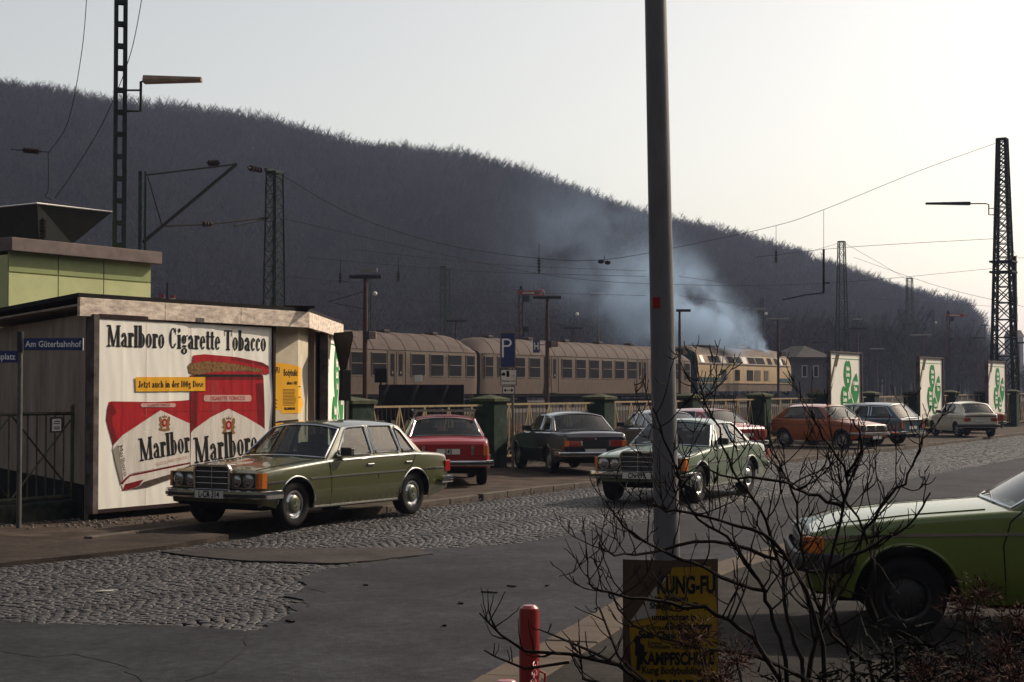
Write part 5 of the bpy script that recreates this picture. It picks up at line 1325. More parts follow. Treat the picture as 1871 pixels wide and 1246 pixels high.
def coach(start,label,L=26.1,seed=1):
    """local x along the train, y=0 near side, +y away"""
    T=thing('railway_coach',label,'railway coach',(start.x,start.y,RH),ANG,'coaches of the passenger train')
    Wc=2.8; prof=[(0,1.02),(-.0,1.15),(-.03,1.6),(-.02,2.95),(.02,3.14),(.12,3.34),(.30,3.60),(.60,3.86),(1.0,4.00),(1.4,4.05)]
    prof=prof+[(Wc-y,z) for y,z in prof[:-1][::-1]]
    b=MB(m_coach); b.smooth=True; xs=[0]+[L*k/24 for k in range(1,24)]+[L]
    def endf(x): e=min(x,L-x); return e
    def P(i,j):
        x=xs2[i]; y,z=prof[j]; e=endf(x)
        if e<1.6 and z>3.2: z=3.2+(z-3.2)*(1-.75*(1-e/1.6)**2)
        if e<.35: y=Wc/2+(y-Wc/2)*(1-.06*(1-e/.35))
        return (x,y,z)
    xs2=sorted(set([0,.1,.35,.8,1.2,1.6]+[L-k for k in (0,.1,.35,.8,1.2,1.6)]+xs))
    n=len(prof); vs=[P(i,j) for i in range(len(xs2)) for j in range(n)]
    for i in range(len(xs2)-1):
        for j in range(n-1):
            pass
    for (j0,j1,m) in ((0,4,m_coach),(4,n-5,m_croof),(n-5,n-1,m_coach)):
        b.mi_(m); b.add(vs,[(i*n+j,(i+1)*n+j,(i+1)*n+j+1,i*n+j+1) for i in range(len(xs2)-1) for j in range(j0,j1)])
    b.smooth=False; b.mi_(m_croof); b.add([P(0,j) for j in range(n)],[tuple(range(n))]); b.add([P(len(xs2)-1,j) for j in range(n)],[tuple(range(n))[::-1]])
    b.mi_(m_croof)
    for k in range(1,20): b.tube([(L*k/20,prof[j][0]-.004,prof[j][1]+.004) for j in range(4,10)],.012,4)
    b.mi_(m_skirt); b.box((L/2,.02,3.13),(L-.3,.05,.02)); b.box((L/2,Wc/2,.97),(L-.5,Wc-.2,.20))
    b.mi_(m_ink)
    b.build('body',T,sharp=50)
    rr=random.Random(seed)
    # windows: entrance doors near the quarter points
    def win(x,w=1.2,opened=False,z0=1.93,z1=2.96):
        wb=MB(m_cframe); zc=(z0+z1)/2; wb.box((x,-.035,zc),(w+.10,.03,z1-z0+.10)); wb.mi_(m_cwin); wb.box((x,-.052,zc),(w,.012,z1-z0))
        zm=lerp(z0,z1,.52)
        if opened: wb.mi_(m_copen); wb.box((x,-.060,(zm+z1)/2),(w,.01,z1-zm)); 
        wb.mi_(m_cframe); wb.box((x,-.064,zm),(w,.02,.035)); wb.build('window',T)
    def door(x):
        d=MB(m_coach); d.box((x,-.03,2.07),(1.5,.03,2.0))
        for s in (-.34,.34):
            d.mi_(m_cwin); d.box((x+s,-.05,2.42),(.30,.015,1.05)); d.mi_(m_enw)
            d.mi_(m_yel if False else m_cframe); d.box((x+s,-.058,2.05),(.12,.006,.12))
        d.mi_(m_gap); d.box((x,-.05,2.07),(.03,.012,1.98)); d.box((x-.76,-.05,2.07),(.03,.012,1.98)); d.box((x+.76,-.05,2.07),(.03,.012,1.98)); d.mi_(m_cframe); d.tube([(x-.08,-.09,1.5),(x-.08,-.09,2.1)],.02,5)
        d.build('door',T)
    xsw=[]
    dpos=(7.35,L-7.35)
    x=1.75; win(.75,.75)
    nums=[]
    pos=[2.35,4.15,5.95-.35] ; 
    lay=[(2.2),(3.85),(5.5)]; mid=[9.15+1.64*k for k in range(6)]
    for x in lay+mid+[L-v for v in lay]: win(x,1.12,rr.random()<.33)
    win(L-.75,.75); door(dpos[0]); door(dpos[1])
    nb=MB(m_skirt)
    for x in (3.02,dpos[0]+1.15,dpos[1]-1.15,L-3.02): nb.text('2',.40,(x,-.03,2.72),(1,0,0),(0,0,1),bold=.004); 
    nb.build('class_number',T)
    # roof vents
    for k in range(6):
        v=MB(m_croof); v.box((L*(k+.6)/6.2,Wc/2-.2,4.09),(.5,.5,.14)); v.build('roof_vent',T,bevel=.03)
    for xb in (3.6,L-3.6):
        g=MB(m_bogie); g.box((xb,Wc/2,.48),(3.3,2.2,.42)); 
        for o in (-1.25,1.25): g.lathe([(.46,.35),(.46,.48),(.001,.46)],16,'Y',(xb+o,0,.46))
        g.build('bogie',T)
    g=MB(m_bogie); g.box((L/2-2.2,.9,.72),(3.2,1.2,.55)); g.box((L/2+2.4,.9,.74),(2.2,1.2,.5)); g.box((L/2,Wc/2,.85),(L-2,1.8,.1)); g.build('underframe_boxes',T)
    gb_=MB(m_bogie); gb_.box((L+.14,Wc/2,2.3),(.34,1.1,2.5)); gb_.build('gangway',T)
    return T
s2=train_pt(879); coach(s2,'rear silver coach whose far end shows behind the parking sign' if False else 'middle silver passenger coach coupled to the locomotive, behind the parking sign',seed=5)
s1=s2-SD*26.42; coach(s1,'leftmost silver passenger coach, partly hidden behind the low building',seed=3)
# locomotive
m_lb=mat('loco_beige',(.49,.355,.21),.6,var=.16,scale=1.5,stretch=(1,1,.4)); m_lt=mat('loco_teal',(.035,.065,.075),.6,var=.25,scale=2); m_lroof=mat('loco_roof_grime',(.16,.12,.095),.8,var=.4,scale=1.5); m_lfr=mat('loco_frame_grey',(.16,.12,.095),.8,var=.3,scale=3); m_lw=mat('loco_pale_panel',(.50,.46,.40),.5,var=.05)
ls=s2+SD*(26.1+.9); LL=17.2
T=thing('diesel_locomotive','beige and teal diesel locomotive at the head of the train','locomotive',(ls.x,ls.y,RH),ANG)
prof=[(0,1.15),(0,1.72),(0,3.02),(.18,3.62),(.42,3.92),(.85,4.15),(1.4,4.25)]; Wl=2.85
prof=prof+[(Wl-y,z) for y,z in prof[:-1][::-1]]; n=len(prof)
b=MB(m_lb); b.smooth=True
xs2=[0,.25,.6,1.0]+[1.0+(LL-2.0)*k/12 for k in range(1,12)]+[LL-1.0,LL-.6,LL-.25,LL]
def P(i,j):
    x=xs2[i]; y,z=prof[j]; e=min(x,LL-x)
    if z>2.4 and e<.9:   # raked cab front
        x=x+(.42 if xs2[i]<LL/2 else -.42)*(z-2.4)/1.6*(1-e/.9)
    if e<1.0 and z>3.6: z-=(z-3.6)*.35*(1-e)**2
    return (x,y,z)
vs=[P(i,j) for i in range(len(xs2)) for j in range(n)]
for (j0,j1,m) in ((0,1,m_lfr),(1,3,m_lb),(3,n-4,m_lroof),(n-4,n-2,m_lb),(n-2,n-1,m_lfr)):
    b.mi_(m); b.add(vs,[(i*n+j,(i+1)*n+j,(i+1)*n+j+1,i*n+j+1) for i in range(len(xs2)-1) for j in range(j0,j1)])
b.smooth=False; b.mi_(m_lt); b.add([P(0,j) for j in range(n)],[tuple(range(n))]); b.mi_(m_lb); b.add([P(len(xs2)-1,j) for j in range(n)],[tuple(range(n))[::-1]])
b.mi_(m_lt); b.box((2.2,-.012,1.93),(4.2,.02,.34)); b.box((LL-1.25,-.012,1.93),(2.4,.02,.34)); b.box((1.7,-.012,1.42),(3.3,.02,.50))
b.mi_(m_lb); b.box((LL/2,-.02,1.72),(LL-.1,.05,.05)); b.mi_(m_cframe); b.box((LL/2,-.02,3.02),(LL-.8,.05,.04))
b.mi_(m_gap)
for x in (2.2,3.15,LL-2.6): b.box((x,-.02,2.1),(.12,.03,1.7))
b.build('body',T,sharp=50)
def lwin(x0,x1,z0,z1,m,slope=True,name='window'):
    w=MB(m_cframe)
    def yy_(z): return (z-3.02)/.60*.18 if z>3.02 else 0
    q=lambda e,o:[(x0-e,yy_(z0-e)-o,z0-e),(x1-e*-1,yy_(z0-e)-o,z0-e),(x1-.14+e,yy_(z1+e)-o,z1+e),(x0-.14-e,yy_(z1+e)-o,z1+e)]
    w.add(q(.05,.012),[(0,1,2,3)]); w.mi_(m); w.add(q(0,.022),[(0,1,2,3)]); w.build(name,T)
for (a,c_,m) in ((.75,1.25,m_clearl),(2.1,3.9,m_cwin),(4.1,4.9,m_lw),(5.4,6.4,m_copen),(6.7,7.7,m_copen),(7.9,8.7,m_lw),(9.0,10.2,m_copen),(10.4,12.0,m_cwin),(12.6,13.4,m_copen),(14.0,14.6,m_cwin),(15.0,15.4,m_lw),(15.5,15.9,m_copen)):
    lwin(a,c_,3.10,3.56,m)
for (a,c_,m) in ((4.0,4.8,m_bogie),(6.4,7.2,m_bogie),(8.5,9.6,m_copen),(9.9,11.0,m_lfr),(11.7,12.5,m_lfr)):
    w=MB(m); w.box(((a+c_)/2,-.012,2.28),(c_-a,.03,.74)); w.build('side_vent',T)
for xb in (3.6,LL-3.6):
    g=MB(m_bogie); g.box((xb,Wl/2,.55),(4.0,2.3,.50))
    for o in (-1.4,1.4): g.lathe([(.5,.3),(.5,.42),(.001,.40)],16,'Y',(xb+o,0,.5))
    g.build('bogie',T)
g=MB(m_lfr); g.box((LL/2,Wl/2,.62),(2.8,2.3,.5)); g.build('fuel_tank',T)
g=MB(m_lroof); g.box((10.2,Wl/2,4.30),(1.6,.9,.18)); g.box((4,Wl/2,4.28),(2.6,1.3,.08)); g.build('roof_exhaust',T,bevel=.03)
g=MB(m_bogie)
for y in (.6,Wl-.6): g.tube([(LL-.05,y,1.05),(LL+.42,y,1.05)],.09,8); g.tube([(LL+.42,y,1.05),(LL+.46,y,1.05)],.22,12)
g.build('buffers',T)

# ---- buffer stop, dark
p=at(600,720,56); a_=at(693,700,55); b_=at(848,702,55)
T=thing('buffer_stop','black timber buffer stop standing in front of the left coach','buffer stop',(a_.x,a_.y,.42)); w=b_.x-a_.x; h=a_.z-.42
b=MB(m_bogie); b.box((w/2,0,h*.62),(w,.4,h*.70)); 
for x in (.1*w,.45*w,.8*w): b.bar((x,-.25,h*.95),(x-.55,-1.1,.1),.14); b.box((x,.1,h*.35),(.2,.3,h*.7))
b.build('beam',T); b=MB(m_bogie); b.box((.05,0,h+.26),(.42,.06,.48)); b.box((.05,0,h+.02),(.06,.05,.3)); b.build('target_board',T)
b=MB(m_white); b.box((w*.46,-.02,h+.17),(.25,.05,.22)); b.build('marker_plate',T)
p=at(660,745,50)

# ---- masts
def lattice(px,Y,ztop,wb,wt,label,m=None,z0=.42,name='lattice_mast',cat='mast',rot=ANG,step=1.7,thick=.055,group=None,dx=.0):
    m=m or m_mast; x=(px-935.5)/F_PX*Y
    T=thing(name,label,cat,(x,Y,z0),rot,group); H_t=ztop-z0
    b=MB(m)
    W_=lambda z:lerp(wb,wt,z/H_t)/2
    for sx in (1,-1):
        for sy in (1,-1): b.bar((sx*W_(0),sy*W_(0),0),(sx*W_(H_t),sy*W_(H_t),H_t),thick)
    z=.3; k=0
    while z<H_t-.1:
        z2=min(H_t,z+max(.45,step*W_(z)*2)); a,c_=W_(z),W_(z2)
        for s in (1,-1):
            e=1 if k%2 else -1
            b.bar((-a*e,s*a,z),(c_*e,s*c_,z2),thick*.45); b.bar((s*a,-a*e,z),(s*c_,c_*e,z2),thick*.45)
            b.bar((a*e,s*a,z),(-c_*e,s*c_,z2),thick*.40); b.bar((s*a,a*e,z),(s*c_,-c_*e,z2),thick*.40)
            b.bar((-c_,s*c_,z2),(c_,s*c_,z2),thick*.4); b.bar((s*c_,-c_,z2),(s*c_,c_,z2),thick*.4)
        z=z2; k+=1
    b.box((0,0,H_t),(wt+thick,wt+thick,.08)); b.build('lattice',T)
    f=MB(m_plat); f.box((0,0,.05),(wb+.5,wb+.5,.3)); f.build('foundation',T)
    return T
def zpix(py,Y): return CAMZ-(py-HOR)*Y/F_PX
m500=lattice(500,55,zpix(314,55),.62,.40,'lattice mast left of centre with a crossarm on its head',step=1.1)
b=MB(m_mast); b.box((0,0,zpix(314,55)-.42+.06),(.95,.12,.08)); b.build('crossarm',m500)
lattice(813,110,zpix(487,110),.55,.42,'pale green lattice mast behind the left coaches',m=m_mast)
lattice(1539,118,zpix(441,118),.95,.42,'lattice mast behind the nearest shamrock billboard of the railing',m=m_mast2)
lattice(1663,157,zpix(508,157),.85,.5,'lattice mast left of the middle shamrock billboard',m=m_mast)
big=lattice(1835,85,zpix(252,85),1.25,.42,'tallest lattice mast at the right edge with a lamp arm',m=m_mast2,thick=.12,z0=.1,step=.95)
b=MB(m_mast2); H1=zpix(252,85)-.1
for z in (zpix(478,85)-.1,zpix(497,85)-.1): b.box((0,0,z),(1.2,1.2,.10))
for s in (.55,.75): b.tube([(s,-.5,0),(s-.1,-.5,zpix(470,85))],.05,5)
for k in range(7): b.box((.5,-.45,1.2+k*.9),(.25,.25,.45))
b.build('fittings',big)
def lamp_arm(T,rot,zl,x0,arm,ln,m_arm,m_head,fall=0.,hang=.6):
    a=MB(m_arm); iz=math.cos(-rot),math.sin(-rot)
    L2=lambda x,z:(x*iz[0],x*iz[1],z)
    s=1 if arm>0 else -1
    a.tube([L2(x0*s,zl-hang),L2(x0*s+.35*s,zl-hang),L2(x0*s+.35*s,zl-.05),L2(x0*s+.5*s,zl),L2(x0*s+arm,zl)],.035,6); a.tube([L2(x0*s,zl-.25),L2(x0*s+.35*s,zl-.25)],.025,5); a.build('lamp_arm',T)
    h=MB(m_head); 
    h.M=Matrix.Rotation(-rot,4,'Z')
    x1=x0*s+arm; x2=x1+ln*s; prof=[(-.16,0),(-.15,-.08),(.15,-.08),(.16,0),(.09,.10),(-.09,.10)]
    vs=[(x1,y,zl+z) for y,z in prof]+[(x2,y*.7,zl+z*.6-.02*0) for y,z in prof]; h.add(vs,[(i,(i+1)%6,6+(i+1)%6,6+i) for i in range(6)]+[tuple(range(6))[::-1],tuple(range(6,12))]); h.build('lamp_head',T)
lamp_arm(big,ANG,zpix(371,85)-.1,.4,-1.35,2.35,m_mast2,m_mast2)
# tall channel mast at the left
Yl=38; x=(216-935.5)/F_PX*Yl
T=thing('channel_mast','tall green double-channel mast behind the green panelled building','mast',(x,Yl,.2),R(20))
b=MB(m_mast)
for s in (-1,1):
    b.box((s*.125,0,6.9),(.05,.20,13.8)); 
    for y in (-.09,.09): b.box((s*.125-s*.03,y,6.9),(.06,.012,13.8))
b.build('channels',T); b=MB(m_mast)
for k in range(26): b.box((0,-.105,.4+k*.53),(.22,.015,.10)); b.box((0,.105,.4+k*.53),(.22,.015,.10))
b.build('battens',T)
m_tan=mat('tan_lamp_shade',(.36,.24,.18),.6,var=.2,scale=5)
lamp_arm(T,R(20),zpix(143,Yl)-.2,.14,.42,1.38,m_mast,m_tan,hang=.75)
# short cantilever post
Yc=48; x=(258-935.5)/F_PX*Yc
T=thing('cantilever_post','short post carrying a triangular wire cantilever above the green panelled building','mast',(x,Yc,.3),R(15))
b=MB(m_mast); b.box((-.07,0,(zpix(312,Yc)-.3)/2),(.10,.2,zpix(312,Yc)-.3)); b.box((.08,0,(zpix(312,Yc)-.3)/2),(.06,.2,zpix(312,Yc)-.3)); b.build('post',T)
T=thing('cantilever','dark triangular bracket arm between the short post and the lattice mast','bracket',(x,Yc,5)); 
def loc_(px,py,Y): q=at(px,py,Y); return q-Vector((x,Yc,5))
b=MB(m_wire); b.tube([loc_(265,320,Yc),loc_(430,300,Yc+2.5)],.03,6); b.tube([loc_(262,442,Yc),loc_(297,413,Yc+.5),loc_(432,300,Yc+2.5)],.055,8); b.tube([loc_(270,323,Yc),loc_(296,412,Yc+.5)],.018,5)
b.tube([loc_(297,413,Yc+.5),loc_(385,409,Yc+3),loc_(490,397,55)],.038,6); b.tube([loc_(427,413,Yc+4),loc_(490,399,55)],.03,5); b.build('tubes',T)
def insul(pts_,T,k=4,r=.10):
    b=MB(m_ins); a,c_=Vector(pts_[0]),Vector(pts_[1]); b.tube([a,c_],.03,5)
    for i in range(k):
        p=a.lerp(c_,(i+1)/(k+1)); d=(c_-a).normalized(); b.tube([p-d*.03,p+d*.03],r,8)
    if T: b.build('insulator',T)
    return b
insul((loc_(378,298,Yc+2),loc_(402,297,Yc+2.2)),T); insul((loc_(453,306,Yc+3.5),loc_(480,312,54)),T); insul((loc_(368,409.5,Yc+2.5),loc_(388,408.5,Yc+3)),T,3,.09)
# wires
def wire(pts,label,r=.014,sag=0.,cat='wire',name='overhead_wire',group='overhead wires'):
    P3=[at(*p) for p in pts]; out=[]
    for i in range(len(P3)-1):
        a=P3[i];c_=P3[i+1]
        p0=P3[i-1] if i else a; p3=P3[i+2] if i+2<len(P3) else c_
        for k in range(8):
            t=k/8; out.append(.5*((2*a)+(c_-p0)*t+(2*p0-5*a+4*c_-p3)*t*t+(-p0+3*a-3*c_+p3)*t**3))
    out.append(P3[-1]); o0=out[0]; b=MB(m_wire); b.tube(out,r,4); return tag(b.build(name),label,cat,group)
wire([(1818,262,85),(1680,312,79),(1505,383,76),(1418,412,74),(1245,450,69),(1105,474,66),(985,472,64),(810,446,61),(650,395,58),(515,320,55)],'long sagging span cable from the tallest right mast to the left lattice mast',.012)
wire([(1818,490,85),(1515,517,80),(1245,520,74),(985,500,68),(520,400,55)],'lower span wire ending on the tallest right mast',.009)
wire([(1818,436,85),(1545,452,92),(1380,470,100)],'thin wire between the tallest mast and the mast left of it',.012)
wire([(1530,445,118),(1410,480,95)],'short stay wire falling left from the second lattice mast',.012)
wire([(1545,445,118),(1640,500,140),(1660,515,157)],'stay wire falling right from the second lattice mast',.014)
wire([(160,-30,40),(150,90,40),(125,220,40),(90,277,40)],'curved wire dropping from the top at the left edge',.010)
wire([(262,-20,39),(238,100,39),(190,220,39),(130,320,39),(100,362,39)],'second curved wire passing behind the tall left mast',.010)
wire([(88,278,40),(88,345,40),(82,357,40),(94,365,40)],'hanging wire tail below the left insulator',.010)
for k,(a,c_) in enumerate((((560,470,70),(1180,505,88)),((520,505,60),(1180,540,95)),((560,530,80),(1000,555,100)),((640,455,70),(1180,495,92)),((1240,505,90),(1820,560,160)),((1240,540,95),(1810,600,190)),((1870,560,90),(1560,470,118)),((1871,470,84),(1850,455,85)),((520,330,56),(640,380,90)),((620,590,90),(1000,560,120)))):
    wire([a,((a[0]+c_[0])/2,(a[1]+c_[1])/2+8,(a[2]+c_[2])/2),c_],'thin contact wire strung across the railway yard',.011,group='thin contact wires over the yard')
for (px,y0,y1,Y,r_,k,lb) in ((1505,455,535,76,.055,0,'thick black drop tube hanging from the span cable'),(1418,456,482,74,.03,4,'insulator string hanging from the span cable right of the smoke'),(985,470,500,64,.02,4,'insulator string hanging left of the smoke'),(728,495,515,62,.02,3,'small insulator string hanging left of centre'),(622,497,518,60,.02,3,'small insulator string hanging behind the platform lamp')):
    ytop={1505:383,1418:412}.get(px,y0-25)
    T=thing('insulator_hanger',lb,'insulator',tuple(at(px,y0,Y)))
    o=at(px,y0,Y); b=MB(m_wire); b.tube([at(px,ytop,Y)-o,Vector((0,0,0))],.010,4); b.build('hanger_wire',T)
    e=at(px,y1,Y)-o
    if k: insul((Vector((0,0,0)),e),T,k,.07)
    else:
        b=MB(m_wire); b.tube([Vector((0,0,0)),e],r_,8); b.build('drop_tube',T); b=MB(m_wire); b.tube([at(1505,535,Y)-o,at(1470,539,Y+1)-o,at(1430,548,Y+2)-o],.03,6); b.tube([at(1507,517,Y)-o,at(1516,517,Y)-o],.04,5); b.build('side_arm',T)
T=thing('insulator_string','brown insulator string hanging at the upper left of the hillside','insulator',tuple(at(57,275,40))); o=at(57,275,40); insul((at(40,274,40)-o,at(75,277,40)-o),T,5,.07); b=MB(m_wire); b.tube([at(20,273,40)-o,at(92,278,40)-o],.010,4); b.build('stay_wire',T)
T=thing('wire_crossing_clamp','small twin clamp hanging on the span cable','clamp',tuple(at(1104,478,66))); o=at(1104,478,66); b=MB(m_wire); b.ball((-.14,0,0),(.13,.08,.09)); b.ball((.14,0,-.04),(.13,.08,.09)); b.tube([(0,0,0),(0,0,.25)],.015,4); b.build('clamp_body',T)

# ---- platform lamps
m_lh=mat('lamp_head_dark',(.035,.034,.034),.6,.2,var=.2); m_ll=mat('lamp_head_pale',(.26,.25,.25),.5,.2,var=.15)
def plamp(px,py,x0,x1,Y,zb,label,box=None,head=None,group='T-shaped platform lamps',r=.085):
    X=(px-935.5)/F_PX*Y; zt=zpix(py,Y); T=thing('platform_lamp',label,'lamp post',(X,Y,zb),0,group)
    b=MB(m_post); b.tube([(0,0,0),(0,0,(zt-zb)*.72),(0,0,zt-zb)],[r,r,r*.75],8); b.build('post',T)
    h=MB(head or m_lh); a=(x0-px)/F_PX*Y; c_=(x1-px)/F_PX*Y; zz=zt-zb
    prof=[(-.16,0),(-.13,-.08),(.13,-.08),(.16,0),(.10,.07),(-.10,.07)]
    vs=[(a,y,zz+z) for y,z in prof]+[(c_,y,zz+z) for y,z in prof]; h.add(vs,[(i,(i+1)%6,6+(i+1)%6,6+i) for i in range(6)]+[tuple(range(6))[::-1],tuple(range(6,12))]); h.build('lamp_head',T)
    if box:
        b=MB(m_tan); s_=box[1]; b.box((s_,0,zpix(box[0],Y)-zb),(abs(s_)*1.0,.25,.28)); b.mi_(m_black); b.box((s_*.35,0,zpix(box[0],Y)-zb),(.14,.28,.34)); b.build('loudspeaker',T)
    return T
PLZ=.98
l1=plamp(667,505,638,697,65.7,PLZ,'platform lamp with loudspeaker left of the red car, two heads',box=(613,.30),r=.10); h=MB(m_ll); h.box(((672-667)/F_PX*65.7,0,zpix(493,65.7)-PLZ),(.75,.2,.16)); h.build('lamp_head',l1)
l2=plamp(1000,543,974,1025,80,PLZ,'platform lamp with a small H board just right of the parking sign',box=(629,.36),r=.10)
b=MB(m_blue); b.box(((980-1000)/F_PX*80,0,zpix(633,80)-PLZ),(.34,.04,.62)); b.mi_(m_enw); b.text('H',.50,((980-1000)/F_PX*80,-.03,zpix(633,80)-PLZ),(1,0,0),(0,0,1),bold=.01,sx=.7); b.mi_(m_black); b.bar(((985-1000)/F_PX*80,0,zpix(630,80)-PLZ),(0,0,zpix(630,80)-PLZ),.04); b.build('stop_board',l2)
plamp(1242,567,1236,1262,92.7,PLZ,'platform lamp standing right against the grey pole',box=(643,.30))
plamp(1422,583,1402,1441,104.8,PLZ,'platform lamp in front of the nose of the locomotive',box=(647,.34),head=m_ll)
for (px,py,x0,x1,Y,lb,hd) in ((833,586,816,853,105,'platform lamp showing above the left coach roof',m_lh),(1047,599,1030,1065,112,'platform lamp above the middle coach in the smoke',m_lh),(1093,536,1080,1107,128,'tall pale lamp in the smoke haze',m_ll),
   (1387,565,1378,1398,125,'pale small lamp above the locomotive roof',m_ll),(1382,621,1372,1389,140,'dark lamp just above the locomotive roof',m_lh),(1361,563,1353,1370,135,'pale lamp above the smoke plume',m_ll),(1465,641,1454,1476,170,'small dark lamp beside the signal house',m_lh),(1497,625,1484,1511,150,'dark lamp left of the nearest shamrock billboard',m_lh),
   (1567,600,1551,1584,130,'dark lamp above the nearest shamrock billboard',m_lh),(1568,583,1559,1577,185,'small white topped lamp beyond the second lattice mast',m_ll),(1602,637,1590,1615,170,'pale lamp between nearest and middle shamrock billboards',m_ll),(1686,612,1664,1702,140,'pale lamp just above the middle shamrock billboard',m_ll),
   (1786,617,1770,1800,160,'dark lamp left of the farthest shamrock billboard',m_lh),(1800,594,1792,1806,210,'faint lamp near the end of the hill',m_lh),(1862,626,1852,1876,150,'dark lamp at the far right edge',m_lh),(812,487+32,806,818,112,'',m_lh)):
    if not lb: continue
    plamp(px,py,x0,x1,Y,.42,lb,head=hd,r=.075)
# ---- semaphore signals
m_sr=mat('signal_red',(.36,.04,.03),.5,var=.15); m_sw=mat('signal_white',(.6,.56,.52),.5,var=.1)
def semaphore(px,ytop,Y,yarm,label,arm_r,scale=1.):
    X=(px-935.5)/F_PX*Y; T=thing('semaphore_signal',label,'signal',(X,Y,.42),0,'semaphore signals'); zt=zpix(ytop,Y)-.42; za=zpix(yarm,Y)-.42
    b=MB(m_mast2); 
    for s in (-.13,.13): b.box((s,0,zt/2),(.06,.1,zt))
    for k in range(int(zt/.5)): b.bar((-.13,0,k*.5),(.13,0,k*.5+.5),.03)
    b.mi_(m_sr); b.box((-.16,-.06,zt*.72),(.05,.02,zt*.4)); b.mi_(m_mast2); b.box((0,0,zt+.1),(.16,.16,.25)); b.build('mast',T)
    b=MB(m_sr); b.box((arm_r*.5,-.12,za),(abs(arm_r)+.5,.03,.26)); b.tube([(arm_r*.5+.0+math.copysign(abs(arm_r)/2+.32,arm_r)+.17*math.cos(R(a)),-.12,za+.17*math.sin(R(a))) for a in range(0,360,30)],.05,5,closed=True); b.mi_(m_sw); b.box((arm_r*.5,-.14,za),(abs(arm_r)*.8,.02,.10)); b.build('signal_arm',T)
    b=MB(m_black); b.box((.32,-.1,za-.35),(.42,.3,.42)); b.box((.32,-.1,za-2.2),(.36,.3,.36)); b.box((.1,-.1,za-1.2),(.1,.1,2.0)); b.build('signal_lamp',T,bevel=.03)
semaphore(952,529,97,535,'semaphore signal with raised arm above the middle coach',.9); semaphore(1733,572,150,576,'semaphore signal between the middle and farthest shamrock billboards',1.2)
# thin posts with white lamps
for (px,y0,Y,lb) in ((1392,545,130,'slim green catenary post above the locomotive'),(1046,545,118,'slim green catenary post in the smoke left part'),(1705,565,175,'slim post left of the right semaphore signal'),(674,500,95,'slim green catenary post beside the left platform lamp')):
    X=(px-935.5)/F_PX*Y; T=thing('catenary_post',lb,'post',(X,Y,.42)); b=MB(m_mast); zt=zpix(y0,Y)-.42
    for s in (-.12,.12): b.box((s,0,zt/2),(.07,.1,zt))
    for k in range(int(zt/.6)): b.bar((-.12,0,k*.6),(.12,0,k*.6+.6),.03)
    b.build('post',T); b=MB(m_wire); b.tube([(-.1,0,zt*.88),(-2.4,-.4,zt*.80)],.03,5); b.tube([(-.1,0,zt*.75),(-2.0,-.3,zt*.79)],.03,5); b.build('bracket',T)
    b=MB(m_sw); b.ball((.35,0,zt*.86),.14,8); b.build('glass_insulator',T)
# ---- signal house behind the locomotive
Y=150; X0=(1432-935.5)/F_PX*Y; X1=(1486-935.5)/F_PX*Y
T=thing('signal_house','small grey house with a hipped roof behind the nose of the locomotive','house',((X0+X1)/2,Y,.4),R(20))
b=MB(mat('house_wall_grey',(.15,.14,.14),.9,var=.2)); b.box((0,0,2.4),(2.6,4.5,4.8)); b.build('wall',T)
b=MB(mat('house_roof_slate',(.10,.085,.08),.9,var=.3,scale=2)); h=[(-2.0,-3.0,4.6),(2.0,-3.0,4.6),(2.0,3,4.6),(-2.0,3,4.6),(0,-1.2,5.7),(0,1.2,5.7)]; b.add(h,[(0,1,4),(1,2,5,4),(2,3,5),(3,0,4,5),(3,2,1,0)]); b.build('roof',T)
for x in (-.7,.5):
    b=MB(m_sw); b.box((x,-2.27,3.3),(.55,.06,1.1)); b.mi_(m_copen); b.box((x,-2.305,3.3),(.4,.03,.95)); b.build('window',T)
b=MB(mat('house_brick',(.22,.10,.06),.9,var=.2)); b.box((.3,-2.27,1.0),(.9,.06,1.5)); b.build('door',T)
# low buildings beyond
for (px0,px1,yt,Y,col,lb) in ((1835,1871,603,420,(.42,.40,.37),'small pale house on the horizon at the right edge'),):
    X=((px0+px1)/2-935.5)/F_PX*Y; w=(px1-px0)/F_PX*Y*.6; z=zpix(yt,Y)
    T=thing('distant_house',lb,'house',(X,Y,0)); b=MB(mat('pale_house_wall',col,.9,var=.1)); b.box((0,0,z/2-1),(w,6,z-2)); b.build('wall',T)
    b=MB(m_croof); b.add([(-w/2-.3,-3.3,z-2),(w/2+.3,-3.3,z-2),(w/2+.3,3.3,z-2),(-w/2-.3,3.3,z-2),(-w/2-.3,0,z),(w/2+.3,0,z)],[(0,1,5,4),(2,3,4,5),(0,4,3),(1,2,5)]); b.build('roof',T)
# ---- green panelled building at the left
g0=at(15,435,32); g1=at(282,462,35.4)
ux=(g1-g0); ux.z=0; L_=ux.length; ux.normalize(); ztop=g0.z; a=math.atan2(ux.y,ux.x)
T=thing('panelled_building','green panelled flat-roofed building behind the low one at the left','building',(g0.x,g0.y,0),a)
m_gp=mat('green_facade_panel',(.50,.52,.27),.7,var=.10,scale=1.5); m_gp2=mat('green_facade_band',(.42,.48,.22),.7,var=.12,scale=1.5)
b=MB(m_gp); b.box((L_/2-.03,2.5,(ztop-.3)/2),(L_-.12,4.9,ztop-.35)); b.build('wall',T)
for i,(x0,x1) in enumerate(((0.04,1.30),(1.33,2.55),(2.58,L_-.09))):
    for (z0,z1,m) in ((ztop-.66,ztop-.26,m_gp2),(ztop-2.4,ztop-.69,m_gp)):
        p=MB(m); p.box(((x0+x1)/2,.035,(z0+z1)/2),(x1-x0,.04,z1-z0)); p.build('facade_panel',T)
b=MB(mat('parapet_concrete',(.26,.205,.19),.9,var=.2,scale=3)); b.box((L_/2+.03,2.5,ztop-.12),(L_+.12,5.3,.27)); b.build('parapet',T,bevel=.01)
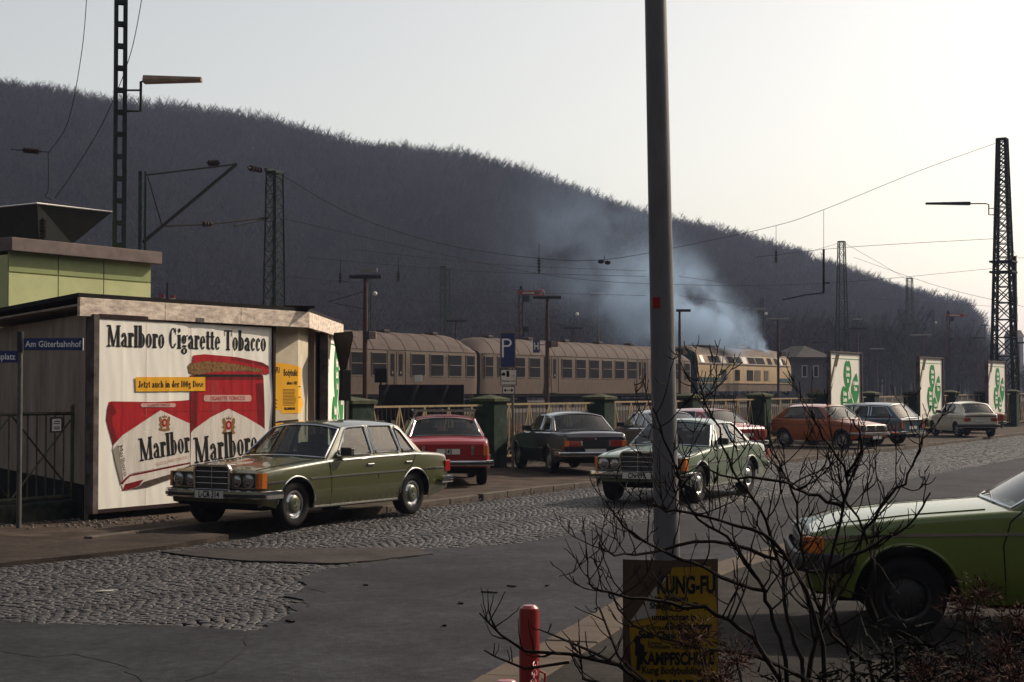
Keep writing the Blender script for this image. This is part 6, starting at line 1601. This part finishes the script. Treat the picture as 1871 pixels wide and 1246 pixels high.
# dark flared canopy above
o=at(68,371,37.5)
T=thing('flared_canopy','dark flared sheet-metal canopy rising behind the green panelled building','canopy',tuple(o))
q=lambda px,py,Y: at(px,py,Y)-o
b=MB(mat('canopy_dark',(.022,.026,.024),.6,.3,var=.3)); pts=[q(68,371,37.5),q(205,387,41),q(-60,384,41.5),q(76,400,45),q(72,450,38.5),q(132,446,40.5),q(0,452,41),q(60,450,43)]
b.add(pts,[(0,4,5,1),(0,2,6,4),(2,3,7,6),(1,5,7,3),(4,6,7,5)]); b.add([p+Vector((0,0,.03)) for p in pts[:4]],[(0,1,3,2)]); b.build('sheet',T)
b=MB(m_alu); b.tube([pts[2],pts[0],pts[1]],.02,5); b.build('edge_trim',T)
insul((q(78,398,37.0),q(78,440,37.0)),T,6,.08)
T=thing('finial_lamps','two small red and white signal discs above the kiosk roof line','signal',tuple(at(304,545,60))); b=MB(m_sw); 
b.box((-.18,0,-.05),(.22,.05,.10)); b.box((.23,0,-.05),(.2,.05,.10)); b.mi_(m_sr); b.box((-.18,0,.08),(.2,.05,.14)); b.box((.23,0,.06),(.18,.05,.1)); b.mi_(m_wire); b.tube([(.03,0,-4.8),(.03,0,.6)],.03,4); b.build('discs',T)
# =============== wooded hill ===============
SIL=[(-1400,150),(-600,140),(0,150),(100,152),(200,167),(300,184),(400,203),(500,218),(600,238),(700,253),(800,270),(900,292),(1000,324),(1100,352),(1190,380),(1300,412),(1400,442),(1500,472),(1600,500),(1700,530),(1760,547),(1795,570),(1815,612),(1850,640),(1950,660),(2600,665)]
def ridgeY(px): return 400+ 150*(px/1871.)
TREE_H=11.
def hill_z(px,f):
    "height of the ground at column px, f=0 foot .. 1 ridge .. behind; tree tops must reach the skyline only at the ridge"
    Yr=ridgeY(px); Y=lerp(190.,Yr,f); tn=(HOR-float(sinterp(SIL,px)))/F_PX
    g=math.sin(min(f,1)*math.pi/2)**1.0
    if f<=1: return max(-.5, CAMZ+tn*g*Y-TREE_H*.93*min(1,.35+f*2))
    return max(-.5,CAMZ+tn*Yr-TREE_H*.93)*(1-.5*(f-1))
Y_FOOT=190.
def hill_xy(px,f):
    Yr=ridgeY(px); Y=lerp(Y_FOOT,Yr,f); return (px-935.5)/F_PX*Y, Y
mb=MB(mat('forest_floor',(.035,.026,.032),.95,var=.4,scale=.05)); mb.smooth=True
PXS=[-2600+45*k for k in range(130)]; FS=[k/14 for k in range(24)]
rr=random.Random(9)
mb.grid(lambda i,j:(*hill_xy(PXS[i],FS[j]),hill_z(PXS[i],FS[j])+ (1.2*math.sin(PXS[i]*.013+FS[j]*9) if 0<FS[j] else -1)),len(PXS),len(FS))
struct('hillside',mb)
mb=MB(mat('distant_hills_ground',(.05,.05,.055),.95,var=.2,scale=.01)); 
mb.smooth=True; mb.grid(lambda i,j:(-900+60*i,1500+120*j,-1+(26+10*math.sin(i*.5)+6*math.sin(i*1.3))*math.sin(math.pi*j/8)),50,9); struct('distant_hills',mb)
# bare winter trees: four variants, scattered over the slope by geometry nodes
m_twig=mat('bare_twig',(.046,.037,.042),.95,var=.3,scale=.08,col2=(.060,.046,.046)); 
_nt=m_twig.node_tree; _oi=_nt.nodes.new('ShaderNodeObjectInfo'); _rp=_nt.nodes.new('ShaderNodeValToRGB'); _rp.color_ramp.elements[0].color=(.020,.015,.019,1); _rp.color_ramp.elements[1].color=(.050,.035,.036,1); _nt.links.new(_oi.outputs['Random'],_rp.inputs[0]); _nt.links.new(_rp.outputs[0],_nt.nodes['Principled BSDF'].inputs['Base Color'])
m_bark=mat('bare_bark',(.05,.042,.042),.95,var=.3,scale=2)
def bare_tree(seed):
    r=random.Random(seed); V=[];Fq=[];MI=[]
    def seg(a,b,ra,rb,n=3,mi=0):
        a,b=Vector(a),Vector(b); d=(b-a).normalized(); u=d.cross(Vector((0,0,1)) if abs(d.z)<.9 else Vector((1,0,0))).normalized(); w=d.cross(u); k=len(V)
        for (p,rad) in ((a,ra),(b,rb)):
            for j in range(n):
                t=2*math.pi*j/n; V.append(tuple(p+(u*math.cos(t)+w*math.sin(t))*rad))
        for j in range(n): Fq.append((k+j,k+(j+1)%n,k+n+(j+1)%n,k+n+j)); MI.append(mi)
    def twig(a,b,w_):
        a,b=Vector(a),Vector(b); d=b-a; u=d.cross(Vector((r.uniform(-1,1),r.uniform(-1,1),r.uniform(-1,1)))).normalized()*w_; k=len(V)
        V.extend([tuple(a-u),tuple(a+u),tuple(b)]); Fq.append((k,k+1,k+2)); MI.append(1)
    H0=r.uniform(4,6); top=Vector((r.uniform(-.4,.4),r.uniform(-.4,.4),TREE_H*r.uniform(.78,.86)))
    seg((0,0,-1),(top.x*.3,top.y*.3,H0),.19,.14,5); seg((top.x*.3,top.y*.3,H0),top,.14,.03,4)
    for k in range(15):
        h=lerp(H0*.75,top.z*.93,(k+r.random())/15); a=r.uniform(0,6.283); ln=lerp(3.3,1.9,(h-H0*.75)/(top.z-H0*.75))*r.uniform(.75,1.15)
        b0=Vector((top.x*h/top.z,top.y*h/top.z,h)); b1=b0+Vector((math.cos(a)*ln*.55,math.sin(a)*ln*.55,ln*.45)); b2=b1+Vector((math.cos(a)*ln*.35,math.sin(a)*ln*.35,ln*.62))
        seg(b0,b1,.06,.04); seg(b1,b2,.04,.015)
        for q in range(8):
            t=r.uniform(.25,1.); p=b0.lerp(b1,t*2) if t<.5 else b1.lerp(b2,t*2-1); a2=a+r.uniform(-1.3,1.3); l2=r.uniform(.7,1.5)
            e=p+Vector((math.cos(a2)*l2*.6,math.sin(a2)*l2*.6,l2*r.uniform(.35,1.))); twig(p,e,.035)
            for w in range(8):
                s=p.lerp(e,r.uniform(.2,1)); a3=a2+r.uniform(-1.4,1.4); l3=r.uniform(.35,.9); twig(s,s+Vector((math.cos(a3)*l3*.6,math.sin(a3)*l3*.6,l3*r.uniform(.2,1.))),.022)
    me=bpy.data.meshes.new('winter_tree'); me.from_pydata(V,[],Fq); me.materials.append(m_bark); me.materials.append(m_twig); me.polygons.foreach_set('material_index',MI); me.update(); return me
trees=[bpy.data.objects.new('winter_tree_source',bare_tree(s)) for s in (1,2,3,4)]
pts=[];rots=[];scs=[];idx=[]; rr=random.Random(17)
def add_tree(px,f,sc=1.):
    x,y=hill_xy(px,f); pts.append((x+rr.uniform(-.5,.5),y,hill_z(px,f)+1.2*math.sin(px*.013+f*9)-.2)); rots.append(rr.uniform(0,6.28)); scs.append(sc*rr.uniform(.86,1.10)); idx.append(rr.randrange(4))
f=.02
while f<1.22:
    Y=hill_xy(0,f)[1]; stepx=3.6 if f<.9 else 3.1
    dpx=stepx/Y*F_PX; px=-900.+rr.uniform(0,dpx)
    while px<1990:
        zr_=float(sinterp(SIL,px))
        if not (px>1835):
            j=rr.uniform(-.35,.35); 
            sc=1.0 if f>.85 else lerp(1.05,1.0,f)
            if px>1770: sc*=max(.5,1-(px-1770)/120)
            add_tree(px+j*dpx,f+rr.uniform(-.008,.008),sc)
        px+=dpx
    f+=3.6/(ridgeY(900)-Y_FOOT)
for k in range(160): add_tree(rr.uniform(1750,2050),rr.uniform(.1,1),.55)
me=bpy.data.meshes.new('woodland_points'); me.from_pydata(pts,[],[])
for nm,ty,dat in (('rot','FLOAT',rots),('sc','FLOAT',scs),('idx','INT',idx)):
    at_=me.attributes.new(nm,ty,'POINT'); at_.data.foreach_set('value',dat)
wo_=bpy.data.objects.new('woodland',me); scene.collection.objects.link(wo_); tag(wo_,'bare purple-brown winter woodland covering the whole hillside','woodland',kind='stuff')
ng=bpy.data.node_groups.new('scatter','GeometryNodeTree'); ng.interface.new_socket('Geometry',in_out='INPUT',socket_type='NodeSocketGeometry'); ng.interface.new_socket('Geometry',in_out='OUTPUT',socket_type='NodeSocketGeometry')
N_=ng.nodes.new; gi=N_('NodeGroupInput'); go=N_('NodeGroupOutput'); iop=N_('GeometryNodeInstanceOnPoints'); g2=N_('GeometryNodeGeometryToInstance')
for t in trees:
    oi=N_('GeometryNodeObjectInfo'); oi.inputs['Object'].default_value=t; ng.links.new(oi.outputs['Geometry'],g2.inputs[0])
def attr(nm,ty):
    a=N_('GeometryNodeInputNamedAttribute'); a.data_type=ty; a.inputs[0].default_value=nm; return a
ar,as_,ai=attr('rot','FLOAT'),attr('sc','FLOAT'),attr('idx','INT'); cx=N_('ShaderNodeCombineXYZ')
o1=lambda a:[o for o in a.outputs if o.enabled][0]
ng.links.new(ar.outputs[0],cx.inputs[2]); ng.links.new(gi.outputs[0],iop.inputs['Points']); ng.links.new(g2.outputs[0],iop.inputs['Instance']); iop.inputs['Pick Instance'].default_value=True
ng.links.new(ai.outputs[0],iop.inputs['Instance Index']); ng.links.new(cx.outputs[0],iop.inputs['Rotation']); ng.links.new(as_.outputs[0],iop.inputs['Scale']); ng.links.new(iop.outputs[0],go.inputs[0])
md=wo_.modifiers.new('scatter','NODES'); md.node_group=ng

# =============== foreground shrubs ===============
m_br=mat('black_twig_bark',(.022,.015,.013),.85,var=.3,scale=20)
def curve3(p0,d0,L_,curl,r,n=7,up=.25):
    pts=[Vector(p0)]; d=Vector(d0).normalized(); 
    for k in range(n):
        d=(d+Vector((r.gauss(0,curl),r.gauss(0,curl*.6),r.gauss(0,curl)+up/n))).normalized(); pts.append(pts[-1]+d*(L_/n))
    return pts
def grow(mb,pts,ra,rb,r,depth):
    n=len(pts); mb.tube(pts,[lerp(ra,rb,i/(n-1))*(1+.12*r.uniform(-1,1)) for i in range(n)],6 if ra>.005 else 4)
    if depth==0: return
    L_=sum((pts[i+1]-pts[i]).length for i in range(n-1)); k=max(1,int(L_/(.085 if depth>1 else .06)))
    for j in range(k):
        t=r.uniform(.22,1.); i=min(n-2,int(t*(n-1))); p=pts[i].lerp(pts[i+1],t*(n-1)-i); d=(pts[i+1]-pts[i]).normalized()
        side=Vector((r.uniform(-1,1),r.uniform(-.5,.5),r.uniform(-.35,.8))).normalized(); dd=(d*.55+side*.9).normalized()
        l2=L_*r.uniform(.18,.42)*(1.1-t*.5); l2=min(l2,.24 if depth>1 else .11)
        rr2=lerp(ra,rb,t)*.55; cp=curve3(p,dd,l2,.16,r,6,up=1.1); grow(mb,cp,max(rr2,.0022),.0013,r,depth-1)
# main stems traced as (px,py,Y) ; the roots are below the frame
STEMS=[
 [(1500,1560,5.6),(1440,1246,5.6),(1418,1150,5.6),(1395,1080,5.6),(1330,985,5.55),(1262,930,5.5),(1215,800,5.45),(1192,745,5.4)],
 [(1395,1080,5.6),(1290,1040,5.5),(1200,1000,5.4),(1140,960,5.35),(1122,935,5.3)],
 [(1500,1560,5.6),(1470,1246,5.7),(1440,1130,5.75),(1420,1020,5.8),(1388,930,5.8),(1340,860,5.8),(1300,760,5.8),(1280,715,5.8)],
 [(1500,1560,5.6),(1480,1246,5.6),(1500,1140,5.6),(1515,1040,5.6),(1540,930,5.6),(1548,870,5.6),(1505,800,5.6),(1482,750,5.6)],
 [(1548,870,5.6),(1575,820,5.6),(1558,765,5.6)],
 [(1530,1560,5.8),(1560,1246,5.8),(1545,1180,5.8),(1520,1090,5.8),(1560,1010,5.8),(1605,930,5.8),(1650,880,5.8),(1680,825,5.8),(1684,800,5.8)],
 [(1520,1560,5.3),(1425,1246,5.3),(1330,1130,5.3),(1250,1105,5.3),(1150,1090,5.25),(1085,1075,5.2),(1072,1050,5.2)],
 [(1515,1560,5.3),(1500,1180,5.4),(1430,1010,5.4),(1350,960,5.4),(1250,935,5.4),(1195,925,5.4)],
 [(1560,1560,5.9),(1600,1246,5.9),(1520,1160,5.9),(1470,1040,5.9),(1460,960,5.9),(1440,880,5.9),(1405,815,5.9)],
 [(1480,1246,5.6),(1380,1200,5.5),(1260,1180,5.4),(1170,1150,5.4),(1120,1100,5.4),(1108,1075,5.4)],
 [(1420,1020,5.8),(1300,990,5.7),(1180,1010,5.6),(1110,1010,5.5),(1095,990,5.5)],
 [(1515,1040,5.6),(1600,990,5.6),(1660,960,5.6),(1700,900,5.6)],
 [(1540,930,5.6),(1480,900,5.6),(1420,880,5.5),(1330,870,5.5),(1280,850,5.5)],
 [(1600,1246,5.9),(1660,1200,5.9),(1720,1170,5.9),(1760,1120,5.9)],
 [(1560,1560,5.9),(1640,1246,5.9),(1600,1100,5.9),(1590,1000,5.9),(1540,900,5.9),(1530,830,5.9)],
]
T=thing('shrub','bare black twiggy shrub in front of the pole and the green car','shrub',tuple(at(1500,1560,5.6).xy)+(.05,))
rs=random.Random(31)
for si,st in enumerate(STEMS):
    P3=[at(*p) for p in st]; P3=[Vector((p.x,p.y,max(.05,p.z))) for p in P3]
    # smooth
    out=[]
    for i in range(len(P3)-1):
        a,c_=P3[i],P3[i+1]; p0=P3[i-1] if i else a; p3=P3[i+2] if i+2<len(P3) else c_
        for k in range(4):
            t=k/4; out.append(.5*((2*a)+(c_-p0)*t+(2*p0-5*a+4*c_-p3)*t*t+(-p0+3*a-3*c_+p3)*t**3)+Vector((rs.gauss(0,.004),rs.gauss(0,.004),rs.gauss(0,.004))))
    out.append(P3[-1]); mb=MB(m_br); mb.smooth=True; off=Vector(T.location); out=[p-off for p in out]
    ra=.0095 if st[0][1]>1500 else .0075
    grow(mb,out,ra,.0028,rs,2); mb.build('stem',T)
T=thing('shrub','thin bare branches crossing the bollard at the bottom','shrub',tuple(at(1330,1700,5.0).xy)+(.05,))
for st in ([(1380,1600,5.0),(1230,1290,5.0),(1130,1215,5.0),(1040,1195,5.0),(960,1190,5.0),(915,1160,5.0),(890,1135,5.0),(876,1120,5.0)],[(1130,1215,5.0),(1080,1190,5.0),(1010,1160,5.0),(985,1150,5.0)],[(1040,1210,5.0),(960,1222,5.0),(905,1200,5.0),(885,1188,5.0)],[(1230,1290,5.0),(1130,1200,5.0),(1095,1110,5.0),(1086,1112,5.0)],[(1230,1290,5.),(1065,1240,5.),(1060,1190,5.0),(1055,1172,5.0)]):
    off=Vector(T.location); P3=[at(*p)-off for p in st]; mb=MB(m_br); mb.smooth=True; grow(mb,P3,.0085 if st[0][1]>1500 else .005,.0022,rs,1); mb.build('stem',T)
# withered shrub with reddish tufts
m_tuft=mat('withered_russet_leaf',(.06,.028,.022),.95,var=.45,scale=14,col2=(.11,.055,.042))
T=thing('withered_shrub','withered shrub with russet dried tufts at the bottom right','shrub',tuple(at(1500,1700,4.6).xy)+(.05,))
off=Vector(T.location); TU=[(1275,1165,4.7,.085),(1345,1205,4.7,.08),(1310,1240,4.5,.07),(1790,1085,4.9,.085),(1760,1110,4.9,.07),(1830,1190,4.7,.10),(1855,1130,4.8,.07),(1690,1230,4.6,.08),(1850,1240,4.5,.11),(1770,1246,4.6,.1)]
for i,(px,py,Y,s_) in enumerate(TU):
    c=at(px,py,Y)-off; mb=MB(m_br); b0=Vector((rs.uniform(-.3,.3)+c.x*.5,rs.uniform(-.1,.1),0)); mb.tube([b0,b0.lerp(c,.5)+Vector((rs.uniform(-.05,.05),0,.0)),c],[.006,.005,.003],5); mb.build('stalk',T)
    mb=MB(m_tuft)
    for k in range(int(200+2600*s_)):
        d=Vector((rs.gauss(0,1),rs.gauss(0,1),rs.gauss(0,.8))); d.normalize(); rad=s_*rs.uniform(.02,.95)**.95*(1+.22*math.sin(d.x*3+i)); p=c+Vector((d.x*rad,d.y*rad,d.z*rad*.8)); q=p+(d+Vector((rs.gauss(0,.5),rs.gauss(0,.5),rs.gauss(0,.5)))).normalized()*rs.uniform(.014,.034); w=d.cross(Vector((rs.uniform(-1,1),rs.uniform(-1,1),rs.uniform(-1,1)))).normalized()*.0022
        mb.add([p-w,p+w,q],[(0,1,2)])
    mb.build('dried_tuft',T)
# near-black needle mass added to stand in for the car's shadow, below right
mb=MB(mat('shadow_needle',(.012,.013,.010),.9,var=.4,scale=9))
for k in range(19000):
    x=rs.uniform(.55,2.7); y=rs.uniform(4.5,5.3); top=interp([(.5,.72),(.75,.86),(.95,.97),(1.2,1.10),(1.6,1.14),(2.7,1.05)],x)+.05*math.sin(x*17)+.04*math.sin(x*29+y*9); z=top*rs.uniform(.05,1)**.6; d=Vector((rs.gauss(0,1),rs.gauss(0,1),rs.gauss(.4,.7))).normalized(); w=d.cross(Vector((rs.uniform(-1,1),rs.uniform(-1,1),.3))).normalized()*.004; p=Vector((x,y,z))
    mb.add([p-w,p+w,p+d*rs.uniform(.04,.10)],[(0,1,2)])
tag(mb.build('shadow_mass'),'near-black needle mass standing in for car shadow at the bottom right','shadow_mass',kind='stuff')

# =============== smoke ===============
def smoke(name,label,path,dens,seed,col=(.50,.70,1.0),scale=.30):
    m=bpy.data.materials.new('smoke_'+name); m.use_nodes=True; nt=m.node_tree; nt.nodes.clear(); o=nt.nodes.new('ShaderNodeOutputMaterial'); v=nt.nodes.new('ShaderNodeVolumePrincipled')
    v.inputs['Color'].default_value=(*col,1); v.inputs['Anisotropy'].default_value=.35
    tc=nt.nodes.new('ShaderNodeTexCoord'); n=nt.nodes.new('ShaderNodeTexNoise'); n.inputs['Scale'].default_value=scale; n.inputs['Detail'].default_value=4; n.inputs['Distortion'].default_value=.6
    nt.links.new(tc.outputs['Object'],n.inputs['Vector'])
    mr=nt.nodes.new('ShaderNodeMapRange'); mr.inputs[1].default_value=.40; mr.inputs[2].default_value=.60; mr.inputs[3].default_value=0; mr.inputs[4].default_value=1
    nt.links.new(n.outputs['Fac'],mr.inputs[0])
    # density falls off along the drift and towards the plume's skin
    a=path[0]; A_=at(*a[:3]); B_=at(*path[-1][:3]); 
    gm=nt.nodes.new('ShaderNodeTexCoord')
    prev=mr.outputs[0]
    # distance to axis: sum of gaussian blobs
    acc=None
    for (px,py,Y,r_,d_) in path:
        c=at(px,py,Y)-A_
        sb=nt.nodes.new('ShaderNodeVectorMath'); sb.operation='DISTANCE'; sb.inputs[1].default_value=tuple(c); nt.links.new(tc.outputs['Object'],sb.inputs[0])
        m2=nt.nodes.new('ShaderNodeMapRange'); m2.interpolation_type='SMOOTHERSTEP'; m2.inputs[1].default_value=0; m2.inputs[2].default_value=r_; m2.inputs[3].default_value=d_; m2.inputs[4].default_value=0; nt.links.new(sb.outputs['Value'],m2.inputs[0])
        if acc is None: acc=m2.outputs[0]
        else:
            ad=nt.nodes.new('ShaderNodeMath'); ad.operation='ADD'; nt.links.new(acc,ad.inputs[0]); nt.links.new(m2.outputs[0],ad.inputs[1]); acc=ad.outputs[0]
    mu=nt.nodes.new('ShaderNodeMath'); mu.operation='MULTIPLY'; nt.links.new(acc,mu.inputs[0]); nt.links.new(prev,mu.inputs[1])
    mu2=nt.nodes.new('ShaderNodeMath'); mu2.operation='MULTIPLY'; mu2.inputs[1].default_value=dens; nt.links.new(mu.outputs[0],mu2.inputs[0]); nt.links.new(mu2.outputs[0],v.inputs['Density']); nt.links.new(v.outputs[0],o.inputs['Volume'])
    b=MB(m); P3=[(at(p[0],p[1],p[2])-A_,p[3]) for p in path]
    lo=Vector([min(p[k]-r for p,r in P3) for k in range(3)]); hi=Vector([max(p[k]+r for p,r in P3) for k in range(3)])
    c=(lo+hi)/2; b.box(c,hi-lo); ob=b.build('smoke'); ob.location=A_; return tag(ob,label,'smoke')
smoke('plume','blue-white exhaust smoke drifting left over the coaches',[(1362,600,112,1.8,1.),(1335,608,112,2.4,1.2),(1305,592,112,3.4,1.2),(1268,578,112,4.4,1.),(1235,552,112,4.6,.5),(1195,525,112,5.5,.25),(1145,495,112,6.5,.08),(1085,465,112,7,.05),(1030,430,112,8,.03),(1225,592,112,4.2,.35),(1170,578,112,5,.15)],.62,1)
smoke('jet','small bright puff of exhaust rising from the locomotive roof',[(1388,636,118.5,1.0,1.),(1392,652,118.2,.9,.8),(1378,622,118.8,1.0,.5)],2.2,2,scale=.8)
# =============== air ===============
m=bpy.data.materials.new('haze_air'); m.use_nodes=True; nt=m.node_tree; nt.nodes.clear(); o=nt.nodes.new('ShaderNodeOutputMaterial'); v=nt.nodes.new('ShaderNodeVolumePrincipled')
v.inputs['Color'].default_value=(.55,.66,1.0,1); v.inputs['Density'].default_value=.00027; v.inputs['Anisotropy'].default_value=.2
nt.links.new(v.outputs[0],o.inputs['Volume'])
b=MB(m); b.box((0,1300,68),(3400,3200,140)); tag(b.build('haze'),kind='stuff')
